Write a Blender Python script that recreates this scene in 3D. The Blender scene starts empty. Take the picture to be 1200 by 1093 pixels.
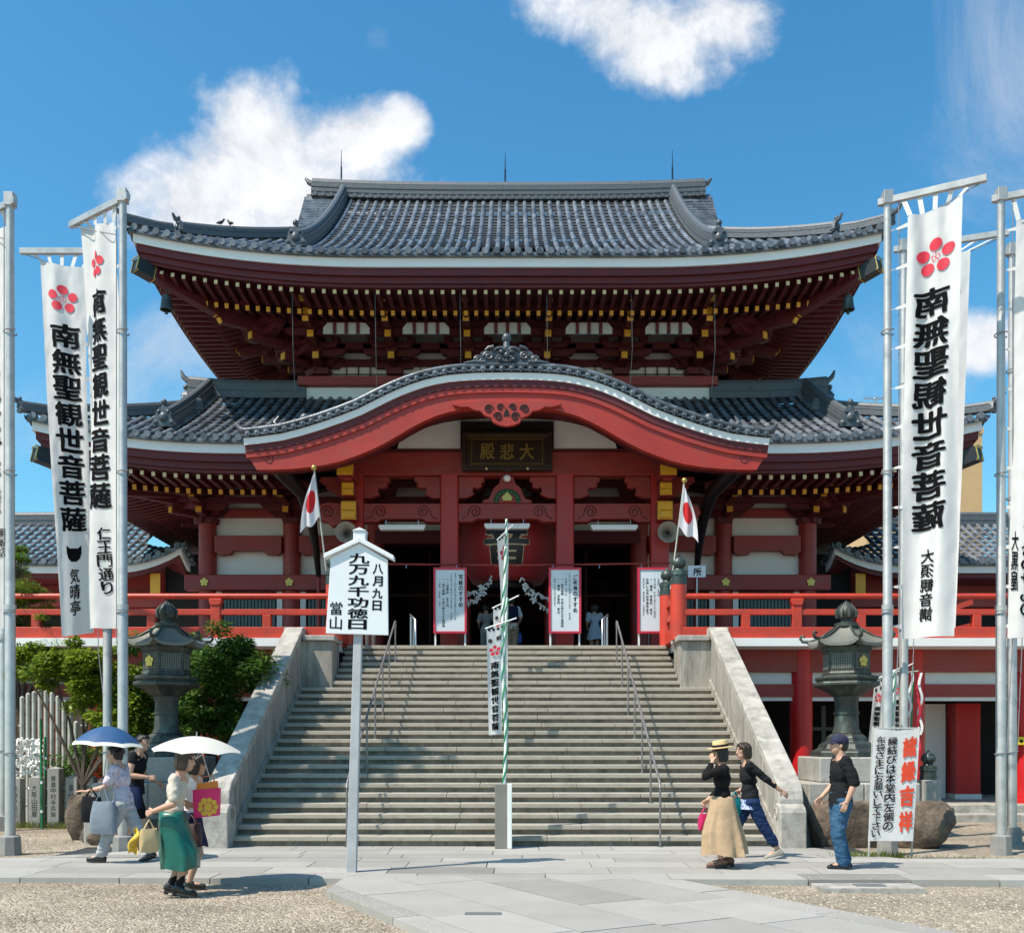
import bpy, bmesh, math, random
from mathutils import Vector, Matrix, noise as mnoise
S = bpy.context.scene
COL = S.collection
random.seed(7)
PI = math.pi
# ------------------------------------------------------------------ camera
cam_d = bpy.data.cameras.new('camera')
cam = bpy.data.objects.new('camera', cam_d); COL.objects.link(cam)
CX, CZ, FP = 0.12, 1.6, 1200.0
cam.location = (CX, 0, CZ); cam.rotation_euler = (PI/2, 0, 0)
cam_d.sensor_fit = 'HORIZONTAL'; cam_d.sensor_width = 36; cam_d.lens = 36
cam_d.shift_y = (870-546.5)/1200.0
cam_d.clip_start = 0.1; cam_d.clip_end = 3000
S.camera = cam
# ------------------------------------------------------------------ light
SUN_DIR = Vector((-0.56, -0.36, 1.0)).normalized()
sun_d = bpy.data.lights.new('sun', 'SUN'); sun = bpy.data.objects.new('sun', sun_d); COL.objects.link(sun)
sun_d.energy = 5.0; sun_d.angle = math.radians(0.5); sun_d.color = (1, 0.91, 0.79)
sun.rotation_euler = SUN_DIR.to_track_quat('Z', 'Y').to_euler(); sun.location = (-30, -20, 50)
S.view_settings.view_transform = 'Standard'; S.view_settings.look = 'None'
S.view_settings.exposure = 0.38; S.view_settings.gamma = 1.0
S.cycles.max_bounces = 8; S.cycles.diffuse_bounces = 4; S.cycles.glossy_bounces = 3
S.cycles.transparent_max_bounces = 8
W = bpy.data.worlds.new('World'); S.world = W; W.use_nodes = True
def world_nodes():
    nt = W.node_tree; nt.nodes.clear(); N = nt.nodes.new; L = nt.links.new
    out = N('ShaderNodeOutputWorld'); bg = N('ShaderNodeBackground'); bg.inputs['Strength'].default_value = 0.12
    sky = N('ShaderNodeTexSky'); sky.sky_type = 'NISHITA'; sky.sun_disc = False
    sky.sun_elevation = math.asin(SUN_DIR.z); sky.sun_rotation = math.atan2(SUN_DIR.x, SUN_DIR.y)
    sky.air_density = 1.1; sky.dust_density = 0.9; sky.ozone_density = 2.0; sky.altitude = 50
    tc = N('ShaderNodeTexCoord'); sep = N('ShaderNodeSeparateXYZ'); L(tc.outputs['Generated'], sep.inputs[0])
    def M(op, a, b=None, c=None, clamp=False):
        n = N('ShaderNodeMath'); n.operation = op; n.use_clamp = clamp
        for i, v in enumerate((a, b, c)):
            if v is None: continue
            if isinstance(v, (int, float)): n.inputs[i].default_value = v
            else: L(v, n.inputs[i])
        return n.outputs[0]
    yy = M('MAXIMUM', sep.outputs['Y'], 0.05)
    gx = M('DIVIDE', sep.outputs['X'], yy); gz = M('DIVIDE', sep.outputs['Z'], yy)
    cmb = N('ShaderNodeCombineXYZ'); L(gx, cmb.inputs[0]); L(gz, cmb.inputs[1])
    def noise(scale, det, rough, dist=0.0, off=0, sh=(0,0)):
        mp = N('ShaderNodeMapping'); mp.inputs['Location'].default_value = (off+sh[0], off*1.7+sh[1], off)
        L(cmb.outputs[0], mp.inputs[0])
        n = N('ShaderNodeTexNoise'); n.inputs['Scale'].default_value = scale; n.inputs['Detail'].default_value = det
        n.inputs['Roughness'].default_value = rough; n.inputs['Distortion'].default_value = dist
        L(mp.outputs[0], n.inputs['Vector']); return n.outputs['Fac']
    big = noise(6.5, 10, 0.64, 0.25); big2 = noise(6.5, 10, 0.64, 0.25, 0, (0.014,-0.018)); fine = noise(22, 6, 0.6, 0.3, 3.0); wisp = noise(3.2, 9, 0.7, 0.8, 9.1)
    def blob(px, py, rx, ry):
        ax, az = (px-600)/1200.0, (870-py)/1200.0
        dx = M('DIVIDE', M('SUBTRACT', gx, ax), rx/1200.0); dz = M('DIVIDE', M('SUBTRACT', gz, az), ry/1200.0)
        r2 = M('ADD', M('MULTIPLY', dx, dx), M('MULTIPLY', dz, dz))
        return M('SUBTRACT', 1.0, r2)
    def union(bs):
        r = bs[0]
        for b in bs[1:]: r = M('SMOOTH_MAX', r, b, 0.35)
        return r
    solid = union([blob(312, 155, 100, 84), blob(215, 235, 120, 84), blob(330, 235, 190, 110), blob(410, 178, 84, 76), blob(468, 152, 42, 42),
                   blob(700, 6, 96, 60), blob(775, 46, 112, 76), blob(850, 14, 76, 64), blob(1150, 400, 70, 46)])
    t = M('ADD', solid, M('MULTIPLY', M('SUBTRACT', big, 0.5), 3.0))
    t = M('ADD', t, M('MULTIPLY', M('SUBTRACT', fine, 0.5), 1.1))
    mr = N('ShaderNodeMapRange'); mr.interpolation_type = 'SMOOTHSTEP'
    mr.inputs['From Min'].default_value = 0.0; mr.inputs['From Max'].default_value = 1.12; L(t, mr.inputs['Value'])
    cloud = mr.outputs[0]
    faint = union([blob(1170, 110, 130, 230), blob(1080, 420, 220, 110), blob(443, 44, 22, 26), blob(210, 400, 130, 60), blob(90, 480, 160, 70)])
    t2 = M('ADD', M('MULTIPLY', faint, 0.55), M('MULTIPLY', M('SUBTRACT', wisp, 0.5), 2.6))
    mr2 = N('ShaderNodeMapRange'); mr2.interpolation_type = 'SMOOTHSTEP'
    mr2.inputs['From Min'].default_value = 0.1; mr2.inputs['From Max'].default_value = 1.3; mr2.inputs['To Max'].default_value = 0.5; L(t2, mr2.inputs['Value'])
    dens = M('MAXIMUM', cloud, mr2.outputs[0])
    front = N('ShaderNodeMapRange'); front.inputs['From Min'].default_value = 0.1; front.inputs['From Max'].default_value = 0.4; L(sep.outputs['Y'], front.inputs['Value'])
    dens = M('MULTIPLY', dens, front.outputs[0], clamp=True)
    # cloud tone: white crests, faintly grey hollows
    tone = N('ShaderNodeMapRange'); tone.inputs['From Min'].default_value = 0.3; tone.inputs['From Max'].default_value = 1.9
    tone.inputs['To Min'].default_value = 5.5; tone.inputs['To Max'].default_value = 6.9; L(M('ADD', M('MULTIPLY', M('SUBTRACT', big, big2), 7.0), M('ADD', M('MULTIPLY', t, 0.45), 0.55)), tone.inputs['Value'])
    cc = N('ShaderNodeCombineXYZ'); L(M('MULTIPLY', tone.outputs[0], 0.97), cc.inputs[0]); L(M('MULTIPLY', tone.outputs[0], 0.99), cc.inputs[1]); L(M('MULTIPLY', tone.outputs[0], 1.03), cc.inputs[2])
    hs = N('ShaderNodeHueSaturation'); hs.inputs['Saturation'].default_value = 1.30; hs.inputs['Value'].default_value = 1.0; L(sky.outputs[0], hs.inputs['Color'])
    mx = N('ShaderNodeMix'); mx.data_type = 'RGBA'; L(dens, mx.inputs['Factor']); tn = N('ShaderNodeMix'); tn.data_type = 'RGBA'; tn.blend_type = 'MULTIPLY'; tn.inputs['Factor'].default_value = 1.0; L(hs.outputs[0], tn.inputs['A']); tn.inputs['B'].default_value = (0.95, 1.36, 1.24, 1); L(tn.outputs['Result'], mx.inputs['A']); L(cc.outputs[0], mx.inputs['B'])
    L(mx.outputs['Result'], bg.inputs['Color']); L(bg.outputs[0], out.inputs['Surface'])
world_nodes()

# ------------------------------------------------------------------ helpers
def P(u, v, d):
    "point seen at photo pixel (u, v) at distance d"
    return Vector((CX+(u-600)*d/FP, d, CZ-(v-870)*d/FP))
def wloc(o):
    l = Vector((0, 0, 0))
    while o is not None: l += o.location; o = o.parent
    return l
MATS = {}
def mat(name, col, rough=0.6, var=0.12, vscale=2.0, bump=0.0, bscale=20.0, metal=0.0, spec=0.5, dirt=None, dscale=1.2, dlo=0.5, dhi=0.75, stretch=None, emit=None, trans=0.0, sheen=0.0, cells=None):
    m = bpy.data.materials.new(name); m.use_nodes = True; nt = m.node_tree; N = nt.nodes.new; L = nt.links.new
    b = nt.nodes['Principled BSDF']; b.inputs['Roughness'].default_value = rough; b.inputs['Metallic'].default_value = metal
    b.inputs['Specular IOR Level'].default_value = spec
    if sheen: b.inputs['Sheen Weight'].default_value = sheen
    g = N('ShaderNodeNewGeometry'); mp = N('ShaderNodeMapping'); L(g.outputs['Position'], mp.inputs[0])
    if stretch: mp.inputs['Scale'].default_value = stretch
    n = N('ShaderNodeTexNoise'); n.inputs['Scale'].default_value = vscale; n.inputs['Detail'].default_value = 6; n.inputs['Roughness'].default_value = 0.65
    L(mp.outputs[0], n.inputs['Vector'])
    r = N('ShaderNodeMapRange'); r.inputs['From Min'].default_value = 0.25; r.inputs['From Max'].default_value = 0.75
    r.inputs['To Min'].default_value = 1-var; r.inputs['To Max'].default_value = 1+var; L(n.outputs['Fac'], r.inputs['Value'])
    v = N('ShaderNodeVectorMath'); v.operation = 'SCALE'; v.inputs[0].default_value = col[:3]; L(r.outputs[0], v.inputs['Scale'])
    c = v.outputs[0]
    if dirt:
        n2 = N('ShaderNodeTexNoise'); n2.inputs['Scale'].default_value = dscale; n2.inputs['Detail'].default_value = 8; n2.inputs['Roughness'].default_value = 0.7
        L(mp.outputs[0], n2.inputs['Vector'])
        r2 = N('ShaderNodeMapRange'); r2.inputs['From Min'].default_value = dlo; r2.inputs['From Max'].default_value = dhi; L(n2.outputs['Fac'], r2.inputs['Value'])
        mx = N('ShaderNodeMix'); mx.data_type = 'RGBA'; L(r2.outputs[0], mx.inputs['Factor']); L(c, mx.inputs['A']); mx.inputs['B'].default_value = (*dirt, 1); c = mx.outputs['Result']
    L(c, b.inputs['Base Color'])
    rr = N('ShaderNodeMapRange'); rr.inputs['To Min'].default_value = max(0.02, rough-0.12); rr.inputs['To Max'].default_value = min(1, rough+0.12)
    L(n.outputs['Fac'], rr.inputs['Value']); L(rr.outputs[0], b.inputs['Roughness'])
    if cells:
        mpc = N('ShaderNodeMapping'); mpc.inputs['Scale'].default_value = cells; L(g.outputs['Position'], mpc.inputs[0])
        vo = N('ShaderNodeTexVoronoi'); vo.inputs['Scale'].default_value = 1.0; L(mpc.outputs[0], vo.inputs['Vector']); sc_ = N('ShaderNodeSeparateColor'); L(vo.outputs['Color'], sc_.inputs[0])
        rc = N('ShaderNodeMapRange'); rc.inputs['To Min'].default_value = .5; rc.inputs['To Max'].default_value = 1.55; L(sc_.outputs[0], rc.inputs['Value'])
        vv = N('ShaderNodeVectorMath'); vv.operation = 'SCALE'; L(c, vv.inputs[0]); L(rc.outputs[0], vv.inputs['Scale']); L(vv.outputs[0], b.inputs['Base Color'])
    if bump:
        n3 = N('ShaderNodeTexNoise'); n3.inputs['Scale'].default_value = bscale; n3.inputs['Detail'].default_value = 5
        L(mp.outputs[0], n3.inputs['Vector'])
        bp = N('ShaderNodeBump'); bp.inputs['Strength'].default_value = bump; bp.inputs['Distance'].default_value = 0.02
        L(n3.outputs['Fac'], bp.inputs['Height']); L(bp.outputs[0], b.inputs['Normal'])
    if emit: b.inputs['Emission Color'].default_value = (*emit[:3], 1); b.inputs['Emission Strength'].default_value = emit[3]
    if trans:
        t = N('ShaderNodeBsdfTranslucent'); L(c, t.inputs['Color']); ms = N('ShaderNodeMixShader'); ms.inputs[0].default_value = trans
        L(b.outputs[0], ms.inputs[1]); L(t.outputs[0], ms.inputs[2]); L(ms.outputs[0], nt.nodes['Material Output'].inputs['Surface'])
    MATS[name] = m
    return m
class MB:
    def __init__(s): s.v = []; s.f = []; s.m = []
    def add(s, vs, fs, mi=0):
        o = len(s.v); s.v += [tuple(p) for p in vs]; s.f += [tuple(i+o for i in f) for f in fs]; s.m += [mi]*len(fs); return s
    def bx(s, x0, x1, y0, y1, z0, z1, mi=0):
        return s.add([(x0,y0,z0),(x1,y0,z0),(x1,y1,z0),(x0,y1,z0),(x0,y0,z1),(x1,y0,z1),(x1,y1,z1),(x0,y1,z1)],
                     [(0,3,2,1),(4,5,6,7),(0,1,5,4),(1,2,6,5),(2,3,7,6),(3,0,4,7)], mi)
    def box(s, c, sz, M=None, mi=0):
        M = M or Matrix.Identity(3); hx, hy, hz = sz[0]/2, sz[1]/2, sz[2]/2; c = Vector(c)
        vs = [c+M@Vector((a*hx, b*hy, d*hz)) for d in (-1,1) for a, b in ((-1,-1),(1,-1),(1,1),(-1,1))]
        return s.add(vs, [(0,3,2,1),(4,5,6,7),(0,1,5,4),(1,2,6,5),(2,3,7,6),(3,0,4,7)], mi)
    def bar(s, a, b, w, h, mi=0, up=(0,0,1)):
        a, b = Vector(a), Vector(b); d = (b-a); L = d.length; d.normalize(); upv = Vector(up)
        sx = d.cross(upv)
        if sx.length < 1e-4: sx = d.cross(Vector((0,1,0)))
        sx.normalize(); sz = sx.cross(d)
        M = Matrix((sx, d, sz)).transposed()
        return s.box((a+b)/2, (w, L, h), M, mi)
    def tube(s, pts, r, n=8, caps=True, mi=0):
        pts = [Vector(p) for p in pts]; k = len(pts); rs = r if isinstance(r, (list, tuple)) else [r]*k
        vs = []; fs = []; nrm = None
        for i, p in enumerate(pts):
            t = (pts[min(i+1,k-1)]-pts[max(i-1,0)]).normalized()
            if nrm is None:
                nrm = t.cross(Vector((0,0,1)))
                if nrm.length < 1e-3: nrm = t.cross(Vector((0,1,0)))
                nrm.normalize()
            nrm = (nrm-t*nrm.dot(t)).normalized(); b = t.cross(nrm)
            for j in range(n):
                a = 2*PI*j/n; vs.append(p+(nrm*math.cos(a)+b*math.sin(a))*rs[i])
        for i in range(k-1):
            for j in range(n): fs.append((i*n+j, i*n+(j+1)%n, (i+1)*n+(j+1)%n, (i+1)*n+j))
        if caps: fs.append(tuple(range(n-1,-1,-1))); fs.append(tuple((k-1)*n+j for j in range(n)))
        return s.add(vs, fs, mi)
    def lathe(s, prof, n=24, c=(0,0,0), mi=0, sx=1, sy=1, a0=0.0, M=None):
        c = Vector(c); vs = []; fs = []; k = len(prof)
        for r, z in prof:
            for j in range(n):
                a = a0+2*PI*j/n; q = Vector((r*math.cos(a)*sx, r*math.sin(a)*sy, z)); vs.append(c+(M@q if M else q))
        for i in range(k-1):
            for j in range(n): fs.append((i*n+j, i*n+(j+1)%n, (i+1)*n+(j+1)%n, (i+1)*n+j))
        if prof[0][0] > 1e-5: fs.append(tuple(range(n-1,-1,-1)))
        if prof[-1][0] > 1e-5: fs.append(tuple((k-1)*n+j for j in range(n)))
        return s.add(vs, fs, mi)
    def ext(s, poly, y0, y1, mi=0, f=None):
        "extrude an (x,z) polygon along y"
        n = len(poly); f = f or (lambda x, y, z: (x, y, z))
        vs = [f(x, y0, z) for x, z in poly]+[f(x, y1, z) for x, z in poly]
        fs = [tuple(range(n)), tuple(range(2*n-1, n-1, -1))]+[(i, n+i, n+(i+1)%n, (i+1)%n) for i in range(n)]
        return s.add(vs, fs, mi)
    def band(s, top, bot, y0, y1, mi=0):
        "solid band between two (x,z) polylines of equal length, y0..y1"
        n = len(top); vs = []
        for y in (y0, y1):
            vs += [(x, y, z) for x, z in top]+[(x, y, z) for x, z in bot]
        fs = []
        for i in range(n-1):
            fs += [(i, n+i, n+i+1, i+1), (2*n+i, 2*n+i+1, 3*n+i+1, 3*n+i), (i, i+1, 2*n+i+1, 2*n+i), (n+i, 3*n+i, 3*n+i+1, n+i+1)]
        fs += [(0, 2*n, 3*n, n), (n-1, 2*n-1, 4*n-1, 3*n-1)]
        return s.add(vs, fs, mi)
    def grid(s, fn, nu, nv, mi=0):
        vs = [fn(i/nu, j/nv) for i in range(nu+1) for j in range(nv+1)]
        fs = [(i*(nv+1)+j, (i+1)*(nv+1)+j, (i+1)*(nv+1)+j+1, i*(nv+1)+j+1) for i in range(nu) for j in range(nv)]
        return s.add(vs, fs, mi)
    def loft(s, rings, caps=True, mi=0):
        n = len(rings[0]); vs = [p for r in rings for p in r]; fs = []
        for i in range(len(rings)-1):
            for j in range(n): fs.append((i*n+j, i*n+(j+1)%n, (i+1)*n+(j+1)%n, (i+1)*n+j))
        if caps: fs.append(tuple(range(n-1,-1,-1))); fs.append(tuple((len(rings)-1)*n+j for j in range(n)))
        return s.add(vs, fs, mi)
    def ball(s, c, r, n=10, mi=0, M=None):
        rx, ry, rz = r if isinstance(r, (tuple, list)) else (r, r, r); c = Vector(c); k = max(5, n*2//3); vs = []; fs = []
        for i in range(1, k):
            th = PI*i/k
            for j in range(n):
                a = 2*PI*j/n; q = Vector((rx*math.sin(th)*math.cos(a), ry*math.sin(th)*math.sin(a), rz*math.cos(th))); vs.append(c+(M@q if M else q))
        top = Vector((0,0,rz)); vs.append(c+(M@top if M else top)); vs.append(c-(M@top if M else top)); T = len(vs)-2
        for i in range(k-2):
            for j in range(n): fs.append((i*n+j, (i+1)*n+j, (i+1)*n+(j+1)%n, i*n+(j+1)%n))
        for j in range(n): fs.append((T, j, (j+1)%n)); fs.append((T+1, (k-2)*n+(j+1)%n, (k-2)*n+j))
        return s.add(vs, fs, mi)
    def build(s, name, mats, parent=None, smooth=None, bevel=0, local=False, recalc=True):
        me = bpy.data.meshes.new(name)
        off = Vector((0,0,0)) if (local or parent is None) else wloc(parent)
        me.from_pydata([(p[0]-off.x, p[1]-off.y, p[2]-off.z) for p in s.v], [], s.f)
        for m in (mats if isinstance(mats, (list, tuple)) else [mats]): me.materials.append(m)
        if max(s.m or [0]) > 0: me.polygons.foreach_set('material_index', s.m)
        if recalc:
            bm = bmesh.new(); bm.from_mesh(me); bmesh.ops.recalc_face_normals(bm, faces=bm.faces); bm.to_mesh(me); bm.free()
        if smooth is not None:
            me.polygons.foreach_set('use_smooth', [True]*len(me.polygons))
            if smooth < 179: me.set_sharp_from_angle(angle=math.radians(smooth))
        me.update()
        o = bpy.data.objects.new(name, me); COL.objects.link(o)
        if parent is not None: o.parent = parent
        if bevel:
            b = o.modifiers.new('bevel', 'BEVEL'); b.width = bevel; b.segments = 1; b.limit_method = 'ANGLE'
        return o
def thing(name, label, cat, loc=(0,0,0), rz=0, group=None):
    o = bpy.data.objects.new(name, None); COL.objects.link(o); o.location = loc; o.rotation_euler = (0,0,rz); o.empty_display_size = 0.2
    return tag(o, label, cat, group)
def tag(o, label, cat, group=None):
    o['label'] = label; o['category'] = cat
    if group: o['group'] = group
    return o
def struct(o, kind='structure'): o['kind'] = kind; return o
def dup(o, parent=None, **kw):
    c = o.copy(); COL.objects.link(c)
    if parent is not None: c.parent = parent
    for ch in list(o.children): dup(ch, c)
    return c
def copy_thing(o, loc, label, rz=None, group=None):
    c = dup(o); c.location = loc; c['label'] = label
    if rz is not None: c.rotation_euler = (0,0,rz)
    if group: c['group'] = group
    return c
def inst(src, name, parent, loc, rot=None, scale=None):
    "copy of a part sharing its mesh"
    c = src.copy(); c.name = name; COL.objects.link(c); c.parent = parent; c.location = loc
    if rot is not None: c.rotation_euler = rot
    if scale is not None: c.scale = scale
    for ch in list(src.children): dup(ch, c)
    return c
_GL = {}
def text_verts(txt, size, bold=0.0, res=3, cut=0.0, shear=0.0):
    "flat text as (verts, faces) in x,y, centred on 0,0"
    key = (txt, size, bold, cut)
    if key in _GL: return _GL[key]
    cu = bpy.data.curves.new('t', 'FONT'); cu.body = txt; cu.size = size; cu.resolution_u = res; cu.offset = bold; cu.fill_mode = 'FRONT'; cu.shear = shear
    o = bpy.data.objects.new('t', cu); COL.objects.link(o)
    dg = bpy.context.evaluated_depsgraph_get(); me = bpy.data.meshes.new_from_object(o.evaluated_get(dg))
    bpy.data.objects.remove(o); bpy.data.curves.remove(cu)
    bm = bmesh.new(); bm.from_mesh(me); bpy.data.meshes.remove(me)
    bmesh.ops.remove_doubles(bm, verts=bm.verts, dist=size*0.0015)
    if bm.verts:
        xs = [v.co.x for v in bm.verts]; ys = [v.co.y for v in bm.verts]; ox, oy = (min(xs)+max(xs))/2, (min(ys)+max(ys))/2
        for v in bm.verts: v.co.x -= ox; v.co.y -= oy
        if cut:
            w = (max(xs)-min(xs))/2; h = (max(ys)-min(ys))/2
            for ax, e in ((0, w), (1, h)):
                k = -e+cut
                while k < e:
                    nrm = (1,0,0) if ax == 0 else (0,1,0); co = (k,0,0) if ax == 0 else (0,k,0)
                    bmesh.ops.bisect_plane(bm, geom=bm.verts[:]+bm.edges[:]+bm.faces[:], plane_co=co, plane_no=nrm); k += cut
    bm.verts.index_update()
    r = ([v.co.copy() for v in bm.verts], [tuple(v.index for v in f.verts) for f in bm.faces]); bm.free(); _GL[key] = r; return r
def fit_glyph(mb, ch, cx, cy, w, h, put, mi=0, bold=0.035, cut=0.0, brush=0.0, seed=0):
    "one character fitted in a w x h cell centred on cx,cy; put(x,y) gives the world point"
    vs, fs = text_verts(ch, 1.0, 0.0, cut=(cut/max(w,h) if cut else 0.0))
    if not vs: return
    bw = max(v.x for v in vs)-min(v.x for v in vs); bh = max(v.y for v in vs)-min(v.y for v in vs)
    kx = w/(max(bw, 0.75)+2*bold); ky = h/(max(bh, 0.75)+2*bold)
    if bh < 0.3 or bw < 0.3: kx = w/0.95; ky = h/0.95
    pts = []
    for v in vs:
        x, y = v.x, v.y
        if brush:
            q = mnoise.noise_vector(Vector((x*3.1+seed*7, y*3.1, seed)))
            x += q.x*brush*0.05; y += q.y*brush*0.05+x*0.06*brush
        pts.append((x, y))
    offs = [(0,0)]
    if bold > 0.004:
        n = 6 if bold > .03 else 4
        offs += [(bold*math.cos(2*PI*i/n+.5)*1.05, bold*math.sin(2*PI*i/n+.5)*.8) for i in range(n)]
    c0 = put(cx, cy); ca = Vector(put(cx+.01, cy))-Vector(c0); cb = Vector(put(cx, cy+.01))-Vector(c0); nn = ca.cross(cb)
    if nn.length > 0: nn.normalize()
    if nn.y > 0: nn = -nn
    for k, (ox, oy) in enumerate(offs):
        out = [Vector(put(cx+(x+ox)*kx, cy+(y+oy)*ky))+nn*(k*.00025) for x, y in pts]
        mb.add(out, fs, mi)
def column_text(mb, txt, cx, top, bot, w, put, **kw):
    n = len(txt); ch = (top-bot)/n; fill = kw.pop('fill', 0.88)
    for i, c in enumerate(txt):
        if c == ' ': continue
        fit_glyph(mb, c, cx, top-ch*(i+0.5), w, ch*fill, put, seed=i+1, **kw)
# ------------------------------------------------------------------ materials
m_beam = mat('faded red painted timber', (0.29,0.028,0.022), 0.5, 0.2, 1.7, 0.2, 22, dirt=(0.25,0.062,0.055), dscale=3.2, dlo=0.46, dhi=0.8, stretch=(.5,1,1.6))
m_red = mat('bright red lacquer', (0.52,0.012,0.014), 0.4, 0.12, 1.2, 0.05, 8)
m_col = mat('porch column red', (0.40,0.022,0.018), 0.42, 0.15, 1.6, 0.15, 16, dirt=(0.27,0.05,0.04), dscale=2.5, dlo=0.5, dhi=0.85, stretch=(1.5,1,.35))
m_rail = mat('orange red painted rail', (0.50,0.045,0.022), 0.42, 0.16, 2.0, 0.15, 20, dirt=(0.28,0.045,0.035), dscale=3, dlo=0.46, dhi=0.8)
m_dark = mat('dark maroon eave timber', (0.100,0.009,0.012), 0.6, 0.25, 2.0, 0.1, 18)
m_hafu = mat('red gable board', (0.36,0.028,0.017), 0.48, 0.16, 1.1, 0.14, 18, dirt=(0.27,0.045,0.036), dscale=2.4, dlo=0.48, dhi=0.82)
m_gold = mat('ochre yellow paint', (0.72,0.36,0.02), 0.45, 0.12, 4.0)
m_tip = mat('gilt rafter end with painted bounce light', (0.66,0.52,0.27), 0.4, 0.1, 4.0)  # bounce light on the outer rafter row is put into this paler gold
m_white = mat('white plaster', (0.74,0.73,0.71), 0.8, 0.07, 1.4, 0.05, 25, dirt=(0.55,0.53,0.49), dlo=0.58, dhi=0.95)
m_wband = mat('white painted eave board', (0.78,0.77,0.75), 0.6, 0.05, 1.0)
m_tile = mat('smoked grey roof tile', (0.100,0.112,0.130), 0.32, 0.38, 2.6, 0.25, 30, spec=0.6, cells=(3.7,3.0,1.5), dirt=(0.075,0.083,0.095), dscale=3.5, dlo=0.5, dhi=0.78)
m_tiled = mat('dark roof tile bed', (0.030,0.034,0.040), 0.6, 0.4, 3.0, 0.2, 30, dirt=(0.055,0.06,0.05), dscale=2.0)
m_ridge = mat('stacked ridge tile', (0.095,0.106,0.12), 0.5, 0.32, 5.0, 0.4, 26, dirt=(0.03,0.035,0.04), dscale=5)
m_orn = mat('ornament tile', (0.075,0.085,0.10), 0.36, 0.35, 9.0, 0.3, 40, dirt=(0.17,0.17,0.17), dscale=12, dlo=0.62, dhi=0.8)
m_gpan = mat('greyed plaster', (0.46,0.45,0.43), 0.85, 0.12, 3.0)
m_black = mat('black lacquered metal', (0.012,0.012,0.014), 0.4, 0.2, 3.0)
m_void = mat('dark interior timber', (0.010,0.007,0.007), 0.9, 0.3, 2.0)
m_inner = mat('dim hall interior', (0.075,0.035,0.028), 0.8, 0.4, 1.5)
m_lat = mat('grey green lattice slats', (0.10,0.13,0.13), 0.6, 0.15, 3.0)
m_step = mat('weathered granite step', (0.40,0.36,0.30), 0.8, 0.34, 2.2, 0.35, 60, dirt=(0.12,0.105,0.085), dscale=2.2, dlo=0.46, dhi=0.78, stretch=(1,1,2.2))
m_riser = mat('grimy granite riser with painted nosing shade', (0.22,0.19,0.15), 0.9, 0.35, 2.2, 0.35, 60, dirt=(0.08,0.07,0.058), dscale=3.0, dlo=0.45, dhi=0.75, stretch=(1.6,1,.4))  # base colour darkened to deepen the shade under each nosing; the streaks are grime
m_rust = mat('dull steel handrail', (0.20,0.19,0.185), .5, .25, 6.0, metal=.4)
m_wallst = mat('streaked granite balustrade', (0.34,0.315,0.275), 0.8, 0.28, 2.5, 0.4, 55, dirt=(0.10,0.092,0.078), dscale=4.0, dlo=0.42, dhi=0.72, stretch=(1.0,1.6,0.22))
m_capst = mat('pale granite coping', (0.40,0.375,0.335), 0.75, 0.26, 3.0, 0.35, 60, dirt=(0.16,0.15,0.13), dscale=4.5, dlo=0.46, dhi=0.74)
m_steel = mat('brushed steel tube', (0.55,0.56,0.58), 0.32, 0.12, 6.0, metal=0.9)
m_gilt = mat('gilded metal', (0.55,0.38,0.10), 0.35, 0.2, 8.0, metal=0.7)
m_plaque = mat('dark brown plaque', (0.030,0.014,0.007), 0.5, 0.3, 6.0, 0.2, 30)
m_green = mat('green painted carving', (0.02,0.10,0.045), 0.5, 0.2, 5.0)
m_led = mat('white lamp housing', (0.8,0.8,0.8), 0.4, 0.03, 2.0)
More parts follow.
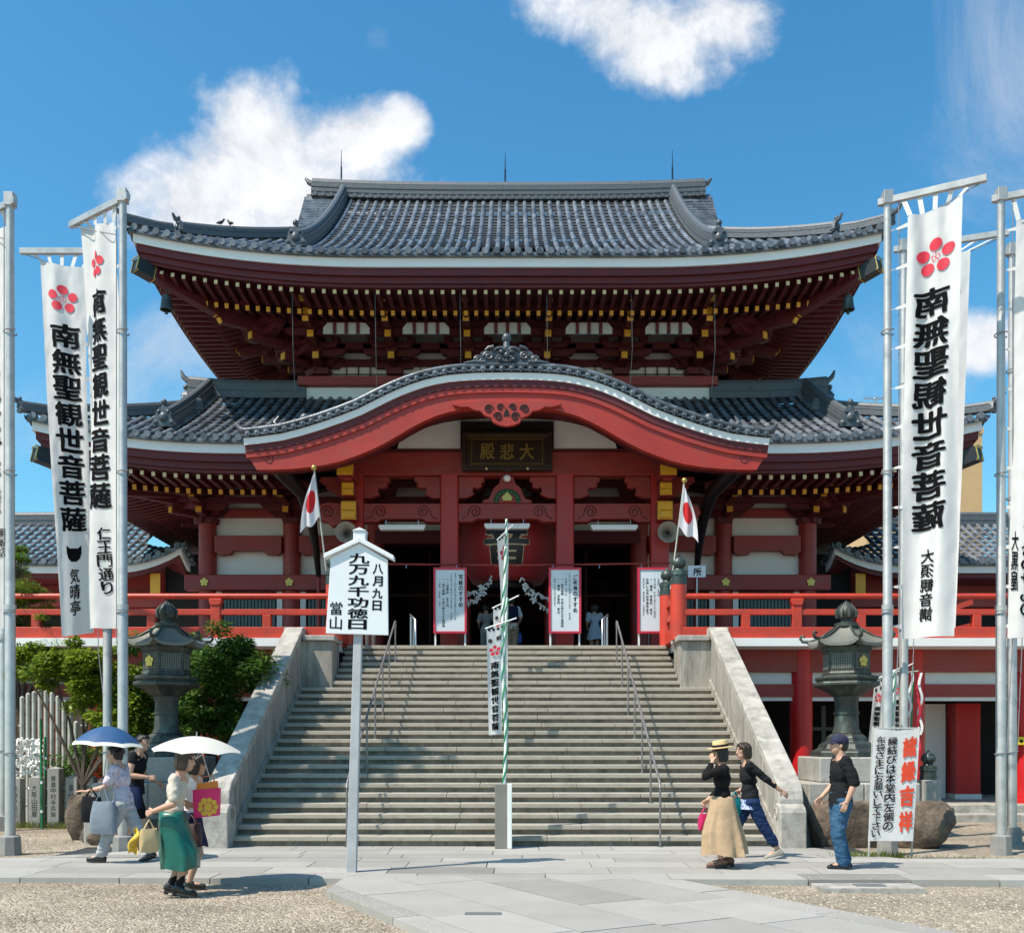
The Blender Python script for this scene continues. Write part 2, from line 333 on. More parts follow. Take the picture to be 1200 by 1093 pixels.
# ------------------------------------------------------------------ roofs
class Roof:
    def __init__(s, yf, yb, xe, xg, D, z0, a, b, lift, U, cx=0.0, flare=0.0):
        s.yf, s.yb, s.xe, s.xg, s.D, s.z0, s.a, s.b, s.lift, s.U, s.cx = yf, yb, xe, xg, D, z0, a, b, lift, U, cx
        s.hy = (yb-yf)/2; s.ym = (yb+yf)/2; s.cutx = 0.0; s.cutf = None; s.flare = flare
    def L(s, u): return s.lift*max(0.0, 1-u/s.U)**2.2
    def z(s, t, u): return s.z0+s.a*t+s.b*t*t+s.L(u)
    def side_pt(s, side, w, t):
        "side 0 front,1 right,2 back,3 left; w along eave, t inset"
        half = s.xe if side in (0, 2) else s.hy
        z = s.z(t, half-abs(w))
        return s.base(side, w, t, z)
    def base(s, side, w, t, z):
        if side == 0: return (s.cx+w, s.yf+t, z)
        if side == 1: return (s.cx+s.xe-t, s.ym+w, z)
        if side == 2: return (s.cx-w, s.yb-t, z)
        return (s.cx-s.xe+t, s.ym-w, z)
    def xgt(s, t):
        t0 = s.xe-s.xg; return s.xg+s.flare*max(0, (t-t0)/(s.D-t0))**.8
    def tmax(s, side, w):
        if side in (0, 2):
            return s.D if abs(w) <= s.xg else min(s.D, s.xe-abs(w))
        return min(s.hy-abs(w), s.xe-s.xg+0.35, s.D)
    def surface(s, mb_bed, mb_row, pitch=0.27, r=0.068, sides=(0,1,3,2), seg=0.33):
        for side in sides:
            half = s.xe if side in (0, 2) else s.hy
            n = int(half*2/pitch); ws = [-half+half*2*(k+0.5)/n for k in range(n)]
            if side in (0, 2): ws = sorted(ws+[-s.xg-0.001, -s.xg, s.xg, s.xg+0.001])
            # bed, laid as overlapping courses
            edges = [-half]+[(ws[i]+ws[i+1])/2 for i in range(len(ws)-1)]+[half]
            for i, w in enumerate(ws):
                wa, wb = edges[i], edges[i+1]
                tm = s.tmax(side, w); k = max(1, int(tm/seg+0.5)); ts = s.tstart(side, w)
                for q in range(k):
                    if tm*(q+1)/k < ts: continue
                    t0, t1 = tm*q/k, tm*(q+1)/k
                    pts = []
                    for ww, tt, dz in ((wa,t0,0.03),(wb,t0,0.03),(wb,t1,0.0),(wa,t1,0.0)):
                        p = s.side_pt(side, ww, tt); pts.append((p[0],p[1],p[2]+dz))
                    mb_bed.add(pts, [(0,1,2,3)])
            # the flared strip of the main slope beside the gable
            if side in (0, 2) and s.flare:
                t0 = s.xe-s.xg
                for sg in (-1, 1):
                    for q in range(12):
                        ta, tb = t0+(s.D-t0)*q/12, t0+(s.D-t0)*(q+1)/12; pts = []
                        for xx, tt in ((s.xg-.01,ta),(s.xgt(ta),ta),(s.xgt(tb),tb),(s.xg-.01,tb)): pts.append(s.base(side, sg*xx, tt, s.z(tt, 9)+.012))
                        mb_bed.add(pts, [(0,1,2,3)])
                    kk = int(s.flare/pitch)
                    for q in range(kk):
                        ww = s.xg+.16+pitch*q
                        if ww > s.xg+s.flare-.1: continue
                        tb0 = t0
                        while s.xgt(tb0) < ww and tb0 < s.D: tb0 += .05
                        mb_row.tube([s.base(side, sg*ww, t, s.z(t,9)+.05) for t in [tb0+(s.D-tb0)*i/14 for i in range(15)]], r, 8)
            # round cover tiles
            for w in ws:
                if side in (0,2) and abs(abs(w)-s.xg) < 0.01: continue
                tm = s.tmax(side, w)
                if tm < 0.15: continue
                k = max(1, int(tm/seg+0.5)); rings = []; ts = s.tstart(side, w)
                jw = random.uniform(-0.012, 0.012)
                for q in range(k):
                    if tm*(q+1)/k < ts: continue
                    for t, rr in ((tm*q/k-0.02, r*1.06), (tm*(q+1)/k-0.03, r*0.93)):
                        c = Vector(s.side_pt(side, w, max(t, -0.05)))
                        if t < 0: c = Vector(s.base(side, w, t, s.z(0, half-abs(w))+s.a*t))
                        ring = []
                        for j in range(6):
                            a = PI*j/5; o = rr*math.cos(a); h = rr*math.sin(a)*1.05+0.03
                            q0 = Vector(s.base(side, w+o+jw, t, 0)); ring.append((q0.x, q0.y, c.z+h-0.01))
                        rings.append(ring)
                if len(rings) > 1: mb_row.loft(rings, caps=True)
    def tstart(s, side, w):
        if side != 0 or abs(w) >= s.cutx: return 0.0
        zt = s.cutf(w); t = 0.0
        while s.z(t, 9) < zt and t < s.D: t += .05
        return t
    def eave_discs(s, mb, pitch=0.27, r=0.088, sides=(0,1,3)):
        for side in sides:
            half = s.xe if side in (0, 2) else s.hy
            n = int(half*2/pitch)
            for k in range(n):
                w = -half+half*2*(k+0.5)/n
                if side == 0 and abs(w) < s.cutx: continue
                z = s.z(0, half-abs(w))+0.035
                a = Vector(s.base(side, w, -0.09, z)); b = Vector(s.base(side, w, 0.03, z))
                mb.tube([a, b], r, 8)
                # curved drip tile between the discs
                w2 = w+half/n; z2 = s.z(0, max(0, half-abs(w2)))
                vs = []
                for i in range(5):
                    x = w2+(i-2)*0.045; dz = -0.05+0.012*(i-2)**2
                    vs.append(s.base(side, x, -0.06, z2+dz+0.05)); vs.append(s.base(side, x, -0.06, z2+dz-0.03))
                mb.add(vs, [(2*i, 2*i+1, 2*i+3, 2*i+2) for i in range(4)])
    def perim(s, k, dz, m=40):
        pts = []
        for side in range(4):
            half = s.xe if side in (0, 2) else s.hy
            for i in range(m):
                f = -1+2*i/m
                pts.append(s.base(side, f*(half-k), k, s.z0+s.L(half*(1-abs(f)))+dz))
        return pts
    def ring(s, mb, k0, k1, zt, zb, mi=0, lf=1.0, dtop=0.0):
        A, B, Cc, D = s.perim(k0, zt), s.perim(k1, zt+dtop), s.perim(k1, zb+dtop), s.perim(k0, zb)
        n = len(A); vs = A+B+Cc+D; fs = []
        for i in range(n):
            j = (i+1) % n
            if s.cutx and i < 40 and abs(-1+(2*i+1)/40)*s.xe < s.cutx: continue
            for q in range(4):
                q2 = (q+1) % 4
                fs.append((q*n+i, q*n+j, q2*n+j, q2*n+i))
        mb.add(vs, fs, mi)
def rafter_unit(name, w, h, tipw):
    b = MB(); b.bx(-w/2, w/2, 0, 1, -h, 0, 0); return b
def ridge_bar(mb, pts, w, h, mi=0, courses=4, cap=True):
    "stacked ridge of flat tiles along a path, with a round cap tile on top"
    for q in range(courses):
        ww = w*(1.0 if q % 2 == 0 else 0.9)*(1-0.04*q)
        for i in range(len(pts)-1):
            a, b = Vector(pts[i]), Vector(pts[i+1]); d = (b-a); dh = Vector((d.x, d.y, 0)).normalized(); sx = Vector((dh.y, -dh.x, 0))
            z0, z1 = h*q/courses, h*(q+1)/courses-0.006
            vs = [p+sx*o+Vector((0,0,z)) for p in (a, b) for o, z in ((-ww/2, z0), (ww/2, z0), (ww/2, z1), (-ww/2, z1))]
            mb.add(vs, [(0,1,5,4),(1,2,6,5),(2,3,7,6),(3,0,4,7),(0,3,2,1),(4,5,6,7)], mi)
    if cap:
        mb.tube([Vector(p)+Vector((0,0,h+0.03)) for p in pts], w*0.30, 8, True, mi)
def onigawara(mb, c, yaw, s=1.0, horn=True):
    "ridge end tile: shouldered plate with a boss and a curled finial"
    M = Matrix.Rotation(yaw, 3, 'Z'); c = Vector(c)
    f = lambda x, y, z: c+M@Vector((x*s, y*s, z*s))
    mb.ext([(-.26,0),(.26,0),(.30,.10),(.22,.20),(.20,.36),(.10,.50),(-.10,.50),(-.20,.36),(-.22,.20),(-.30,.10)], -.09, .09, 0, f)
    mb.ball(f(0,-.10,.24), (.12*s,.07*s,.13*s), 8); 
    for sx in (-1, 1): mb.ball(f(.2*sx,-.06,.1), .08*s, 7); mb.ball(f(.12*sx,-.1,.38), .05*s, 6)
    if horn:
        mb.tube([f(0,0,.46), f(0,-.02,.58)], [.09*s,.06*s], 8); mb.ball(f(0,-.04,.64), .085*s, 8)
def roof_set(hall, R, name, wall_inset, fas, raf, has_gable=True, wall_top=None, ridge=None, inst_front=True):
    bed, row, edge = MB(), MB(), MB()
    R.surface(bed, row)
    roof = bed.build(name, m_tiled, hall)
    row.build('cover_tiles', m_tile, roof, smooth=50)
    R.eave_discs(edge); R.ring(edge, -0.03, 0.25, 0.02, -0.09)
    edge.build('eave_tiles', m_tile, roof, smooth=50)
    f = MB(); R.ring(f, 0.06, 0.32, -0.092, -0.31); f.build('white_eave_board', m_wband, roof)
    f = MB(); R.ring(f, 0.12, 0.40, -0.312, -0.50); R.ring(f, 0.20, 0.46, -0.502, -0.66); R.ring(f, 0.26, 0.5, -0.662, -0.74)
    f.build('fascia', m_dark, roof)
    # soffit in two tiers following the rafters
    k2 = wall_inset; rise = raf
    f = MB()
    A = R.perim(0.40, -0.70); 
    def inner(k, dz, lf):
        pts = []
        for side in range(4):
            half = R.xe if side in (0, 2) else R.hy
            for i in range(40):
                fr = -1+2*i/40
                pts.append(R.base(side, fr*(half-k), k, R.z0+lf*R.L(half*(1-abs(fr)))+dz))
        return pts
    B = inner(1.45, -0.66, 0.75); Bd = inner(1.46, -0.82, 0.75); C2 = inner(k2, -0.82+rise*(k2-1.45), 0.1)
    n = len(A)
    for X, Y in ((A, B), (B, Bd), (Bd, C2)):
        f.add(X+Y, [(i, (i+1) % n, n+(i+1) % n, n+i) for i in range(n) if not (R.cutx and i < 40 and abs(-1+(2*i+1)/40)*R.xe < R.cutx)])
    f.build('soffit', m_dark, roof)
    # rafters
    pitch = 0.27
    u1 = MB(); u1.bx(-.05,.05,0,1,-.13,0,0); u1.bx(-.042,.042,-.012,0.004,-.115,-.015,1)
    u2 = MB(); u2.bx(-.055,.055,0,1,-.15,0,0); u2.bx(-.048,.048,-.012,0.004,-.13,-.012,1)
    first = {}
    rest = MB()
    for side in (0, 1, 3):
        half = R.xe if side in (0, 2) else R.hy
        wallhalf = half-wall_inset
        nn = int(half*2/pitch)
        for k in range(nn):
            w = -half+half*2*(k+0.5)/nn
            corner = half-abs(w)
            if side == 0 and abs(w) < R.cutx: continue
            for tier in (0, 1):
                if tier == 0: t0, t1, dz0, sl, lf = 0.36, 1.5, -0.745, 0.03, 1.0
                else: t0, t1, dz0, sl, lf = 1.32, wall_inset, -0.86, rise, 0.75
                t1 = min(t1, corner-0.05)
                if t1-t0 < 0.12: continue
                Lz = R.L(corner)
                z0 = R.z0+dz0+Lz*lf
                Lend = R.L(corner)*(0.75 if tier == 0 else 0.1+0.65*(1-(t1-1.32)/(wall_inset-1.32)))
                z1 = R.z0+dz0+sl*(t1-t0)+Lend
                if side == 0 and inst_front:
                    key = tier; nm = 'flying_rafter' if tier == 0 else 'base_rafter'
                    if key not in first:
                        first[key] = (u1 if tier == 0 else u2).build(nm, [m_dark, m_tip if tier == 0 else m_gold], roof, local=True); o = first[key]
                    else: o = inst(first[key], nm, roof, (0,0,0))
                    p = Vector(R.base(0, w, t0, z0))-wloc(roof)
                    o.location = p; o.scale = (1, math.hypot(t1-t0, z1-z0), 1); o.rotation_euler = (math.atan2(z1-z0, t1-t0), 0, 0)
                else:
                    a = Vector(R.base(side, w, t0, z0)); b = Vector(R.base(side, w, t1, z1))
                    rest.bar(a, b, .1, .13 if tier == 0 else .15)
                    if tier == 0:
                        d = (b-a).normalized(); rest.bar(a-d*0.012, a+d*0.004, .085, .10, 1)
    o = rest.build('side_rafters', [m_dark, m_tip], roof); struct(o, 'stuff')
    # hip rafters with black metal ends at the corners, hip ridges, gables
    for sx in (-1, 1):
        h = MB(); zc = R.z0+R.lift-0.86
        a = Vector((R.cx+sx*(R.xe-0.12), R.yf+0.12, zc)); b = Vector((R.cx+sx*(R.xe-1.7), R.yf+1.7, R.z0+R.L(1.6)*0.7-0.95)); c = Vector((R.cx+sx*(R.xe-wall_inset), R.yf+wall_inset, R.z0-0.95+rise*(wall_inset-1.45)))
        h.bar(a, b, .26, .30); h.bar(b, c, .26, .32)
        hb = h.build('hip_rafter', m_dark, roof)
        e = MB(); d = (b-a).normalized()
        e.bar(a-d*0.02, a+d*0.42, .30, .34, 0); e2 = MB()
        for t in (-0.035, 0.43): 
            q = a+d*t; 
            for o1, o2, ww, hh in ((0, .165, .34, .03), (0, -.165, .34, .03), (.15, 0, .03, .34), (-.15, 0, .03, .34)):
                s_ = Vector((d.y, -d.x, 0)).normalized(); e2.bar(q+s_*o1+Vector((0,0,o2))-d*0.012, q+s_*o1+Vector((0,0,o2))+d*0.012, ww, hh)
        e.build('metal_end', m_black, roof); e2.build('gilt_trim', m_gilt, roof)
        rb = MB(); tmx = R.xe-R.xg
        pts = [Vector((R.cx+sx*(R.xe-t), R.yf+t, R.z(t, t)+0.04)) for t in [0.95+(tmx+.42-0.95)*i/16 for i in range(17)]]
        ridge_bar(rb, pts, .30, .22, courses=3)
        pts2 = [Vector((R.cx+sx*(R.xe-t), R.yf+t, R.z(t, t)+0.05+0.10*max(0, 0.5-t))) for t in (-0.12, 0.05, 0.25, 0.5, 0.8)]
        ridge_bar(rb, pts2, .26, .15, courses=2)
        rb.build('hip_ridge', m_ridge, roof)
        ob = MB(); onigawara(ob, pts[0]+Vector((-sx*-0.02,0,.02)), sx*PI/4, 0.62); onigawara(ob, pts2[0]+Vector((0,0,-.02)), sx*PI/4, 0.5)
        ob.tube([pts2[0]+Vector((0,0,.2)), pts2[0]+Vector((sx*.12,-.12,.26)), pts2[0]+Vector((sx*.2,-.2,.40))], [.07,.06,.03], 7)
        ob.tube([pts[0]+Vector((0,0,.3)), pts[0]+Vector((sx*.10,-.10,.36)), pts[0]+Vector((sx*.15,-.15,.48))], [.07,.055,.03], 7)
        ob.build('ridge_end_tile', m_orn, roof, smooth=40)
        if has_gable:
            # descending ridge on the front slope
            xk = R.xg-(.50 if R is RU else .22)
            db = MB(); pts = [Vector((R.cx+sx*xk, R.yf+t, R.z(t, R.xe-xk)+0.05)) for t in [0.95+(R.D-0.95)*i/14 for i in range(15)]]
            ridge_bar(db, pts, .34, .34); db.build('descending_ridge', m_ridge, roof)
            ob = MB(); onigawara(ob, pts[0]+Vector((0,-.05,.0)), 0, 0.95); ob.build('ridge_end_tile', m_orn, roof, smooth=40)
            # gable wall + verge tiles
            g = MB(); xw = R.cx+sx*(R.xg-0.45); t0 = R.xe-R.xg
            poly = [(R.yf+t, R.z(t, 9)-0.1) for t in [t0+(R.D-t0)*i/8 for i in range(9)]]
            poly = poly+[(2*R.ym-y, z) for y, z in reversed(poly)]
            vs = [(xw, y, z) for y, z in poly]+[(xw-sx*0.1, y, z) for y, z in poly]; n2 = len(poly)
            g.add(vs, [tuple(range(n2)), tuple(range(2*n2-1, n2-1, -1))]+[(i, (i+1) % n2, n2+(i+1) % n2, n2+i) for i in range(n2)])
            g.build('gable_wall', m_white, roof)
            v = MB()
            for fy in (1, -1):
                k = int((R.D-t0)/0.26)
                for i in range(k):
                    t = t0+(R.D-t0)*(i+0.5)/k; y = R.yf+t if fy == 1 else R.yb-t; z = R.z(t, 9)
                    xv = R.xgt(t); v.tube([(R.cx+sx*(R.xg-0.5), y, z+0.06), (R.cx+sx*(xv+0.08), y, z+0.06)], .10, 7)
                    v.bx(*sorted((R.cx+sx*(R.xg-0.5), R.cx+sx*(xv+0.02))), y-.13, y+.13, z-.10, z-.02)
            v.build('verge_tiles', m_tile, roof, smooth=50)
            b2 = MB()
            for fy in (1, -1):
                pts = [(R.cx+sx*(R.xgt(t)-0.10), (R.yf+t if fy == 1 else R.yb-t), R.z(t, 9)-0.32) for t in [t0+(R.D-t0)*i/8 for i in range(9)]]
                for i in range(8): b2.bar(pts[i], pts[i+1], .10, .34)
            b2.build('barge_board', m_dark, roof)
    return roof
# ------------------------------------------------------------------ the temple hall
hall = thing('temple_hall', 'large red two-tiered temple hall with grey tiled roofs above a wide stone stair', 'temple', (0, 34, 0))
RU = Roof(25.5, 42.5, 9.4, 5.95, 8.5, 13.78, 0.47, 0.0252, 0.62, 6.2, flare=.72)
RL = Roof(24.5, 43.5, 11.45, 8.72, 4.7, 8.85, 0.45, 0.0197, 0.55, 5.0, flare=.42)
KY = 22.8
kp = [(286,514),(305,512),(330,508.6),(352,503),(375,496),(398,488),(420,479.5),(436,471.5),(450,464.5),(465,457.5),(480,451.6),(495,446.6),(510,442.9),(525,440.3),(540,438.8),(558,437.8),(576,437.4),(594,437.2)]
def kconv(l):
    r = [((u-593.7)*KY/FP, CZ+(870-v)*KY/FP) for u, v in l]
    return r+[(-x, z) for x, z in reversed(r[:-1])]
KT = kconv(kp)
def kz_at(x):
    for i in range(len(KT)-1):
        if KT[i][0] <= x <= KT[i+1][0]:
            t = (x-KT[i][0])/(KT[i+1][0]-KT[i][0]); return KT[i][1]+(KT[i+1][1]-KT[i][1])*t
    return KT[0][1]
RL.cutx = 5.6; RL.cutf = lambda w: kz_at(w)+.12
upper = roof_set(hall, RU, 'upper_roof', 4.0, None, 0.28)
lower = roof_set(hall, RL, 'lower_roof', 3.5, None, 0.24)
# main ridge
rb = MB(); zr = RU.z(8.5, 9)-0.12
def ridge_z(x): return zr+0.14*(abs(x)/6.7)**3
pts = [(x, 34, ridge_z(x)) for x in [-6.5+13.0*i/24 for i in range(25)]]
ridge_bar(rb, pts, .62, .50, courses=6)
for k in range(50):
    x = -6.35+12.7*k/49
    rb.tube([(x, 33.66, ridge_z(x)+.06), (x, 34.34, ridge_z(x)+.06)], .07, 6)
rb.build('main_ridge', m_ridge, upper)
for sx in (-1, 1):
    ob = MB(); onigawara(ob, (sx*6.55, 34, ridge_z(6.55)-.5), sx*PI/2, 1.25, False)
    ob.tube([(sx*6.45,34,ridge_z(6.45)+.52),(sx*6.62,34,ridge_z(6.45)+.58),(sx*6.74,34,ridge_z(6.45)+.72)], [.11,.09,.04], 7)
    ob.build('ridge_end_tile', m_orn, upper, smooth=40)
rod = MB()
for i, u in enumerate((400, 592, 788)):
    p = P(u, 215, 34); b = MB(); b.tube([(p.x,34,ridge_z(p.x)+.5),(p.x,34,ridge_z(p.x)+1.15)], .028, 6); b.tube([(p.x,34,ridge_z(p.x)+1.15),(p.x,34,ridge_z(p.x)+1.72)], [.018,.006], 6)
    b.build('lightning_rod', m_black, hall)
# top ridge of the lower roof, running round the foot of the upper storey
zt = RL.z(4.7, 9)
for sx in (-1, 1):
    rb = MB(); pts = [(sx*x, 29.25, zt-.02+0.10*max(0,(x-7)/2)**2) for x in (5.75, 6.5, 7.3, 8.0, 8.6, 9.1)]
    ridge_bar(rb, pts, .40, .42, courses=4); rb.build('upper_storey_ridge', m_ridge, lower)
    ob = MB(); onigawara(ob, (sx*9.15, 29.25, zt-.3), sx*PI/2, 1.0); ob.tube([(sx*9.1,29.2,zt+.5),(sx*9.25,29.2,zt+.62),(sx*9.32,29.2,zt+.8)], [.09,.07,.03], 7); ob.build('ridge_end_tile', m_orn, lower, smooth=40)
f = MB(); f.bx(-9.0, 9.0, 29.2, 38.8, zt-.45, zt-.15); f.build('roof_deck', m_tiled, lower)
# upper storey body
b = MB(); b.bx(-5.75, 5.75, 29.15, 38.85, zt-.2, 11.72); b.build('storey_base', m_white, hall, bevel=.02)
b = MB(); b.bx(-5.5, 5.5, 29.5, 38.5, 11.7, 14.5); b.build('upper_wall', m_white, hall)
b = MB(); b.bx(-5.95, 5.95, 28.98, 39.0, 11.722, 11.98); b.build('sill_beam', m_beam, hall, bevel=.015)
UC = (-5.35, -3.25, -1.1, 1.1, 3.25, 5.35); LC = (-8.2, -5.9, -3.6, -1.25, 1.25, 3.6, 5.9, 8.2)
b0 = MB(); b0.bx(-.19,.19,-.12,.2,-.02,1.1)
cfirst = None
for x in UC:
    p = Vector((x, 29.42, 11.98))-wloc(hall)
    cfirst = cfirst or b0.build('upper_post', m_dark, hall, local=True)
    o = cfirst if x == UC[0] else inst(cfirst, 'upper_post', hall, p); o.location = p
for z0_, z1_ in ((12.40,12.58),(12.80,13.0)): b = MB(); b.bx(-5.6, 5.6, 29.36, 29.48, z0_, z1_); b.build('wall_beam', m_dark, hall)
b = MB()
for i in range(5):
    xc = (UC[i]+UC[i+1])/2
    for k in (-1, 0, 1): b.bx(xc+k*.34-.012, xc+k*.34+.012, 29.44, 29.5, 11.98, 12.40)
    b.bx(xc-.85, xc+.85, 29.44, 29.5, 12.18, 12.2)
b.build('wall_batten', m_black, hall)
# bracket clusters
def bracket_mesh(n=3, golds=True):
    b = MB()
    b.ext([(-.2,.12),(.2,.12),(.26,.3),(-.26,.3)], -.26, .2, 0)
    for k in range(n):
        yo = -0.75*(k+1); z = .16+.30*k
        b.bx(-.10, .10, yo-.14, .05, z+.14, z+.36)
        b.ext([(-.13,z+.36),(.13,z+.36),(.16,z+.5),(-.16,z+.5)], yo-.14, yo+.14, 0)
        b.bx(-.085, .085, yo-.165, yo-.142, z+.16, z+.34, 1)
        b.ext([(-.80,z+.46),(-.72,z+.36),(-.5,z+.30),(.5,z+.30),(.72,z+.36),(.80,z+.46),(.80,z+.5),(-.80,z+.5)], yo+.16-.09+.75*0, yo+.25, 0)
        for x in (-.68, .68): b.ext([(x-.11,z+.5),(x+.11,z+.5),(x+.14,z+.62),(x-.14,z+.62)], yo+.02, yo+.3, 0)
        yi = yo+.75
        b.ext([(-.62,z+.30),(-.5,z+.18),(.5,z+.18),(.62,z+.30),(.62,z+.34),(-.62,z+.34)], yi-.09, yi+.06, 0)
        for x in (-.55, 0, .55): b.ext([(x-.10,z+.34),(x+.10,z+.34),(x+.13,z+.46),(x-.13,z+.46)], yi-.12, yi+.1, 0)
    # tail rafter reaching out and down
    yo = -0.75*n
    b.bar((0, .1, .62+.30*n), (0, yo-.55, .28+.30*n), .18, .22); b.bar((0, yo-.55, .285+.30*n), (0, yo-.575, .275+.30*n), .16, .20, 1)
    b.bar((0, .1, .26+.30*n), (0, yo-.05, -.02+.30*n), .18, .22); b.bar((0, yo-.07, -.02+.30*n), (0, yo-.09, -.03+.30*n), .16, .20, 1)
    return b
br0 = bracket_mesh().build('bracket_cluster', [m_dark, m_gold], hall, local=True)
def put_br(x, y, z, rz, sc, used=[0]):
    p = Vector((x, y, z))-wloc(hall)
    o = br0 if not used[0] else inst(br0, 'bracket_cluster', hall, p); used[0] = 1
    o.location = p; o.rotation_euler = (0,0,rz); o.scale = sc
for x in UC: put_br(x, 29.4, 11.98, 0, (1,1,1))
for sx in (-1, 1):
    put_br(sx*5.4, 29.5, 11.98, sx*PI/4, (1,1.38,1))
    for y in (29.7, 31.8, 34.0, 36.2, 38.3): put_br(sx*5.45, y, 11.98, sx*PI/2, (1,1,1))
for k, (yo, z) in enumerate(((-.75, 12.64), (-1.5, 12.94), (-2.25, 13.24))):
    b = MB(); hx, hy = 5.4-yo, 4.5-yo; y0, y1 = 34-hy, 34+hy
    b.bx(-hx-.4, hx+.4, y0-.08, y0+.08, z, z+.16)
    for sx in (-1, 1): b.bx(*sorted((sx*hx-.08, sx*hx+.08)), y0+.081, y1, z, z+.16)
    b.build('eave_purlin', m_dark, hall)
# small white panels high in the brackets
wp0 = MB(); wp0.ext([(-.62,0),(.62,0),(.62,.16),(.5,.30),(-.5,.30),(-.62,.16)], 0, .04)
mu0 = MB()
for k in (-1, 0, 1): mu0.bx(k*.31-.045, k*.31+.045, -.03, .0, 0, .30)
pan = None
for i in range(5):
    xc = (UC[i]+UC[i+1])/2; p = Vector((xc, 27.32, 12.50))-wloc(hall)
    if pan is None:
        pan = wp0.build('small_panel', m_gpan, hall, local=True); mu0.build('mullion', m_dark, pan, local=True); o = pan
    else: o = inst(pan, 'small_panel', hall, p)
    o.location = p
for x in UC: b = MB(); b.tube([(x-.1,25.95,12.98),(x-.08,25.95,11.6),(x-.1,26.3,10.6)], .006, 5); b.build('net_wire', m_lat, hall)
# lower storey body
b = MB()
b.bx(-8.2, -3.6, 28.1, 28.4, 3.8, 8.6); b.bx(3.6, 8.2, 28.1, 28.4, 3.8, 8.6); b.bx(-3.6, 3.6, 28.1, 28.4, 7.3, 8.6)
for sx in (-1, 1): b.bx(*sorted((sx*7.9, sx*8.2)), 28.401, 40, 3.8, 8.6)
b.bx(-8.2, 8.2, 39.7, 40, 3.8, 8.6)
b.build('lower_wall', m_white, hall)
c0 = MB(); c0.tube([(0,0,0),(0,0,4.6)], .24, 16)
cf = None
for x in LC:
    p = Vector((x, 28, 3.8))-wloc(hall)
    if cf is None: cf = c0.build('column', m_beam, hall, smooth=40, local=True); o = cf
    else: o = inst(cf, 'column', hall, p)
    o.location = p
for x in LC: put_br(x, 27.95, 7.45, 0, (.9,.86,.85))
for sx in (-1, 1):
    put_br(sx*8.2, 28, 7.45, sx*PI/4, (.9,1.2,.85))
    for y in (30.3, 32.6, 35, 37.4): put_br(sx*8.2, y, 7.45, sx*PI/2, (.9,.86,.85))
for k, (yo, z) in enumerate(((-.65, 8.0), (-1.3, 8.26), (-1.95, 8.5))):
    b = MB(); hx = 8.2-yo; y0 = 28+yo
    b.bx(-hx-.4, hx+.4, y0-.08, y0+.08, z, z+.15)
    for sx in (-1, 1): b.bx(*sorted((sx*hx-.08, sx*hx+.08)), y0+.081, 40, z, z+.15)
    b.build('eave_purlin', m_dark, hall)
fl0 = MB()
for k in range(5):
    a = 2*PI*k/5+PI/2; fl0.tube([(math.cos(a)*.07,-.02,math.sin(a)*.07),(math.cos(a)*.07,.02,math.sin(a)*.07)], .045, 8)
fl0.tube([(0,-.03,0),(0,.02,0)], .035, 8)
fl = None
for sx in (-1, 1):
    xa, xb = sx*3.6, sx*8.2
    b = MB(); b.bx(*sorted((xa, sx*8.75)), 27.70, 27.98, 5.73, 6.15); b.build('tie_beam', m_beam, hall, bevel=.02)
    b = MB(); b.bx(*sorted((xa, sx*8.3)), 27.86, 28.09, 3.82, 4.05); b.build('wall_beam', m_beam, hall, bevel=.02); b = MB(); b.bx(*sorted((xa, sx*8.3)), 27.9, 28.09, 7.75, 7.98); b.build('wall_beam', m_beam, hall, bevel=.02)
    for (x0, x1) in ((3.84, 5.66), (6.14, 7.96)):
        # rainbow beam with a curved soffit
        w = x1-x0; pts = [(x0,7.22),(x1,7.22),(x1,6.78),(x1-.12,6.70),(x1-.42,6.72),(x1-.5,6.82),(x0+.5,6.82),(x0+.42,6.72),(x0+.12,6.70),(x0,6.78)]
        b = MB(); b.ext([(sx*x, z) for x, z in pts], 27.78, 28.02); b.build('rainbow_beam', m_beam, hall)
        d = MB(); 
        d.bx(*sorted((sx*(x0+.02), sx*(x1-.02))), 28.04, 28.09, 4.06, 5.72)
        d.build('lattice_back', m_void, hall)
        l = MB(); n = 15
        for k in range(n):
            x = x0+.2+(w-.4)*(k+.5)/n; l.bx(*sorted((sx*(x-.035), sx*(x+.035)))[:2], 27.96, 28.03, 4.06, 5.5)
        l.build('lattice_window', m_lat, hall)
        for x in (x0+.08, x1-.08): l = MB(); l.bx(*sorted((sx*x-.075, sx*x+.075)), 27.92, 28.03, 4.06, 5.72); l.build('window_jamb', m_white, hall)
    for x in (5.9, 8.2):
        p = Vector((sx*x, 27.68, 5.94))-wloc(hall)
        if fl is None: fl = fl0.build('flower_boss', m_gilt, hall, smooth=40, local=True); o = fl
        else: o = inst(fl, 'flower_boss', hall, p)
        o.location = p
# entrance: dark hall beyond the porch
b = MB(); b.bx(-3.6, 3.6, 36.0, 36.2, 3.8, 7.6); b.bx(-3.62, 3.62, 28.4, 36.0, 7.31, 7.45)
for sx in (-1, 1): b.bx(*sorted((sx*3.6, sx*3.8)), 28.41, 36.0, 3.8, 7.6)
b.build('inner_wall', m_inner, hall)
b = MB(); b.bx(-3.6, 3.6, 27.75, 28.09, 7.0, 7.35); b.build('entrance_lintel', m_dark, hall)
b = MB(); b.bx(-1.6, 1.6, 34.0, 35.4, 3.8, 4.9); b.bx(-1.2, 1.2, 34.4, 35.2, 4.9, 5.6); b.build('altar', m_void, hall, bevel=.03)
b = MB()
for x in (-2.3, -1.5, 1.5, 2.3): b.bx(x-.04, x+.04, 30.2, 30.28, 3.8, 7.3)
b.bx(-3.58, 3.58, 30.19, 30.27, 5.9, 5.98)
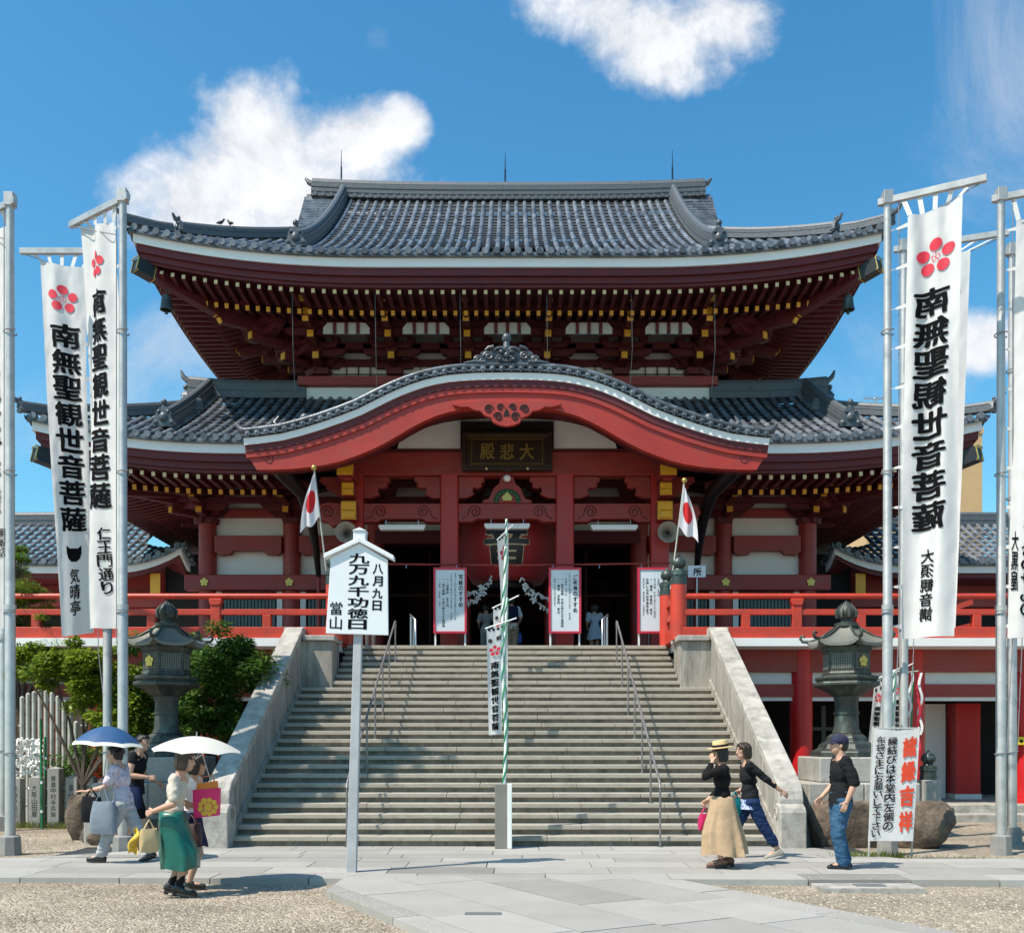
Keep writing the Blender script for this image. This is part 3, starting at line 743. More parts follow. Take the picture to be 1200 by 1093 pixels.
b.build('inner_screen', m_inner, hall)
# ------------------------------------------------------------------ veranda, ground floor
FZ = 3.8
b = MB(); b.bx(-15, -3.72, 21.5, 46, 3.63, FZ); b.bx(3.72, 15, 21.5, 46, 3.63, FZ); b.bx(-3.719, 3.719, 23.4, 46, 3.63, FZ); b.build('veranda_slab', m_wband, hall)
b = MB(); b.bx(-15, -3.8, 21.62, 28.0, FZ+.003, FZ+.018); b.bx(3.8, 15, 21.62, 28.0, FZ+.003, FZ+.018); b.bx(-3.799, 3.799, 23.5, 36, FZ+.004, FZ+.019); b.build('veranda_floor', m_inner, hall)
b = MB()
for sx in (-1, 1):
    for (y0_, y1_, z0_, z1_, nm, mm) in ((22.3,22.7,3.14,3.628,'floor_beam',m_beam),(22.36,22.64,2.60,2.88,'floor_beam',m_beam),(22.42,22.6,2.881,3.139,'plaster_band',m_white),(22.4,22.62,2.52,2.599,'plaster_band',m_white)):
        b = MB(); b.bx(*sorted((sx*3.9, sx*15)), y0_, y1_, z0_, z1_); b.build(nm, mm, hall)
cc0 = MB(); cc0.tube([(0,0,0),(0,0,3.35)], .245, 20); cc0.tube([(0,0,-.02),(0,0,.1)], .30, 20)
cf = None
for sx in (-1, 1):
    for x in (4.1, 6.47, 8.93, 11.4, 13.86):
        p = Vector((sx*x, 22.5, 0.27))-wloc(hall)
        if cf is None: cf = cc0.build('ground_column', m_red, hall, smooth=40, local=True); o = cf
        else: o = inst(cf, 'ground_column', hall, p)
        o.location = p
for sx in (-1, 1):
    b = MB(); b.bx(*sorted((sx*4.7, sx*15)), 21.9, 27, -.1, .28); b.build('plinth', m_capst, hall, bevel=.015)
    b = MB(); b.bx(*sorted((sx*4.7, sx*15)), 21.45, 21.899, -.1, .10); b.build('plinth_step', m_capst, hall, bevel=.015)
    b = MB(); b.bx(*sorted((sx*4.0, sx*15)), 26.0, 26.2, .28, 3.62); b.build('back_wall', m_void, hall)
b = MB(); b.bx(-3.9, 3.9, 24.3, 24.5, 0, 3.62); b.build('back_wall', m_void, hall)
for sx in (-1, 1):
    for x0, x1 in ((4.4, 5.0), (9.85, 10.45)): b = MB(); b.bx(*sorted((sx*x0, sx*x1)), 24.4, 24.7, .28, 2.52); b.build('ground_wall', m_white, hall)
    b = MB(); b.bx(*sorted((sx*10.52, sx*11.1)), 24.0, 24.5, .40, 2.52); b.build('red_wall_panel', m_red, hall)
    b = MB(); b.bx(*sorted((sx*10.5, sx*11.12)), 23.98, 24.52, .281, .399); b.build('panel_base', m_white, hall)
    for xa, xb in ((7.0, 8.4), (9.0, 9.8)):
        b = MB()
        for x in (xa, xb, (xa+xb)/2): b.bx(*sorted((sx*x-.05, sx*x+.05)), 24.9, 24.98, .28, 2.5)
        b.bx(*sorted((sx*xa, sx*xb)), 24.89, 24.97, 1.9, 1.98); b.bx(*sorted((sx*xa, sx*xb)), 24.91, 24.97, .5, .56)
        b.build('door_frame', m_lat, hall)
# porch columns and beams
PC = (-3.78, -1.43, 1.43, 3.78); PY = 25.5
p0 = MB(); p0.bx(-.22, .22, -.22, .22, 0, 4.5)
pf = None
for x in PC:
    p = Vector((x, PY, FZ+.02))-wloc(hall)
    if pf is None: pf = p0.build('porch_column', m_col, hall, local=True, bevel=.03); o = pf
    else: o = inst(pf, 'porch_column', hall, p)
    o.location = p
b = MB(); b.bx(-4.15, 4.15, PY-.24, PY+.2, 8.20, 8.79); b.build('porch_lintel', m_beam, hall, bevel=.03)
b = MB(); b.bx(-3.0, 3.0, PY-.20, PY+.15, 8.792, 8.86); b.build('lintel_cap', m_dark, hall)
def spiral(c, r0, turns, sx=1, y=0.0, n=26, r=.022):
    mbx = []
    for i in range(n+1):
        t = i/n; a = t*turns*2*PI; rr = r0*(1-t*.82); mbx.append((c[0]+sx*rr*math.cos(a), y, c[1]+rr*math.sin(a)))
    return mbx
for (xa, xb) in ((-3.56, -1.65), (-1.21, 1.21), (1.65, 3.56)):
    w = xb-xa
    pts = [(xa,7.52),(xb,7.52),(xb,7.06),(xb-.35,7.06),(xb-.45,7.13),(xa+.45,7.13),(xa+.35,7.06),(xa,7.06)]
    b = MB(); b.ext(pts, PY-.17, PY+.17); o = b.build('scroll_beam', m_beam, hall, bevel=.015)
    for xs, s in ((xa+.42, -1), (xb-.42, 1)):
        g = MB(); g.tube(spiral((xs, 7.31), .16, 1.7, s, PY-.172), .016, 5); g.tube([(xs+s*.16, PY-.172, 7.31), (xs+s*.2,PY-.172,7.2),(xs+s*.33,PY-.172,7.13)], .014, 5)
        g.build('scroll_carving', m_dark, o)
    for xs, s in ((xa, 1), (xb, -1)):
        q = MB(); f = lambda x, z: (xs+s*x, z)
        q.ext([f(0,8.19),f(.62,8.19),f(.66,8.10),f(.56,8.02),f(.60,7.95),f(.47,7.90),f(.38,7.93),f(.34,7.84),f(.40,7.76),f(.28,7.70),f(.16,7.66),f(0,7.66)], PY-.12, PY+.1)
        q.build('corbel', m_beam, hall, bevel=.01)
q = MB(); q.ext([(-.62,7.53),(.62,7.53),(.60,7.60),(.46,7.64),(.40,7.74),(.34,7.90),(.2,8.02),(.16,8.19),(-.16,8.19),(-.2,8.02),(-.34,7.90),(-.40,7.74),(-.46,7.64),(-.60,7.60)], PY-.16, PY+.12)
kz = q.build('frog_leg_strut', m_beam, hall, bevel=.012)
q = MB()
for k in range(9):
    a = PI*k/8; q.ball((.27*math.cos(a), PY-.18, 7.58+.24*math.sin(a)), (.07,.03,.06), 7)
q.build('leaf_carving', m_green, kz, smooth=180)
q = MB(); q.ext([(-.1,7.58),(.1,7.58),(.13,7.66),(0,7.80),(-.13,7.66)], PY-.21, PY-.165); q.build('crest_carving', m_gilt, kz)
for sx in (-1, 1):
    # yellow-ended bracket arms on the outer porch columns, and scrolled beam nose
    for i, (z0, z1, w, yo) in enumerate(((7.96, 8.24, .20, 24.35), (7.58, 7.90, .15, 24.75), (7.02, 7.48, .19, 24.9))):
        b = MB(); x = sx*3.85
        b.bx(x-w, x+w, yo, PY-.24, z0, z1)
        if i: b.bx(x-w*.8, x+w*.8, yo-.06, yo-.001, z0+.04, (z0+z1)/2-.02); b.bx(x-w*.9, x+w*.9, yo-.03, yo-.001, (z0+z1)/2, z1-.02)
        else: b.bx(x-w*.95, x+w*.95, yo-.02, yo-.001, z0+.02, z1-.02)
        o = b.build('bracket_arm', [m_beam, m_gold], hall, bevel=.012)
        me = o.data
        for pl in me.polygons:
            if all(me.vertices[v].co.y+34 < yo+.003 for v in pl.vertices): pl.material_index = 1
        if i == 0:
            b = MB(); b.bx(x-w*.6, x+w*.6, yo+.15, yo+.5, z0-.05, z0-.002); b.build('bearing_block', m_beam, hall, bevel=.02)
    b = MB(); f = lambda x, z: (sx*x, z)
    b.ext([f(4.0,7.52),f(4.45,7.55),f(4.72,7.46),f(4.80,7.28),f(4.66,7.12),f(4.46,7.06),f(4.36,6.96),f(4.2,7.0),f(4.0,7.06)], PY-.15, PY+.15)
    o = b.build('beam_nose', m_beam, hall, bevel=.015)
    g = MB(); g.tube(spiral((sx*4.45, 7.3), .17, 1.6, sx, PY-.152), .016, 5); g.build('scroll_carving', m_dark, o)
    b = MB(); b.ext([f(4.0,8.19),f(4.62,8.19),f(4.66,8.08),f(4.5,8.0),f(4.5,7.9),f(4.34,7.84),f(4.2,7.72),f(4.0,7.68)], PY-.12, PY+.1); b.build('corbel', m_beam, hall, bevel=.01)
    # tie beams back to the hall, curved
    pts = [(sx*3.78, PY+.2+(27.8-PY-.2)*i/8, 7.6+.5*math.sin(PI*i/8*.7)) for i in range(9)]
    b = MB()
    for i in range(8): b.bar(pts[i], pts[i+1], .26, .38)
    b.build('shrimp_beam', m_beam, hall)
# karahafu: undulating gable of the porch
KY = 22.8
kp = [(286,514),(305,512),(330,508.6),(352,503),(375,496),(398,488),(420,479.5),(436,471.5),(450,464.5),(465,457.5),(480,451.6),(495,446.6),(510,442.9),(525,440.3),(540,438.8),(558,437.8),(576,437.4),(594,437.2)]
kb = [(300,549.5),(318,549.5),(340,548.5),(362,546.5),(382,543.5),(402,538.5),(420,532),(436,525.5),(450,518.5),(465,510),(480,501),(495,493),(510,486.5),(525,482),(540,479),(558,477.2),(576,476.3),(594,476)]
def kconv(l): 
    r = [((u-593.7)*KY/FP, CZ+(870-v)*KY/FP) for u, v in l]
    return r+[(-x, z) for x, z in reversed(r[:-1])]
KT, KB = kconv(kp), kconv(kb)
def koff(poly, d, sxs=1.0):
    out = []
    for i, (x, z) in enumerate(poly):
        a = poly[max(i-1,0)]; c = poly[min(i+1,len(poly)-1)]; tx, tz = c[0]-a[0], c[1]-a[1]; l = math.hypot(tx, tz)
        out.append((x-tz/l*d, z+tx/l*d))
    return out
W1 = koff(KT, -.15)
b = MB(); b.band(KT, W1, KY-.04, KY+.22); b.build('white_gable_edge', m_wband, hall)
b = MB(); b.band(W1, koff(KT, -.30), KY+.0, KY+.24); b.build('gable_moulding', m_dark, hall)
b = MB(); b.band(koff(KT, -.302), [(x, z+.0) for x, z in KB], KY+.06, KY+.26)
b.band(koff(KT, -.31), koff(KT, -.42), KY+.02, KY+.059)
hb = b.build('gable_board', m_hafu, hall)
for s in (-1, 1):
    g = MB(); g.tube(spiral((s*5.32, 7.93), .14, 1.5, s, KY+.058), .012, 5)
    g.build('scroll_carving', m_dark, hb)
b = MB(); b.band(koff(KB, .3), koff(KB, .06), KY+.30, KY+.5); b.band(koff(KB, .4), koff(KB, .13), KY+.55, KY+.8); b.band(koff(KB, .45), koff(KB, .20), KY+.9, KY+1.2)
b.build('gable_ribs', m_dark, hall)
b = MB(); top = koff(KT, -.30); b.band(koff(KT, -.02), koff(KT, -.20), KY+.27, 25.3)
b.build('porch_ceiling', m_dark, hall)
# white panel behind
inner = [(x, z) for x, z in koff(KT, -.21) if abs(x) < 2.75]
b = MB(); b.ext([(-2.72, 8.86)]+inner+[(2.72, 8.86)], 25.32, 25.42); b.build('gable_panel', m_white, hall)
b = MB(); b.bx(-1.15, 1.15, 25.20, 25.31, 8.86, 9.5); b.build('plaque_backing', m_void, hall)
# porch roof tiles
def kz_at(x):
    for i in range(len(KT)-1):
        if KT[i][0] <= x <= KT[i+1][0]:
            t = (x-KT[i][0])/(KT[i+1][0]-KT[i][0]); return KT[i][1]+(KT[i+1][1]-KT[i][1])*t
    return KT[0][1]
b = MB(); b.band(koff(KT, .12), koff(KT, .005), KY+.05, 28.5); porch_roof = b.build('porch_roof', m_tiled, hall)
# arc-length samples
arc = [0.0]
for i in range(1, len(KT)): arc.append(arc[-1]+math.hypot(KT[i][0]-KT[i-1][0], KT[i][1]-KT[i-1][1]))
def karc(s, off):
    po = koff(KT, off); s = max(0, min(arc[-1]-1e-6, s))
    for i in range(len(arc)-1):
        if arc[i] <= s <= arc[i+1]:
            t = (s-arc[i])/(arc[i+1]-arc[i]); return (po[i][0]+(po[i+1][0]-po[i][0])*t, po[i][1]+(po[i+1][1]-po[i][1])*t)
rw = MB(); rows = int((28.0-KY)/.27)
for k in range(rows):
    y = KY+.42+.27*k; rw.tube([(x, y, z) for x, z in koff(KT, .14)], .068, 7)
rw.build('cover_tiles', m_tile, porch_roof, smooth=60)
rw = MB(); rw.tube([(x, KY+.02, z) for x, z in koff(KT, .19)], .06, 8); rw.tube([(x, KY+.22, z) for x, z in koff(KT, .20)], .06, 8)
nv = 58
for k in range(nv):
    s = arc[-1]*(k+.5)/nv; x, z = karc(s, .075); rw.tube([(x, KY-.12, z), (x, KY+.1, z)], .066, 9)
    rw.ball((x, KY-.125, z), (.034,.02,.034), 6)
for k in range(nv+1):
    s = arc[-1]*k/nv; x, z = karc(s, .05); rw.bar((x-.05,KY-.05,z), (x+.05, KY-.05, z), .1, .04)
rw.build('verge_tiles', m_tile, porch_roof, smooth=50)
for s in (-1, 1):
    o_ = MB(); c = Vector((s*5.72, KY+.1, kz_at(5.72)+.15))
    o_.tube([c+Vector((-s*.5,0,.0)), c, c+Vector((s*.22,0,.06)), c+Vector((s*.34,0,.2))], [.10,.10,.08,.03], 8)
    # small guardian-beast tile
    d = c+Vector((-s*.75, .9, .40))
    o_.tube([d+Vector((s*.3,0,-.12)), d, d+Vector((-s*.18,0,.10))], [.12,.14,.10], 8); o_.ball(d+Vector((-s*.28,-.02,.2)), (.13,.12,.12), 8)
    o_.tube([d+Vector((s*.3,0,-.05)), d+Vector((s*.42,0,.12)), d+Vector((s*.33,0,.26))], [.06,.07,.02], 7)
    for q in (-.16, .2): o_.tube([d+Vector((q,.05,0)), d+Vector((q,-.05,-.28))], [.06,.05], 6)
    o_.build('ridge_end_tile', m_orn, porch_roof, smooth=50)
# big demon-mask ridge tile on the porch peak
o_ = MB(); zk = kz_at(0)+.22; MS = .80
half = [(0,.50),(.22,.48),(.34,.40),(.40,.36),(.52,.36),(.62,.30),(.58,.22),(.72,.16),(.86,.06),(.98,0)]
poly = half+[(-x, z) for x, z in reversed(half[1:])]
o_.ext([(x, zk+z) for x, z in poly], KY+.02, KY+.22)
_b0 = len(o_.v)*0
fc = lambda x, z, y=0: (x, KY-.02-y, zk+z)
for s in (-1, 1):
    o_.ball(fc(s*.12,.30,.02), (.07,.06,.05), 8); o_.tube([fc(s*.04,.36),fc(s*.13,.42),fc(s*.24,.40),fc(s*.3,.33)], [.04,.05,.04,.02], 7)
    o_.ball(fc(s*.16,.09,.03), .055, 7); o_.tube([fc(s*.08,.16),fc(s*.2,.2),fc(s*.26,.1)], [.03,.04,.02], 6)
    o_.tube([(x, KY-.0, z) for x, _, z in spiral((s*.42, zk+.20), .12, 1.5, s, 0)], .035, 6); o_.tube([(x, KY-.0, z) for x, _, z in spiral((s*.66, zk+.12), .09, 1.5, s, 0)], .03, 6)
    o_.tube([fc(s*.3,.45),fc(s*.42,.43),fc(s*.5,.36)], [.05,.04,.02], 6); o_.tube([fc(s*.5,.02),fc(s*.75,.04),fc(s*1.0,0)], [.05,.04,.02], 6)
o_.ball(fc(0,.2,.04), (.06,.06,.08), 8); o_.tube([fc(-.12,.06),fc(0,.04,.02),fc(.12,.06)], .03, 6)
for t in (-.08, 0, .08): o_.ball(fc(t,.085,.03), (.025,.02,.03), 5)
o_.tube([(0,KY+.1,zk+.45),(0,KY+.1,zk+.62)], [.10,.075], 10); o_.ball((0,KY+.1,zk+.74), (.115,.115,.14), 10)
o_.v = [(x*.95, y, zk+(z-zk)*MS) for x, y, z in o_.v]; o_.build('demon_mask_tile', m_orn, porch_roof, smooth=50)
rb = MB(); ridge_bar(rb, [(0, KY+.2+i*.8, zk-.06) for i in range(6)], .36, .34); rb.build('porch_ridge', m_ridge, porch_roof)
# carved pendant under the gable
c = MB(); z0 = CZ+(870-476)*KY/FP+.12
half = [(0,-.02),(.5,0),(.9,-.02),(1.22,-.06),(1.18,-.12),(1.0,-.16),(.86,-.15),(.74,-.22),(.58,-.25),(.5,-.34),(.34,-.40),(.30,-.5),(.16,-.56),(0,-.58)]
c.ext([(x, z0+z) for x, z in half]+[(-x, z0+z) for x, z in reversed(half[1:])], KY-.06, KY+.055)
pend = c.build('carved_pendant', m_hafu, hall, bevel=.012)
g = MB()
for s in (-1, 1):
    g.tube(spiral((s*.19, z0-.37), .10, 1.6, s, KY-.065), .017, 5); g.tube(spiral((s*.40, z0-.2), .10, 1.6, -s, KY-.065), .017, 5); g.tube(spiral((s*.14, z0-.16), .08, 1.5, -s, KY-.065), .015, 5)
g.ext([(-.07,z0-.36),(.07,z0-.36),(.05,z0-.27),(0,z0-.18),(-.05,z0-.27)], KY-.068, KY-.06)
g.build('scroll_carving', m_void, pend)
b = MB(); b.bx(-4.9, 4.9, 25.45, 28.0, 8.81, 8.9); b.build('inner_ceiling', m_dark, hall)
# black gutters sweeping in from the eave corners of the porch
for s in (-1, 1):
    g = MB()
    pts = [(s*5.62,24.0,8.62),(s*5.60,24.2,8.35),(s*5.35,24.6,8.05),(s*5.05,25.2,7.75),(s*4.95,25.9,7.2),(s*4.95,26.5,6.6),(s*4.98,27.0,6.0)]
    g.tube(pts, [.26,.25,.20,.17,.14,.10,.07], 8); g.build('gutter', m_black, hall, smooth=60)
    g = MB(); g.tube([(s*4.98,27.0,6.0),(s*4.98,27.05,3.85)], .05, 8); g.build('downpipe', m_beam, hall, smooth=60)
# name plaque
pl = thing('name_plaque', 'dark carved plaque with gilt characters under the porch gable', 'plaque', (0, 25.0, 8.24))
Mp = Matrix.Rotation(math.radians(-9), 3, 'X'); pp = lambda x, y, z: Vector((0,25.0,8.24))+Mp@Vector((x, y, z))
b = MB(); b.ext([(-1.08,0),(1.08,0),(1.08,.94),(-1.08,.94)], -.05, .05, 0, pp); b.build('board', m_plaque, pl)
b = MB()
for x0, x1, z0_, z1_ in ((-1.1,1.1,-.02,.07),(-1.1,1.1,.87,.96),(-1.1,-1.0,.07,.87),(1.0,1.1,.07,.87)): b.ext([(x0,z0_),(x1,z0_),(x1,z1_),(x0,z1_)], -.12, .06, 0, pp)
fr = b.build('frame', m_plaque, pl, bevel=.012)
b = MB()
for x0, x1, z0_, z1_ in ((-.86,.86,.14,.165),(-.86,.86,.775,.80),(-.88,-.855,.14,.80),(.855,.88,.14,.80),(-1.1,1.1,.07,.082),(-1.1,1.1,.86,.872)): b.ext([(x0,z0_),(x1,z0_),(x1,z1_),(x0,z1_)], -.062, -.048, 0, pp)
for k in range(34):
    x = -1.0+2.0*k/33; 
    for z in (.105, .835): b.ball(pp(x, -.06, z), (.018,.012,.018), 5)
b.build('gilt_border', mat('dull gilt', (0.22,0.13,0.035), 0.45, 0.3, 9.0, metal=0.5), pl)
b = MB()
for i, ch in enumerate('殿悲大'): fit_glyph(b, ch, -.48+.48*i, .47, .36, .42, lambda x, z: pp(x, -.056, z), bold=.02, brush=.6, seed=i)
b.build('lettering', m_gilt, pl)
b = MB()
for x in (-.5, .5): b.ball(pp(x, -.16, -.02), .035, 8)
b.build('stud', m_tip, pl, smooth=180)
# ------------------------------------------------------------------ ground
def gravel_mat():
    m = bpy.data.materials.new('pale crushed gravel'); m.use_nodes = True; nt = m.node_tree; N = nt.nodes.new; L = nt.links.new
    b = nt.nodes['Principled BSDF']; b.inputs['Roughness'].default_value = 0.95; b.inputs['Specular IOR Level'].default_value = 0.2
    g = N('ShaderNodeNewGeometry')
    v = N('ShaderNodeTexVoronoi'); v.inputs['Scale'].default_value = 42; L(g.outputs['Position'], v.inputs['Vector'])
    v2 = N('ShaderNodeTexVoronoi'); v2.inputs['Scale'].default_value = 17; L(g.outputs['Position'], v2.inputs['Vector'])
    n = N('ShaderNodeTexNoise'); n.inputs['Scale'].default_value = 0.8; n.inputs['Detail'].default_value = 8; L(g.outputs['Position'], n.inputs['Vector'])
    sp = N('ShaderNodeSeparateColor'); L(v.outputs['Color'], sp.inputs[0]); sp2 = N('ShaderNodeSeparateColor'); L(v2.outputs['Color'], sp2.inputs[0])
    cr = N('ShaderNodeValToRGB'); e = cr.color_ramp.elements
    e[0].position = 0; e[0].color = (0.20,0.165,0.125,1); e[1].position = 1; e[1].color = (0.56,0.49,0.40,1)
    k = e.new(0.35); k.color = (0.34,0.28,0.21,1); k = e.new(0.7); k.color = (0.44,0.37,0.29,1)
    mx0 = N('ShaderNodeMix'); mx0.inputs['Factor'].default_value = 0.35; L(sp.outputs[0], mx0.inputs['A']); L(sp2.outputs[1], mx0.inputs['B']); L(mx0.outputs['Result'], cr.inputs[0])
    r = N('ShaderNodeMapRange'); r.inputs['From Min'].default_value = .3; r.inputs['From Max'].default_value = .7; r.inputs['To Min'].default_value = .72; r.inputs['To Max'].default_value = 1.12; L(n.outputs['Fac'], r.inputs['Value'])
    s = N('ShaderNodeVectorMath'); s.operation = 'SCALE'; L(cr.outputs[0], s.inputs[0]); L(r.outputs[0], s.inputs['Scale']); L(s.outputs[0], b.inputs['Base Color'])
    ad = N('ShaderNodeMath'); ad.operation = 'ADD'; L(v.outputs['Distance'], ad.inputs[0]); L(v2.outputs['Distance'], ad.inputs[1])
    bp = N('ShaderNodeBump'); bp.invert = True; bp.inputs['Strength'].default_value = 1.0; bp.inputs['Distance'].default_value = 0.025; L(ad.outputs[0], bp.inputs['Height']); L(bp.outputs[0], b.inputs['Normal'])
    return m
m_gravel = gravel_mat()
GZ = -0.06
b = MB()
def gz(x, y):
    if abs(x) > 60 or y > 70 or y < -20: return GZ
    return GZ+0.03*(mnoise.noise(Vector((x*.25, y*.25, 0)))-.2)*(1 if y > 6 else .5)-0.006
b.grid(lambda u, v: (-30+60*u, -4+40*v, gz(-30+60*u, -4+40*v)), 60, 50)
b.add([(-700,-700,GZ-.06),(700,-700,GZ-.06),(700,900,GZ-.06),(-700,900,GZ-.06)], [(0,1,2,3)])
struct(b.build('ground', m_gravel, smooth=180))
def paving_mat():
    m = bpy.data.materials.new('pale granite paving'); m.use_nodes = True; nt = m.node_tree; N = nt.nodes.new; L = nt.links.new
    b = nt.nodes['Principled BSDF']; b.inputs['Roughness'].default_value = 0.6; b.inputs['Specular IOR Level'].default_value = 0.4
    g = N('ShaderNodeNewGeometry'); oi = N('ShaderNodeAttribute'); oi.attribute_name = 'slab'
    n = N('ShaderNodeTexNoise'); n.inputs['Scale'].default_value = 1.3; n.inputs['Detail'].default_value = 9; n.inputs['Roughness'].default_value = .7; L(g.outputs['Position'], n.inputs['Vector'])
    n2 = N('ShaderNodeTexNoise'); n2.inputs['Scale'].default_value = 120; n2.inputs['Detail'].default_value = 2; L(g.outputs['Position'], n2.inputs['Vector'])
    a = N('ShaderNodeMath'); a.operation = 'MULTIPLY_ADD'; L(n.outputs['Fac'], a.inputs[0]); a.inputs[1].default_value = .5; L(oi.outputs['Fac'], a.inputs[2])
    a2 = N('ShaderNodeMath'); a2.operation = 'MULTIPLY_ADD'; L(n2.outputs['Fac'], a2.inputs[0]); a2.inputs[1].default_value = .25; L(a.outputs[0], a2.inputs[2])
    cr = N('ShaderNodeValToRGB'); e = cr.color_ramp.elements; e[0].position = .2; e[0].color = (0.20,0.19,0.175,1); e[1].position = 1.0; e[1].color = (0.46,0.44,0.405,1)
    L(a2.outputs[0], cr.inputs[0]); L(cr.outputs[0], b.inputs['Base Color'])
    return m
m_pave = paving_mat()
def slab_field(name, poly, ang, bw, bh, org, top=0.0, thick=0.11, gap=0.007, tones=None):
    "granite flags laid in running bond inside a polygon (x,y)"
    import functools
    ca, sa = math.cos(ang), math.sin(ang)
    toL = lambda p: ((p[0]-org[0])*ca+(p[1]-org[1])*sa, -(p[0]-org[0])*sa+(p[1]-org[1])*ca)
    toW = lambda p: (org[0]+p[0]*ca-p[1]*sa, org[1]+p[0]*sa+p[1]*ca)
    pl = [toL(p) for p in poly]
    area = sum(pl[i][0]*pl[(i+1)%len(pl)][1]-pl[(i+1)%len(pl)][0]*pl[i][1] for i in range(len(pl)))
    if area < 0: pl = pl[::-1]
    x0, x1 = min(p[0] for p in pl), max(p[0] for p in pl); y0, y1 = min(p[1] for p in pl), max(p[1] for p in pl)
    def clip(subj, a, c):
        out = []
        def side(p): return (c[0]-a[0])*(p[1]-a[1])-(c[1]-a[1])*(p[0]-a[0])
        for i in range(len(subj)):
            p, q = subj[i], subj[(i+1) % len(subj)]; sp, sq = side(p), side(q)
            if sp >= 0: out.append(p)
            if sp*sq < 0: t = sp/(sp-sq); out.append((p[0]+(q[0]-p[0])*t, p[1]+(q[1]-p[1])*t))
        return out
    rnd = random.Random(hash(name) % 1000 if False else sum(map(ord, name)))
    mb = MB(); vals = []
    r = 0; y = y0-rnd.random()*bh*.4
    while y < y1:
        x = x0-rnd.random()*bw
        while x < x1:
            w = bw*rnd.uniform(.75, 1.25)
            q = [(x+gap,y+gap),(x+w-gap,y+gap),(x+w-gap,y+bh-gap),(x+gap,y+bh-gap)]
            for i in range(len(pl)):
                if len(q) < 3: break
                q = clip(q, pl[i], pl[(i+1) % len(pl)])
            if len(q) >= 3:
                n = len(q); W = [toW(p) for p in q]; jz = rnd.uniform(-.0015,.0015)
                mb.add([(a, b_, top+jz) for a, b_ in W]+[(a, b_, top-thick) for a, b_ in W], [tuple(range(n))]+[(i, n+i, n+(i+1)%n, (i+1)%n) for i in range(n)])
                vals += [rnd.uniform(.12,.40) if rnd.random() < .85 else rnd.uniform(-.08,.12)]*(n+1)
            x += w
        y += bh; r += 1
    o = mb.build(name, m_pave)
    at = o.data.attributes.new('slab', 'FLOAT', 'FACE'); at.data.foreach_set('value', vals[:len(o.data.polygons)])
    return struct(o)
slab_field('cross_path', [(-16,12.35),(16,11.75),(16,14.1),(-16,14.35)], -0.012, 1.35, .62, (0,12))
slab_field('stair_apron', [(-6.6,14.36),(5.5,14.2),(4.75,15.62),(4.2,15.9),(-4.2,15.9),(-4.9,15.7)], 0, 1.4, .55, (0,14), top=-0.002)
slab_field('diagonal_path', [(-1.86,12.45),(-1.90,11.1),(3.4,1.2),(9.0,-1.0),(2.1,11.95)], math.atan2(-2.36,1.41)*0+math.radians(-60)+PI/2*0, 1.5, .8, (0,11), top=0.003)
b = MB(); b.bx(-6.5, 5.4, 14.3, 16, GZ-.1, -.03); b.bx(-16,16,12.5,14.2,GZ-.1,-.0301); 
struct(b.build('mortar_bed', m_tiled))
# small manhole lid in the paving
b = MB(); c = P(980,1023,12.6); b.bx(c.x-.55, c.x+.6, 11.35, 11.78, GZ-.05, -.012); struct(b.build('concrete_pad', m_capst))
lid = MB(); lid.bx(c.x-.12, c.x+.22, 11.50, 11.66, -.0119, .0); tag(lid.build('drain_cover', mat('cast iron', (0.13,0.14,0.15), .6, .2, 8), bevel=.004), 'small dark iron drain cover in the concrete pad by the right gravel', 'drain cover')
c = P(330,1084,9.0); c2 = P(628, 1083, 9.0)
lid = MB(); lid.bx(-.32, .02, 9.5, 9.62, .0045, .012); tag(lid.build('drain_cover', MATS['cast iron'], bevel=.003), 'small grey iron cover let into the diagonal granite path', 'drain cover')
# ------------------------------------------------------------------ stone stair
stair = thing('stone_staircase', 'broad weathered granite staircase with sloping side walls rising to the temple', 'staircase', (0, 15.9, 0))
RISE, TREAD, NS = 0.152, 0.305, 25
rnd = random.Random(3)
for n in range(1, NS+1):
    y = 15.9+TREAD*(n-1); hw = 4.22 if n < 20 else 3.62; z = RISE*n
    b = MB(); x = -hw
    while x < hw-.01:
        w = rnd.uniform(1.3, 2.1); x2 = x+w
        if hw-x2 < .6: x2 = hw
        j = rnd.uniform(-.004,.004)
        b.bx(x+.003, x2-.003, y-.055+j, y+TREAD+.05, z-.074, z+j*.4)
        x = x2
    so = b.build('step', m_step, stair, bevel=.008); b = MB(); x = -hw
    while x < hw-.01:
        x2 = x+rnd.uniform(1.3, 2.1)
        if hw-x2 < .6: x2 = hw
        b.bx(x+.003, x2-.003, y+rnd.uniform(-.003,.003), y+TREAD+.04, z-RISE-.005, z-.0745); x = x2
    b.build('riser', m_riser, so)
b = MB(); b.ext([(15.95,-.1),(15.95,.0),(23.5,3.64),(23.5,-.1)], -4.2, 4.2, 0, lambda y, x, z: (x, y, z)); b.build('stair_core', m_tiled, stair)
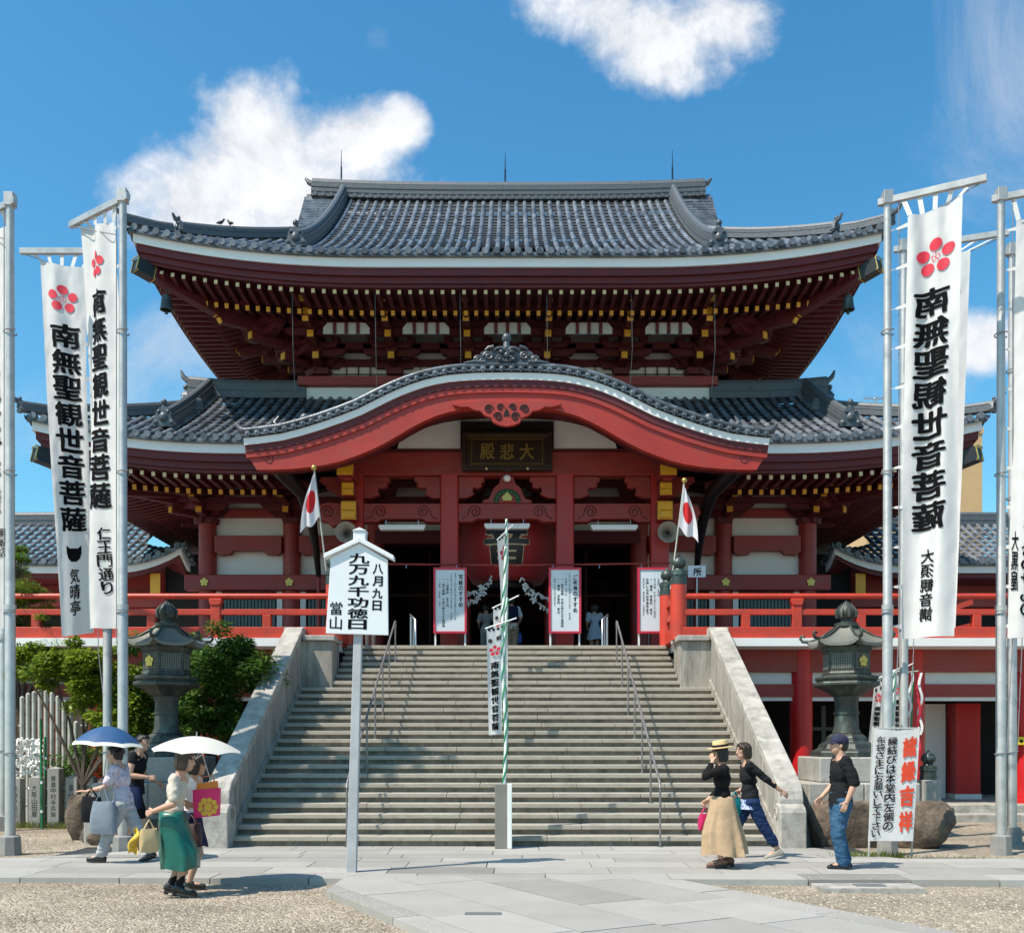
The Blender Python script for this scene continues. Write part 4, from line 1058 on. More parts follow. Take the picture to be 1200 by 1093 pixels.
for sx in (-1, 1):
    f = lambda y, x, z: (sx*x, y, z)
    sl = RISE/TREAD; top = lambda y: .98+(y-15.9)*.553
    yy = 16.02; 
    b = MB()
    ys = [16.05]+[16.05+k*.88 for k in range(1, 6)]+[21.3]
    for a, c in zip(ys, ys[1:]):
        b.ext([(a+.006,-.1),(c-.006,-.1),(c-.006,top(c)-.14),(a+.006,top(a)-.14)], 4.255, 4.56, 0, f)
    b.ext([(16.0,-.1),(21.3,-.1),(21.3,top(21.3)-.2),(16.0,top(16.0)-.2)], 4.27, 4.545, 0, f)
    b.build('side_wall', m_wallst, stair, bevel=.006)
    # inner skirting that follows the steps
    b = MB(); b.ext([(16.0,0),(16.0,.28),(21.3,.28+5.3*sl),(21.3,5.0*sl)], 4.215, 4.254, 0, f); b.build('skirting', m_wallst, stair)
    cp = MB(); segs = [15.98, 17.0, 18.05, 19.1, 20.2, 21.34]
    for a, c in zip(segs, segs[1:]): cp.ext([(a+.003,top(a)-.139),(c-.003,top(c)-.139),(c-.003,top(c)+.02),(a+.003,top(a)+.02)], 4.225, 4.60, 0, f)
    # the coping rolls over at the foot
    z0 = top(15.98)
    cp.ext([(15.979,z0-.139),(15.979,z0+.02),(15.86,z0-.05),(15.77,z0-.16),(15.73,z0-.29),(15.73,z0-.40),(15.979,z0-.40)], 4.225, 4.60, 0, f)
    cp.build('coping', m_capst, stair, bevel=.012)
    b = MB(); b.ext([(15.76,.58),(16.04,.58),(16.04,z0-.401),(15.76,z0-.401)], 4.24, 4.58, 0, f); b.build('neck', m_wallst, stair, bevel=.01)
    b = MB(); b.ext([(15.56,-.1),(16.049,-.1),(16.049,.58),(15.98,.64),(15.84,.67),(15.70,.66),(15.60,.61),(15.56,.54)], 4.20, 4.60, 0, f)
    for yv, zv in ((15.74,.50),(15.74,.50)):
        pass
    o = b.build('foot_post', m_capst, stair, bevel=.015)
    v = MB(); v.tube([(sx*4.197, 15.80+.1*math.cos(a)*(1-a/14), .50+.1*math.sin(a)*(1-a/14)) for a in [i*.5 for i in range(22)]], .016, 5); v.build('scroll_carving', m_wallst, o)
    # head block turning in to the newel
    b = MB(); b.bx(*sorted((sx*3.62, sx*4.6)), 21.30, 22.15, 2.4, 3.72); b.build('head_block', m_wallst, stair, bevel=.01)
    b = MB(); b.ext([(21.22,3.721),(22.2,3.721),(22.2,3.83),(21.22,3.83)], 3.56, 4.22, 0, f); b.ext([(21.341,3.721),(22.2,3.721),(22.2,3.98),(21.9,4.0),(21.341,top(21.341)+.02)], 4.221, 4.64, 0, f); b.build('head_coping', m_capst, stair, bevel=.012)
# handrails
def handrail(x, label):
    r = thing('stair_handrail', label, 'handrail', (x, 16.0, 0), 0, 'steel handrails on the stairs'); sl = RISE/TREAD
    y0, y1 = 15.75, 22.3; zt = lambda y: 1.0+(y-15.75)*sl
    b = MB(); b.tube([(x, y0, zt(y0)-.10),(x, y0+.05, zt(y0)-.02),(x,y0+.2,zt(y0)+.07),(x,y1-.1,zt(y1)-.05),(x,y1,zt(y1)-.02),(x,y1+.04,zt(y1)-.14)], .021, 10); b.build('rail', m_rust, r, smooth=60)
    for i in range(7):
        y = y0+.0+(y1-y0)*i/6.0; n = int((y-15.9)/TREAD)+1 if y > 15.85 else 0
        b = MB(); b.tube([(x, y, n*RISE-.03),(x, y, zt(y)+(-.10 if i == 0 else -.02 if i == 6 else .0))], .016, 8); b.tube([(x,y,n*RISE),(x,y,n*RISE+.012)], .045, 10); b.build('post', m_rust, r, smooth=40)
    return r
handrail(-2.42, 'long steel handrail down the left half of the stone stairs')
handrail(2.40, 'long steel handrail down the right half of the stone stairs')
for x, lab in ((-2.15, 'short steel guard rail at the stair head by the left notice board'), (2.25, 'short steel guard rail at the stair head by the right notice board')):
    r = thing('guard_rail', lab, 'handrail', (x, 23.6, FZ)); s = -1 if x < 0 else 1
    b = MB(); b.tube([(x-s*.05,23.55,FZ),(x-s*.05,23.55,FZ+.62),(x+s*.1,23.9,FZ+.78),(x+s*.1,24.6,FZ+.78),(x+s*.1,24.6,FZ)], .026, 8); b.build('frame', m_steel, r, smooth=60)
    b = MB(); b.tube([(x+s*.1,24.0,FZ+.78),(x+s*.1,24.0,FZ)], .022, 8); b.build('post', m_steel, r, smooth=60)
# ------------------------------------------------------------------ veranda railings
def giboshi(mb, c, s=1.0, mi=0):
    mb.lathe([(.19*s,0),(.19*s,.10*s),(.175*s,.105*s),(.175*s,.2*s),(.19*s,.205*s),(.19*s,.30*s),(.12*s,.33*s),(.10*s,.37*s),(.155*s,.43*s),(.165*s,.50*s),(.12*s,.58*s),(.05*s,.63*s),(.015*s,.68*s),(0,.69*s)], 18, c, mi)
m_gib = mat('patinated bronze cap', (0.05,0.065,0.062), 0.45, 0.3, 8.0, metal=0.4, dirt=(0.14,0.22,0.19), dscale=6)
for sx in (-1, 1):
    side = 'left' if sx < 0 else 'right'
    r = thing('veranda_railing', 'orange red wooden railing along the %s half of the temple veranda' % side, 'railing', (sx*3.72, 21.6, FZ))
    x0, x1 = sx*3.72, sx*14.9; Y = 21.68
    b = MB(); b.tube([(x0,Y,FZ+.90),(x1,Y,FZ+.90)], .06, 10); b.build('top_rail', m_rail, r, smooth=60)
    b = MB(); b.bx(*sorted((x0,x1)), Y-.06, Y+.06, FZ+.50, FZ+.62); b.build('middle_rail', m_rail, r, bevel=.01)
    b = MB(); b.bx(*sorted((x0,x1)), Y-.10, Y+.10, FZ+.0, FZ+.24); b.build('base_rail', m_rail, r, bevel=.01)
    for k in range(1, 6):
        x = sx*(3.72+2.44*k-.02); b = MB(); b.bx(x-.10, x+.10, Y-.08, Y+.08, FZ+.241, FZ+.70); b.ext([(x-.10,FZ+.70),(x+.10,FZ+.70),(x+.13,FZ+.78),(x+.13,FZ+.84),(x-.13,FZ+.84),(x-.13,FZ+.78)], Y-.1, Y+.1); b.build('post', m_rail, r, bevel=.01)
    for k in range(5):
        x = sx*(3.72+2.44*(k+.55)); b = MB(); b.bx(x-.09, x+.09, Y-.07, Y+.07, FZ+.241, FZ+.499); b.build('short_post', m_rail, r, bevel=.01)
    for yy, nm in ((21.75, 'newel_post'), (23.35, 'newel_post')):
        b = MB(); b.tube([(sx*3.66,yy,FZ-.02),(sx*3.66,yy,FZ+1.15)], .175, 18); o = b.build(nm, m_red if False else m_rail, r, smooth=40)
        b = MB(); giboshi(b, (sx*3.66,yy,FZ+1.15), .95); b.build('bronze_cap', m_gib, o, smooth=40)
    b = MB(); b.bar((sx*3.66,21.9,FZ+.90),(sx*3.66,23.2,FZ+.90),.1,.12); b.build('return_rail', m_rail, r)
    b = MB(); b.bar((sx*3.66,21.9,FZ+.56),(sx*3.66,23.2,FZ+.56),.1,.12); b.build('return_rail', m_rail, r)
    b = MB(); b.bar((sx*3.66,21.9,FZ+.14),(sx*3.66,23.2,FZ+.14),.16,.26); b.build('return_rail', m_rail, r)
    b = MB(); b.bar((sx*3.66,22.5,FZ+.27),(sx*3.66,22.5,FZ+.85),.12,.12); b.build('return_post', m_rail, r)
# ------------------------------------------------------------------ side halls
for sx in (-1, 1):
    side = 'left' if sx < 0 else 'right'
    w = thing('side_hall', 'low tiled side hall joining the temple on the %s' % side, 'temple wing', (sx*15.5, 33, FZ))
    R = Roof(29.6, 36.4, 6.6, 4.9, 3.4, 6.80, 0.44, 0.03, 0.55, 2.0, cx=sx*16.0)
    bed, row, edge, fa = MB(), MB(), MB(), MB()
    R.surface(bed, row, sides=(0,1,3)); ro = bed.build('roof', m_tiled, w); row.build('cover_tiles', m_tile, ro, smooth=50)
    R.eave_discs(edge); R.ring(edge, -0.03, 0.25, 0.02, -0.09); edge.build('eave_tiles', m_tile, ro, smooth=50)
    R.ring(fa, .06, .3, -.092, -.28); fa.build('white_eave_board', m_wband, ro)
    fa = MB(); R.ring(fa, .14, 2.0, -.282, -.42); fa.build('soffit', m_dark, ro)
    rb = MB(); ridge_bar(rb, [(sx*16-4.9, 33, R.z(3.4,9)-.05),(sx*16, 33, R.z(3.4,9)-.08),(sx*16+4.9, 33, R.z(3.4,9)-.05)], .36, .32); rb.build('ridge', m_ridge, ro)
    b = MB(); b.bx(*sorted((sx*10.2, sx*22)), 31.2, 35, FZ+.02, 6.75); b.build('wall', m_beam, w)
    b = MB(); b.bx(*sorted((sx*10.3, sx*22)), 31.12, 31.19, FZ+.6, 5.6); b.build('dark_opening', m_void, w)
    for k in range(5):
        x = sx*(10.35+2.4*k); b = MB(); b.tube([(x,31.05,FZ),(x,31.05,6.7)], .18, 12); b.build('column', m_beam, w, smooth=40)
    b = MB(); b.bx(*sorted((sx*10.2, sx*22)), 30.9, 31.11, 5.7, 6.0); b.build('tie_beam', m_beam, w)
    # passage between hall and wing, and its dark brackets
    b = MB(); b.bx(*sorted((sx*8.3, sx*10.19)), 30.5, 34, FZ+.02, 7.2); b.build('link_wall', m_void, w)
    b = MB(); b.bx(*sorted((sx*10.2, sx*10.45)), 30.0, 31.0, 6.0, 6.5); b.bx(*sorted((sx*10.18, sx*10.47)), 29.97, 29.999, 5.95, 6.55, 1); b.build('bracket_arm', [m_beam, m_gold], w)
# diagonal red rail of the right hand veranda stair
r = thing('stair_rail', 'slanting orange red rail on the far right of the veranda', 'railing', (10.0, 24, FZ))
b = MB(); b.bar((9.3,24.0,FZ+.55),(10.9,24.0,FZ+1.1),.10,.12); b.build('top_rail', m_rail, r)
b = MB(); b.bar((9.5,24.0,FZ+.2),(10.9,24.0,FZ+.55),.10,.12); b.build('lower_rail', m_rail, r)
# ------------------------------------------------------------------ far building and masts
m_tan = mat('tan rendered wall', (0.50,0.33,0.17), .85, .08, .6)
fb = thing('far_building', 'plain tan high-rise wall beyond the right roof corner', 'building', (41, 90, 0))
b = MB(); a = P(1095,500,90); c = P(1151,500,90); b.bx(a.x-6, c.x, 90, 102, -.5, P(0,508,90).z); b.build('wall', m_tan, fb)
b = MB(); b.bx(a.x-6.1, c.x+.1, 89.9, 102.1, P(0,508,90).z+.001, P(0,508,90).z+.5); b.build('parapet', m_tan, fb)
b = MB()
for k in range(7):
    z = 8+k*3.4
    for q in range(2): b.bx(a.x-4+q*3, a.x-2.4+q*3, 89.95, 89.99, z, z+1.6)
b.build('window', m_lat, fb)
t = thing('television_antenna', 'thin television aerial mast behind the right lower roof corner', 'antenna', (21.4, 60, 0))
c = P(1026,465,60); b = MB(); b.tube([(c.x,60,0),(c.x,60,c.z)], .06, 6); b.build('mast', m_steel, t)
b = MB(); b.tube([(c.x-.7,60,c.z-.1),(c.x+.7,60,c.z-.1)], .04, 5)
for k in range(5): b.tube([(c.x-.6+.3*k,59.6,c.z-.1),(c.x-.6+.3*k,60.4,c.z-.1)], .025, 4)
b.build('aerial', m_steel, t)
# two birds on the left hip of the upper roof
m_bird = mat('dark pigeon feathers', (0.03,0.03,0.035), .7, .2, 30)
for (u, v, lab, rz) in ((260,279,'dark pigeon perched on the upper left roof hip, the one nearer the corner',.3),(271,281,'dark pigeon perched on the upper left roof hip, the one nearer the ridge',2.6)):
    d = 25.5+(u-155)/160*2.7; c = P(u, v, d); t0 = d-25.5; c.z = RU.z(t0,t0)+.50; c.x = -(RU.xe-t0)
    b = MB(); M = Matrix.Rotation(rz, 3, 'Z'); f = lambda x, y, z: c+Vector((0,0,-.06))+M@Vector((x,y,z))*.62
    b.tube([f(-.2,0,-.02),f(-.1,0,0),f(0,0,.03),f(.07,0,.09),f(.1,0,.15)], [.014,.038,.048,.032,.022], 8); b.ball(f(.115,0,.17), .027, 7); b.tube([f(.14,0,.17),f(.18,0,.16)], [.012,.004], 5)
    for s in (-.03,.03): b.tube([f(0,s,-.03),f(0,s,-.17)], .008, 5)
    tag(b.build('pigeon', m_bird, smooth=180), lab, 'bird', 'pigeons on the roof')
# wind bells under the upper corners
for sx in (-1, 1):
    t = thing('wind_bell', 'dark bronze wind bell hanging from the %s corner of the upper eave' % ('left' if sx < 0 else 'right'), 'bell', (sx*8.72, 26.2, 13.2))
    c = Vector((sx*8.72,26.2,13.02)); b = MB(); b.lathe([(.03,.02),(.10,0),(.13,-.1),(.15,-.3),(.17,-.36),(.14,-.36),(.12,-.1)], 12, c); b.tube([c, c+Vector((0,0,.3))], .012, 5); b.build('bell', m_gib, t, smooth=50)
    b = MB(); b.tube([c+Vector((0,0,-.1)), c+Vector((0,0,-.42))], .008, 5); b.box(c+Vector((0,0,-.44)), (.08,.01,.06)); b.build('clapper', m_gib, t)
# loudspeakers on the porch columns
m_horn = mat('grey beige horn plastic', (0.30,0.25,0.20), .5, .1, 5)
for sx in (-1, 1):
    c = Vector((sx*3.92, 25.05, 6.72)); t = thing('horn_loudspeaker', 'round horn loudspeaker on the %s porch column' % ('left' if sx < 0 else 'right'), 'loudspeaker', c)
    M = Matrix.Rotation(PI/2, 3, 'X')@Matrix.Rotation(0, 3, 'Y')
    b = MB(); b.lathe([(.05,-.25),(.07,-.1),(.13,.05),(.24,.16),(.26,.16),(.25,.13),(.14,0),(.06,-.12)], 20, c, 0, M=M); b.build('horn', m_horn, t, smooth=50)
    b = MB(); b.ball(c+Vector((0,-.02,0)), .05, 8); b.build('driver', m_black, t, smooth=180)
# porch lamps: tubes in white battens
for x, w, z, y, lab in ((-2.6,1.15,6.98,25.35,'white strip lamp hanging in the left bay of the porch'),(0,1.12,7.0,25.3,'white strip lamp hanging in the middle bay of the porch'),(2.65,1.15,6.98,25.35,'white strip lamp hanging in the right bay of the porch')):
    t = thing('strip_lamp', lab, 'lamp', (x,y,z), 0, 'strip lamps across the porch')
    b = MB(); b.ext([(x-w/2,z),(x+w/2,z),(x+w/2,z-.06),(x+w/2-.04,z-.13),(x-w/2+.04,z-.13),(x-w/2,z-.06)], y-.09, y+.09); b.build('housing', m_led, t, bevel=.01)
    for s in (-.4,.4): b = MB(); b.tube([(x+s,y,z),(x+s,y,z+.12)], .012, 5); b.build('hanger', m_steel, t)
c = Vector((0,25.18,8.10)); b = MB(); b.ball(c,(.1,.09,.09),10); b.tube([c+Vector((0,.02,0)), c+Vector((0,.1,.02))],.05,8); tag(b.build('globe_lamp', m_led, smooth=180), 'small round white lamp on the porch lintel below the plaque', 'lamp')
# great paper lantern
m_paper = mat('red paper lantern', (0.30,0.008,0.012), .6, .15, 2.5, sheen=.2)
m_cream = mat('cream outline', (0.55,0.42,0.28), .7, .1, 5)
t = thing('paper_lantern', 'giant red paper lantern with black characters hanging in the porch', 'lantern', (0,27.0,7.5))
prof = [(.5,7.75),(.55,7.73)]+[(1.28*math.sin(PI*(.22+.56*i/26))**.7, 7.75-1.95*i/26+(.012 if i%2 else 0)) for i in range(27)]+[(.55,5.77),(.5,5.75)]
prof = [(max(r,.5),z) for r, z in prof]
b = MB(); b.lathe(list(reversed(prof)), 40, (0,27.0,0)); b.build('body', m_paper, t, smooth=60)
b = MB(); b.lathe([(0,5.61),(.66,5.61),(.70,5.70),(.66,5.78),(0,5.78)], 24, (0,27.0,0)); b.build('collar', m_black, t, smooth=40)
def lan(x, z, off):
    i = max(0, min(1, (7.75-z)/1.95)); R_ = max(.5, 1.28*math.sin(PI*(.22+.56*i))**.7)+off
    a = x/1.25; return (R_*math.sin(a), 27.0-R_*math.cos(a), z)
b = MB(); 
for i, ch in enumerate('音'): fit_glyph(b, ch, -.02, 6.57, 1.2, 1.05, lambda x, z: lan(x, z, .014), bold=.075, cut=.12)
b.build('lettering_outline', m_cream, t)
b = MB()
for i, ch in enumerate('音'): fit_glyph(b, ch, -.02, 6.57, 1.16, 1.02, lambda x, z: lan(x, z, .024), bold=.035, cut=.12)
b.build('lettering', m_black, t)
# pipe across the porch front
t = thing('misting_pipe', 'thin pipe strung across the porch front above the notice boards', 'pipe', (0,24.4,5.9))
zz = P(0,660,24.4).z; b = MB(); b.tube([(-3.9,24.4,zz),(-1.5,24.4,zz-.03),(0,24.4,zz-.04),(1.5,24.4,zz-.03),(3.9,24.4,zz+.01)], .022, 6); b.build('pipe', m_beam, t)
for x in (-3.3,-2.4,-1.2,1.1,2.2,3.2): b = MB(); b.tube([(x,24.4,zz-.02),(x,24.38,zz-.12)], .012, 5); b.build('nozzle', m_steel, t)
# ------------------------------------------------------------------ stones, lanterns, plants
m_rock = mat('rough brown rock', (0.135,0.100,0.072), .95, .45, 7.0, 1.0, 22, dirt=(0.045,0.036,0.03), dscale=6, dlo=.45, dhi=.7)
m_gran = mat('grey granite block', (0.36,0.345,0.315), .8, .16, 3.0, .25, 60, dirt=(0.22,0.21,0.19), dscale=5)
m_tama = mat('old granite fence post', (0.30,0.29,0.27), .85, .2, 4.0, .3, 50, dirt=(0.13,0.125,0.115), dscale=4, stretch=(1,1,.4))
m_brz = mat('dark patinated bronze', (0.045,0.048,0.042), .5, .3, 5.0, .2, 30, metal=.35, dirt=(0.12,0.165,0.14), dscale=6, dlo=.48, dhi=.8, stretch=(1,1,.5))
m_brzl = mat('pale patinated bronze roof', (0.17,0.17,0.145), .55, .25, 5.0, .2, 30, metal=.2, dirt=(0.07,0.08,0.07), dscale=5)
def rock_mesh(mb, c, r, seed, n=44):
    c = Vector(c); vs = []; fs = []; k = 28
    cuts = []; rr = random.Random(seed)
    for _ in range(11):
        d = Vector((rr.gauss(0,1), rr.gauss(0,1), rr.gauss(0,.8))).normalized(); cuts.append((d, rr.uniform(.62,.92)))
    for i in range(k+1):
        th = PI*i/k
        for j in range(n):
            a = 2*PI*j/n; d = Vector((math.sin(th)*math.cos(a), math.sin(th)*math.sin(a), math.cos(th)))
            q = Vector([math.copysign(abs(t)**.7, t) for t in d])
            s = 1.0
            for cd, cl in cuts:
                pr = q.dot(cd)
                if pr > cl: q = q-cd*(pr-cl)*.85
            s = 1+.10*mnoise.noise(d*2.2+Vector((seed*3.1,0,seed)))+.09*abs(mnoise.noise(d*5+Vector((seed,seed*2,0))))-.04*abs(mnoise.noise(d*11+Vector((seed,0,3))))
            vs.append(c+Vector((q.x*r[0]*s, q.y*r[1]*s, q.z*r[2]*s)))
    for i in range(k):
        for j in range(n): fs.append((i*n+j, i*n+(j+1)%n, (i+1)*n+(j+1)%n, (i+1)*n+j))
    mb.add(vs, fs)
def rock(c, r, seed, label, group=None):
    b = MB(); rock_mesh(b, c, r, seed); return tag(b.build('rock', m_rock, smooth=50), label, 'rock', group)
def lantern(x, y, side, crest_sx):
    t = thing('bronze_lantern', 'tall dark bronze garden lantern on a stone pedestal %s of the stairs' % side, 'stone lantern' if False else 'lantern', (x, y, 1.36))
    c = (x, y, 0)
    b = MB(); b.lathe([(0,1.361),(.62,1.361),(.62,1.45),(.50,1.50),(.46,1.58),(.36,1.62),(.34,1.70),(.26,1.76),(0,1.77)], 6, c, a0=PI/6); b.build('base', m_brz, t, bevel=.01)
    b = MB(); b.lathe([(0,1.765),(.24,1.765),(.21,1.85),(.195,2.1),(.195,2.3),(.22,2.40),(0,2.41)], 16, c); b.tube([(x,y,2.09),(x,y,2.14)], .215, 16); b.build('shaft', m_brz, t, smooth=50)
    b = MB(); b.lathe([(0,2.405),(.25,2.405),(.42,2.52),(.56,2.58),(.56,2.63),(.50,2.66),(.54,2.69),(.54,2.74),(.40,2.76),(0,2.76)], 6, c, a0=PI/6); b.build('lotus_platform', m_brz, t, bevel=.008)
    b = MB(); b.lathe([(0,2.755),(.42,2.755),(.42,2.80),(.40,2.81),(.40,3.16),(.43,3.17),(.43,3.26),(0,3.27)], 6, c, a0=PI/6)
    fb = b.build('fire_box', m_brz, t, bevel=.008)
    g = MB(); cr = MB()
    for k in range(6):
        a = PI/6+PI/3*k+PI/6; nrm = Vector((math.cos(a), math.sin(a), 0)); tg = Vector((-nrm.y, nrm.x, 0)); o = Vector(c)+nrm*.352
        for q in range(-4, 5):
            p = o+tg*(q*.037); g.bar(p+Vector((0,0,2.86)), p+Vector((0,0,3.12)), .010, .014, 0, tg)
        for q in range(6):
            z = 2.88+.045*q; g.bar(o-tg*.155+Vector((0,0,z)), o+tg*.155+Vector((0,0,z)), .012, .010)
        if abs(nrm.x*crest_sx-.5) < .2 and nrm.y < 0 or (abs(nrm.x) < .1 and nrm.y < 0):
            for q in range(5):
                aa = 2*PI*q/5+PI/2; p = o+nrm*.018+tg*(.06*math.cos(aa))+Vector((0,0,2.99+.06*math.sin(aa))); cr.tube([p-nrm*.006, p+nrm*.008], .042, 10)
            p = o+nrm*.02+Vector((0,0,2.99)); cr.tube([p, p+nrm*.012], .03, 10)
    g.build('lattice', m_gilt if False else m_brzl, fb); cr.build('flower_crest', m_gilt, fb, smooth=40)
    # roof with six up-curled corners
    prof = [(.15,3.62),(.20,3.56),(.29,3.48),(.41,3.39),(.54,3.32),(.63,3.29)]
    vs = []; n = 48
    for i, (r, z) in enumerate(prof):
        for j in range(n):
            a = 2*PI*j/n; m = ((a-PI/6) % (PI/3))/(PI/3); edge = abs(m-.5)*2   # 1 at corners
            rr = r*(math.cos(PI/6)/math.cos((m-.5)*PI/3))*(1+.08*edge**4); zz = z+.10*edge**5*(i/5)**2
            vs.append((x+rr*math.cos(a), y+rr*math.sin(a), zz))
    fs = [(i*n+j, i*n+(j+1)%n, (i+1)*n+(j+1)%n, (i+1)*n+j) for i in range(5) for j in range(n)]
    base = len(vs)
    for j in range(n): v = vs[5*n+j]; vs.append((v[0],v[1],v[2]-.05))
    for j in range(n): v = vs[j]; vs.append((x+(vs[5*n+j][0]-x)*.4, y+(vs[5*n+j][1]-y)*.4, 3.262))
    fs += [(5*n+j, 5*n+(j+1)%n, base+(j+1)%n, base+j) for j in range(n)]+[(base+j, base+(j+1)%n, base+n+(j+1)%n, base+n+j) for j in range(n)]+[tuple(base+n+j for j in range(n)), tuple(range(n-1,-1,-1))]
    b = MB(); b.add(vs, fs)
    ro = b.build('roof', m_brzl, t, smooth=40)
    b = MB()
    for k in range(6):
        a = PI/6+PI/3*k; d = Vector((math.cos(a), math.sin(a), 0)); b.tube([Vector(c)+d*r+Vector((0,0,z)) for r, z in ((.18,3.61),(.32,3.51),(.48,3.41),(.66,3.37))], .022, 6)
        b.tube([Vector(c)+d*r+Vector((0,0,z)) for r, z in ((.66,3.37),(.75,3.38),(.79,3.43),(.77,3.48),(.72,3.47),(.72,3.44))], [.03,.03,.026,.024,.02,.015], 7)
    b.build('corner_scroll', m_brz, ro, smooth=60)
    b = MB(); b.lathe([(0,3.60),(.20,3.60),(.20,3.66),(.10,3.68),(.09,3.72),(.15,3.78),(.17,3.86),(.12,3.95),(.05,4.02),(0,4.06)], 16, c)
    for k in range(8): a = 2*PI*k/8; b.tube([(x+.16*math.cos(a),y+.16*math.sin(a),3.76),(x+.175*math.cos(a),y+.175*math.sin(a),3.87),(x+.08*math.cos(a),y+.08*math.sin(a),4.0)], [.03,.03,.008], 5)
    b.build('jewel_finial', m_brz, t, smooth=50)
    p = thing('stone_pedestal', 'stepped granite pedestal carrying the bronze lantern %s of the stairs' % side, 'pedestal', (x, y, -.05))
    b = MB(); b.bx(x-.66, x+.66, y-.66, y+.66, .94, 1.36); b.build('upper_block', m_gran, p, bevel=.02)
    for q in range(2): b = MB(); xa = x-.92+q*.92; b.bx(xa+.004, xa+.916, y-.92, y+.92, .42, .939); b.build('lower_block', m_gran, p, bevel=.02)
    b = MB(); b.bx(x-1.02, x+1.02, y-1.0, y+1.0, -.1, .419); b.build('footing', m_gran, p, bevel=.02)
lantern(5.90, 17.7, 'right', 1); lantern(-5.85, 17.7, 'left', -1)
for (c, r, sd, lab) in (((5.55,16.55,.22),(.62,.38,.46),1,'rough brown rock at the foot of the right lantern, half hidden by the capped man'),
                        ((6.72,16.5,.20),(.60,.40,.44),2,'big rough brown rock standing right of the cloth sign'),
                        ((6.15,16.85,.20),(.42,.36,.42),3,'brown rock between two larger ones behind the cloth sign'),
                        ((-7.30,17.6,.22),(.22,.2,.52),4,'stump-like brown rock beside the woman with the blue parasol'),
                        ((-5.6,16.7,.12),(.6,.32,.34),5,'low dark rock under the left lantern pedestal'),
                        ((-6.55,16.9,.1),(.45,.34,.36),6,'dark rock left of the lantern pedestal behind the man in black')):
    rock(c, r, sd, lab, 'rocks round the lantern bases')
# stone post with bronze cap
t = thing('stone_post', 'square granite post with a bronze onion cap right of the cloth sign', 'post', (8.25,20,-.05))
b = MB(); b.bx(8.07,8.43,19.82,20.18,-.1,.88); b.bx(8.0,8.5,19.75,20.25,-.1,-.02); b.build('shaft', m_gran, t, bevel=.015)
b = MB(); giboshi(b, (8.25,20,.88), .85); b.build('cap', m_gib, t, smooth=40)
# inscribed stone fence posts
m_ink = mat('dark incised lettering', (0.03,0.03,0.03), .9, .1, 3)
for i, (u, h, txt, lab) in enumerate(((-2,.98,'奉納 吉田','at the left frame edge'),(20,1.0,'奉納 伊藤正','just right of the front left flagpole'),(43,1.02,'大阪 山田屋','beside the green rod'),(65,1.20,'寄進 中村半兵衛','the tallest, in the middle of the row'),(86,1.03,'奉納 水野','right of the tallest one'),(105,1.03,'奉納 加藤','behind the stump-like rock'),(124,1.0,'奉納 林','right end of the row behind the parasol woman'))):
    p = P(u, 968, 20.2); t = thing('stone_fence_post', 'grey inscribed stone fence post, %s' % lab, 'fence post', (p.x, 20.2, GZ), 0, 'inscribed stone fence posts')
    b = MB(); b.bx(p.x-.115, p.x+.115, 20.1, 20.33, GZ-.05, GZ+h-.05); b.add([(p.x-.115,20.1,GZ+h-.05),(p.x+.115,20.1,GZ+h-.05),(p.x+.115,20.33,GZ+h-.05),(p.x-.115,20.33,GZ+h-.05),(p.x,20.215,GZ+h)], [(0,1,4),(1,2,4),(2,3,4),(3,0,4)]); b.build('shaft', m_tama, t, bevel=.01)
    b = MB(); column_text(b, txt.replace(' ', ''), p.x, GZ+h-.18, GZ+.2, .10, lambda x, z: (x, 20.096, z), bold=.0); b.build('inscription', m_ink, t)
t = thing('wire_rails', 'thin wires strung between the inscribed stone posts', 'wire', (-9,20.25,0)); b = MB(); 
for z in (.35,.7): b.tube([(-11,20.22,z),(-7.8,20.22,z)], .012, 5)
b.build('wire', m_steel, t)
m_grn = mat('green plastic rod', (0.01,0.20,0.07), .4, .1, 4)
p = P(49, 968, 19.8); t = thing('green_rod', 'slim green plastic garden rod beside the stone fence posts', 'rod', (p.x,19.8,GZ))
b = MB(); b.tube([(p.x,19.8,GZ),(p.x-.02,19.8,P(49,842,19.8).z)], .022, 7); b.build('stem', m_grn, t)
b = MB(); 
for v in (918,952): q = P(49,v,19.8); b.tube([(q.x,19.8,q.z),(q.x,19.8,q.z+.05)], .027, 7)
b.build('white_tie', m_led, t)
# pale bamboo-like fence behind
m_bam = mat('weathered pale pole', (0.42,0.42,0.37), .7, .15, 4.0, dirt=(.2,.22,.18), dscale=5)
t = thing('pole_fence', 'screen of pale upright poles in front of the left shrubs', 'fence', (-9.8,21.2,0))
for u, v in ((26,817),(33,813),(40,811),(47,808),(54,810),(61,812),(68,816),(75,822),(82,836),(89,846)):
    q = P(u, v, 21.2); b = MB(); b.tube([(q.x,21.2,GZ),(q.x,21.2,q.z)], .048, 8); b.tube([(q.x,21.2,q.z),(q.x,21.2,q.z+.03)], [.048,.01], 8); b.build('pole', m_bam, t, smooth=50)
b = MB(); q = P(26,850,21.2); b.tube([(q.x-.1,21.26,q.z),(q.x+1.3,21.26,q.z)], .025, 6); b.build('rail', m_bam, t)
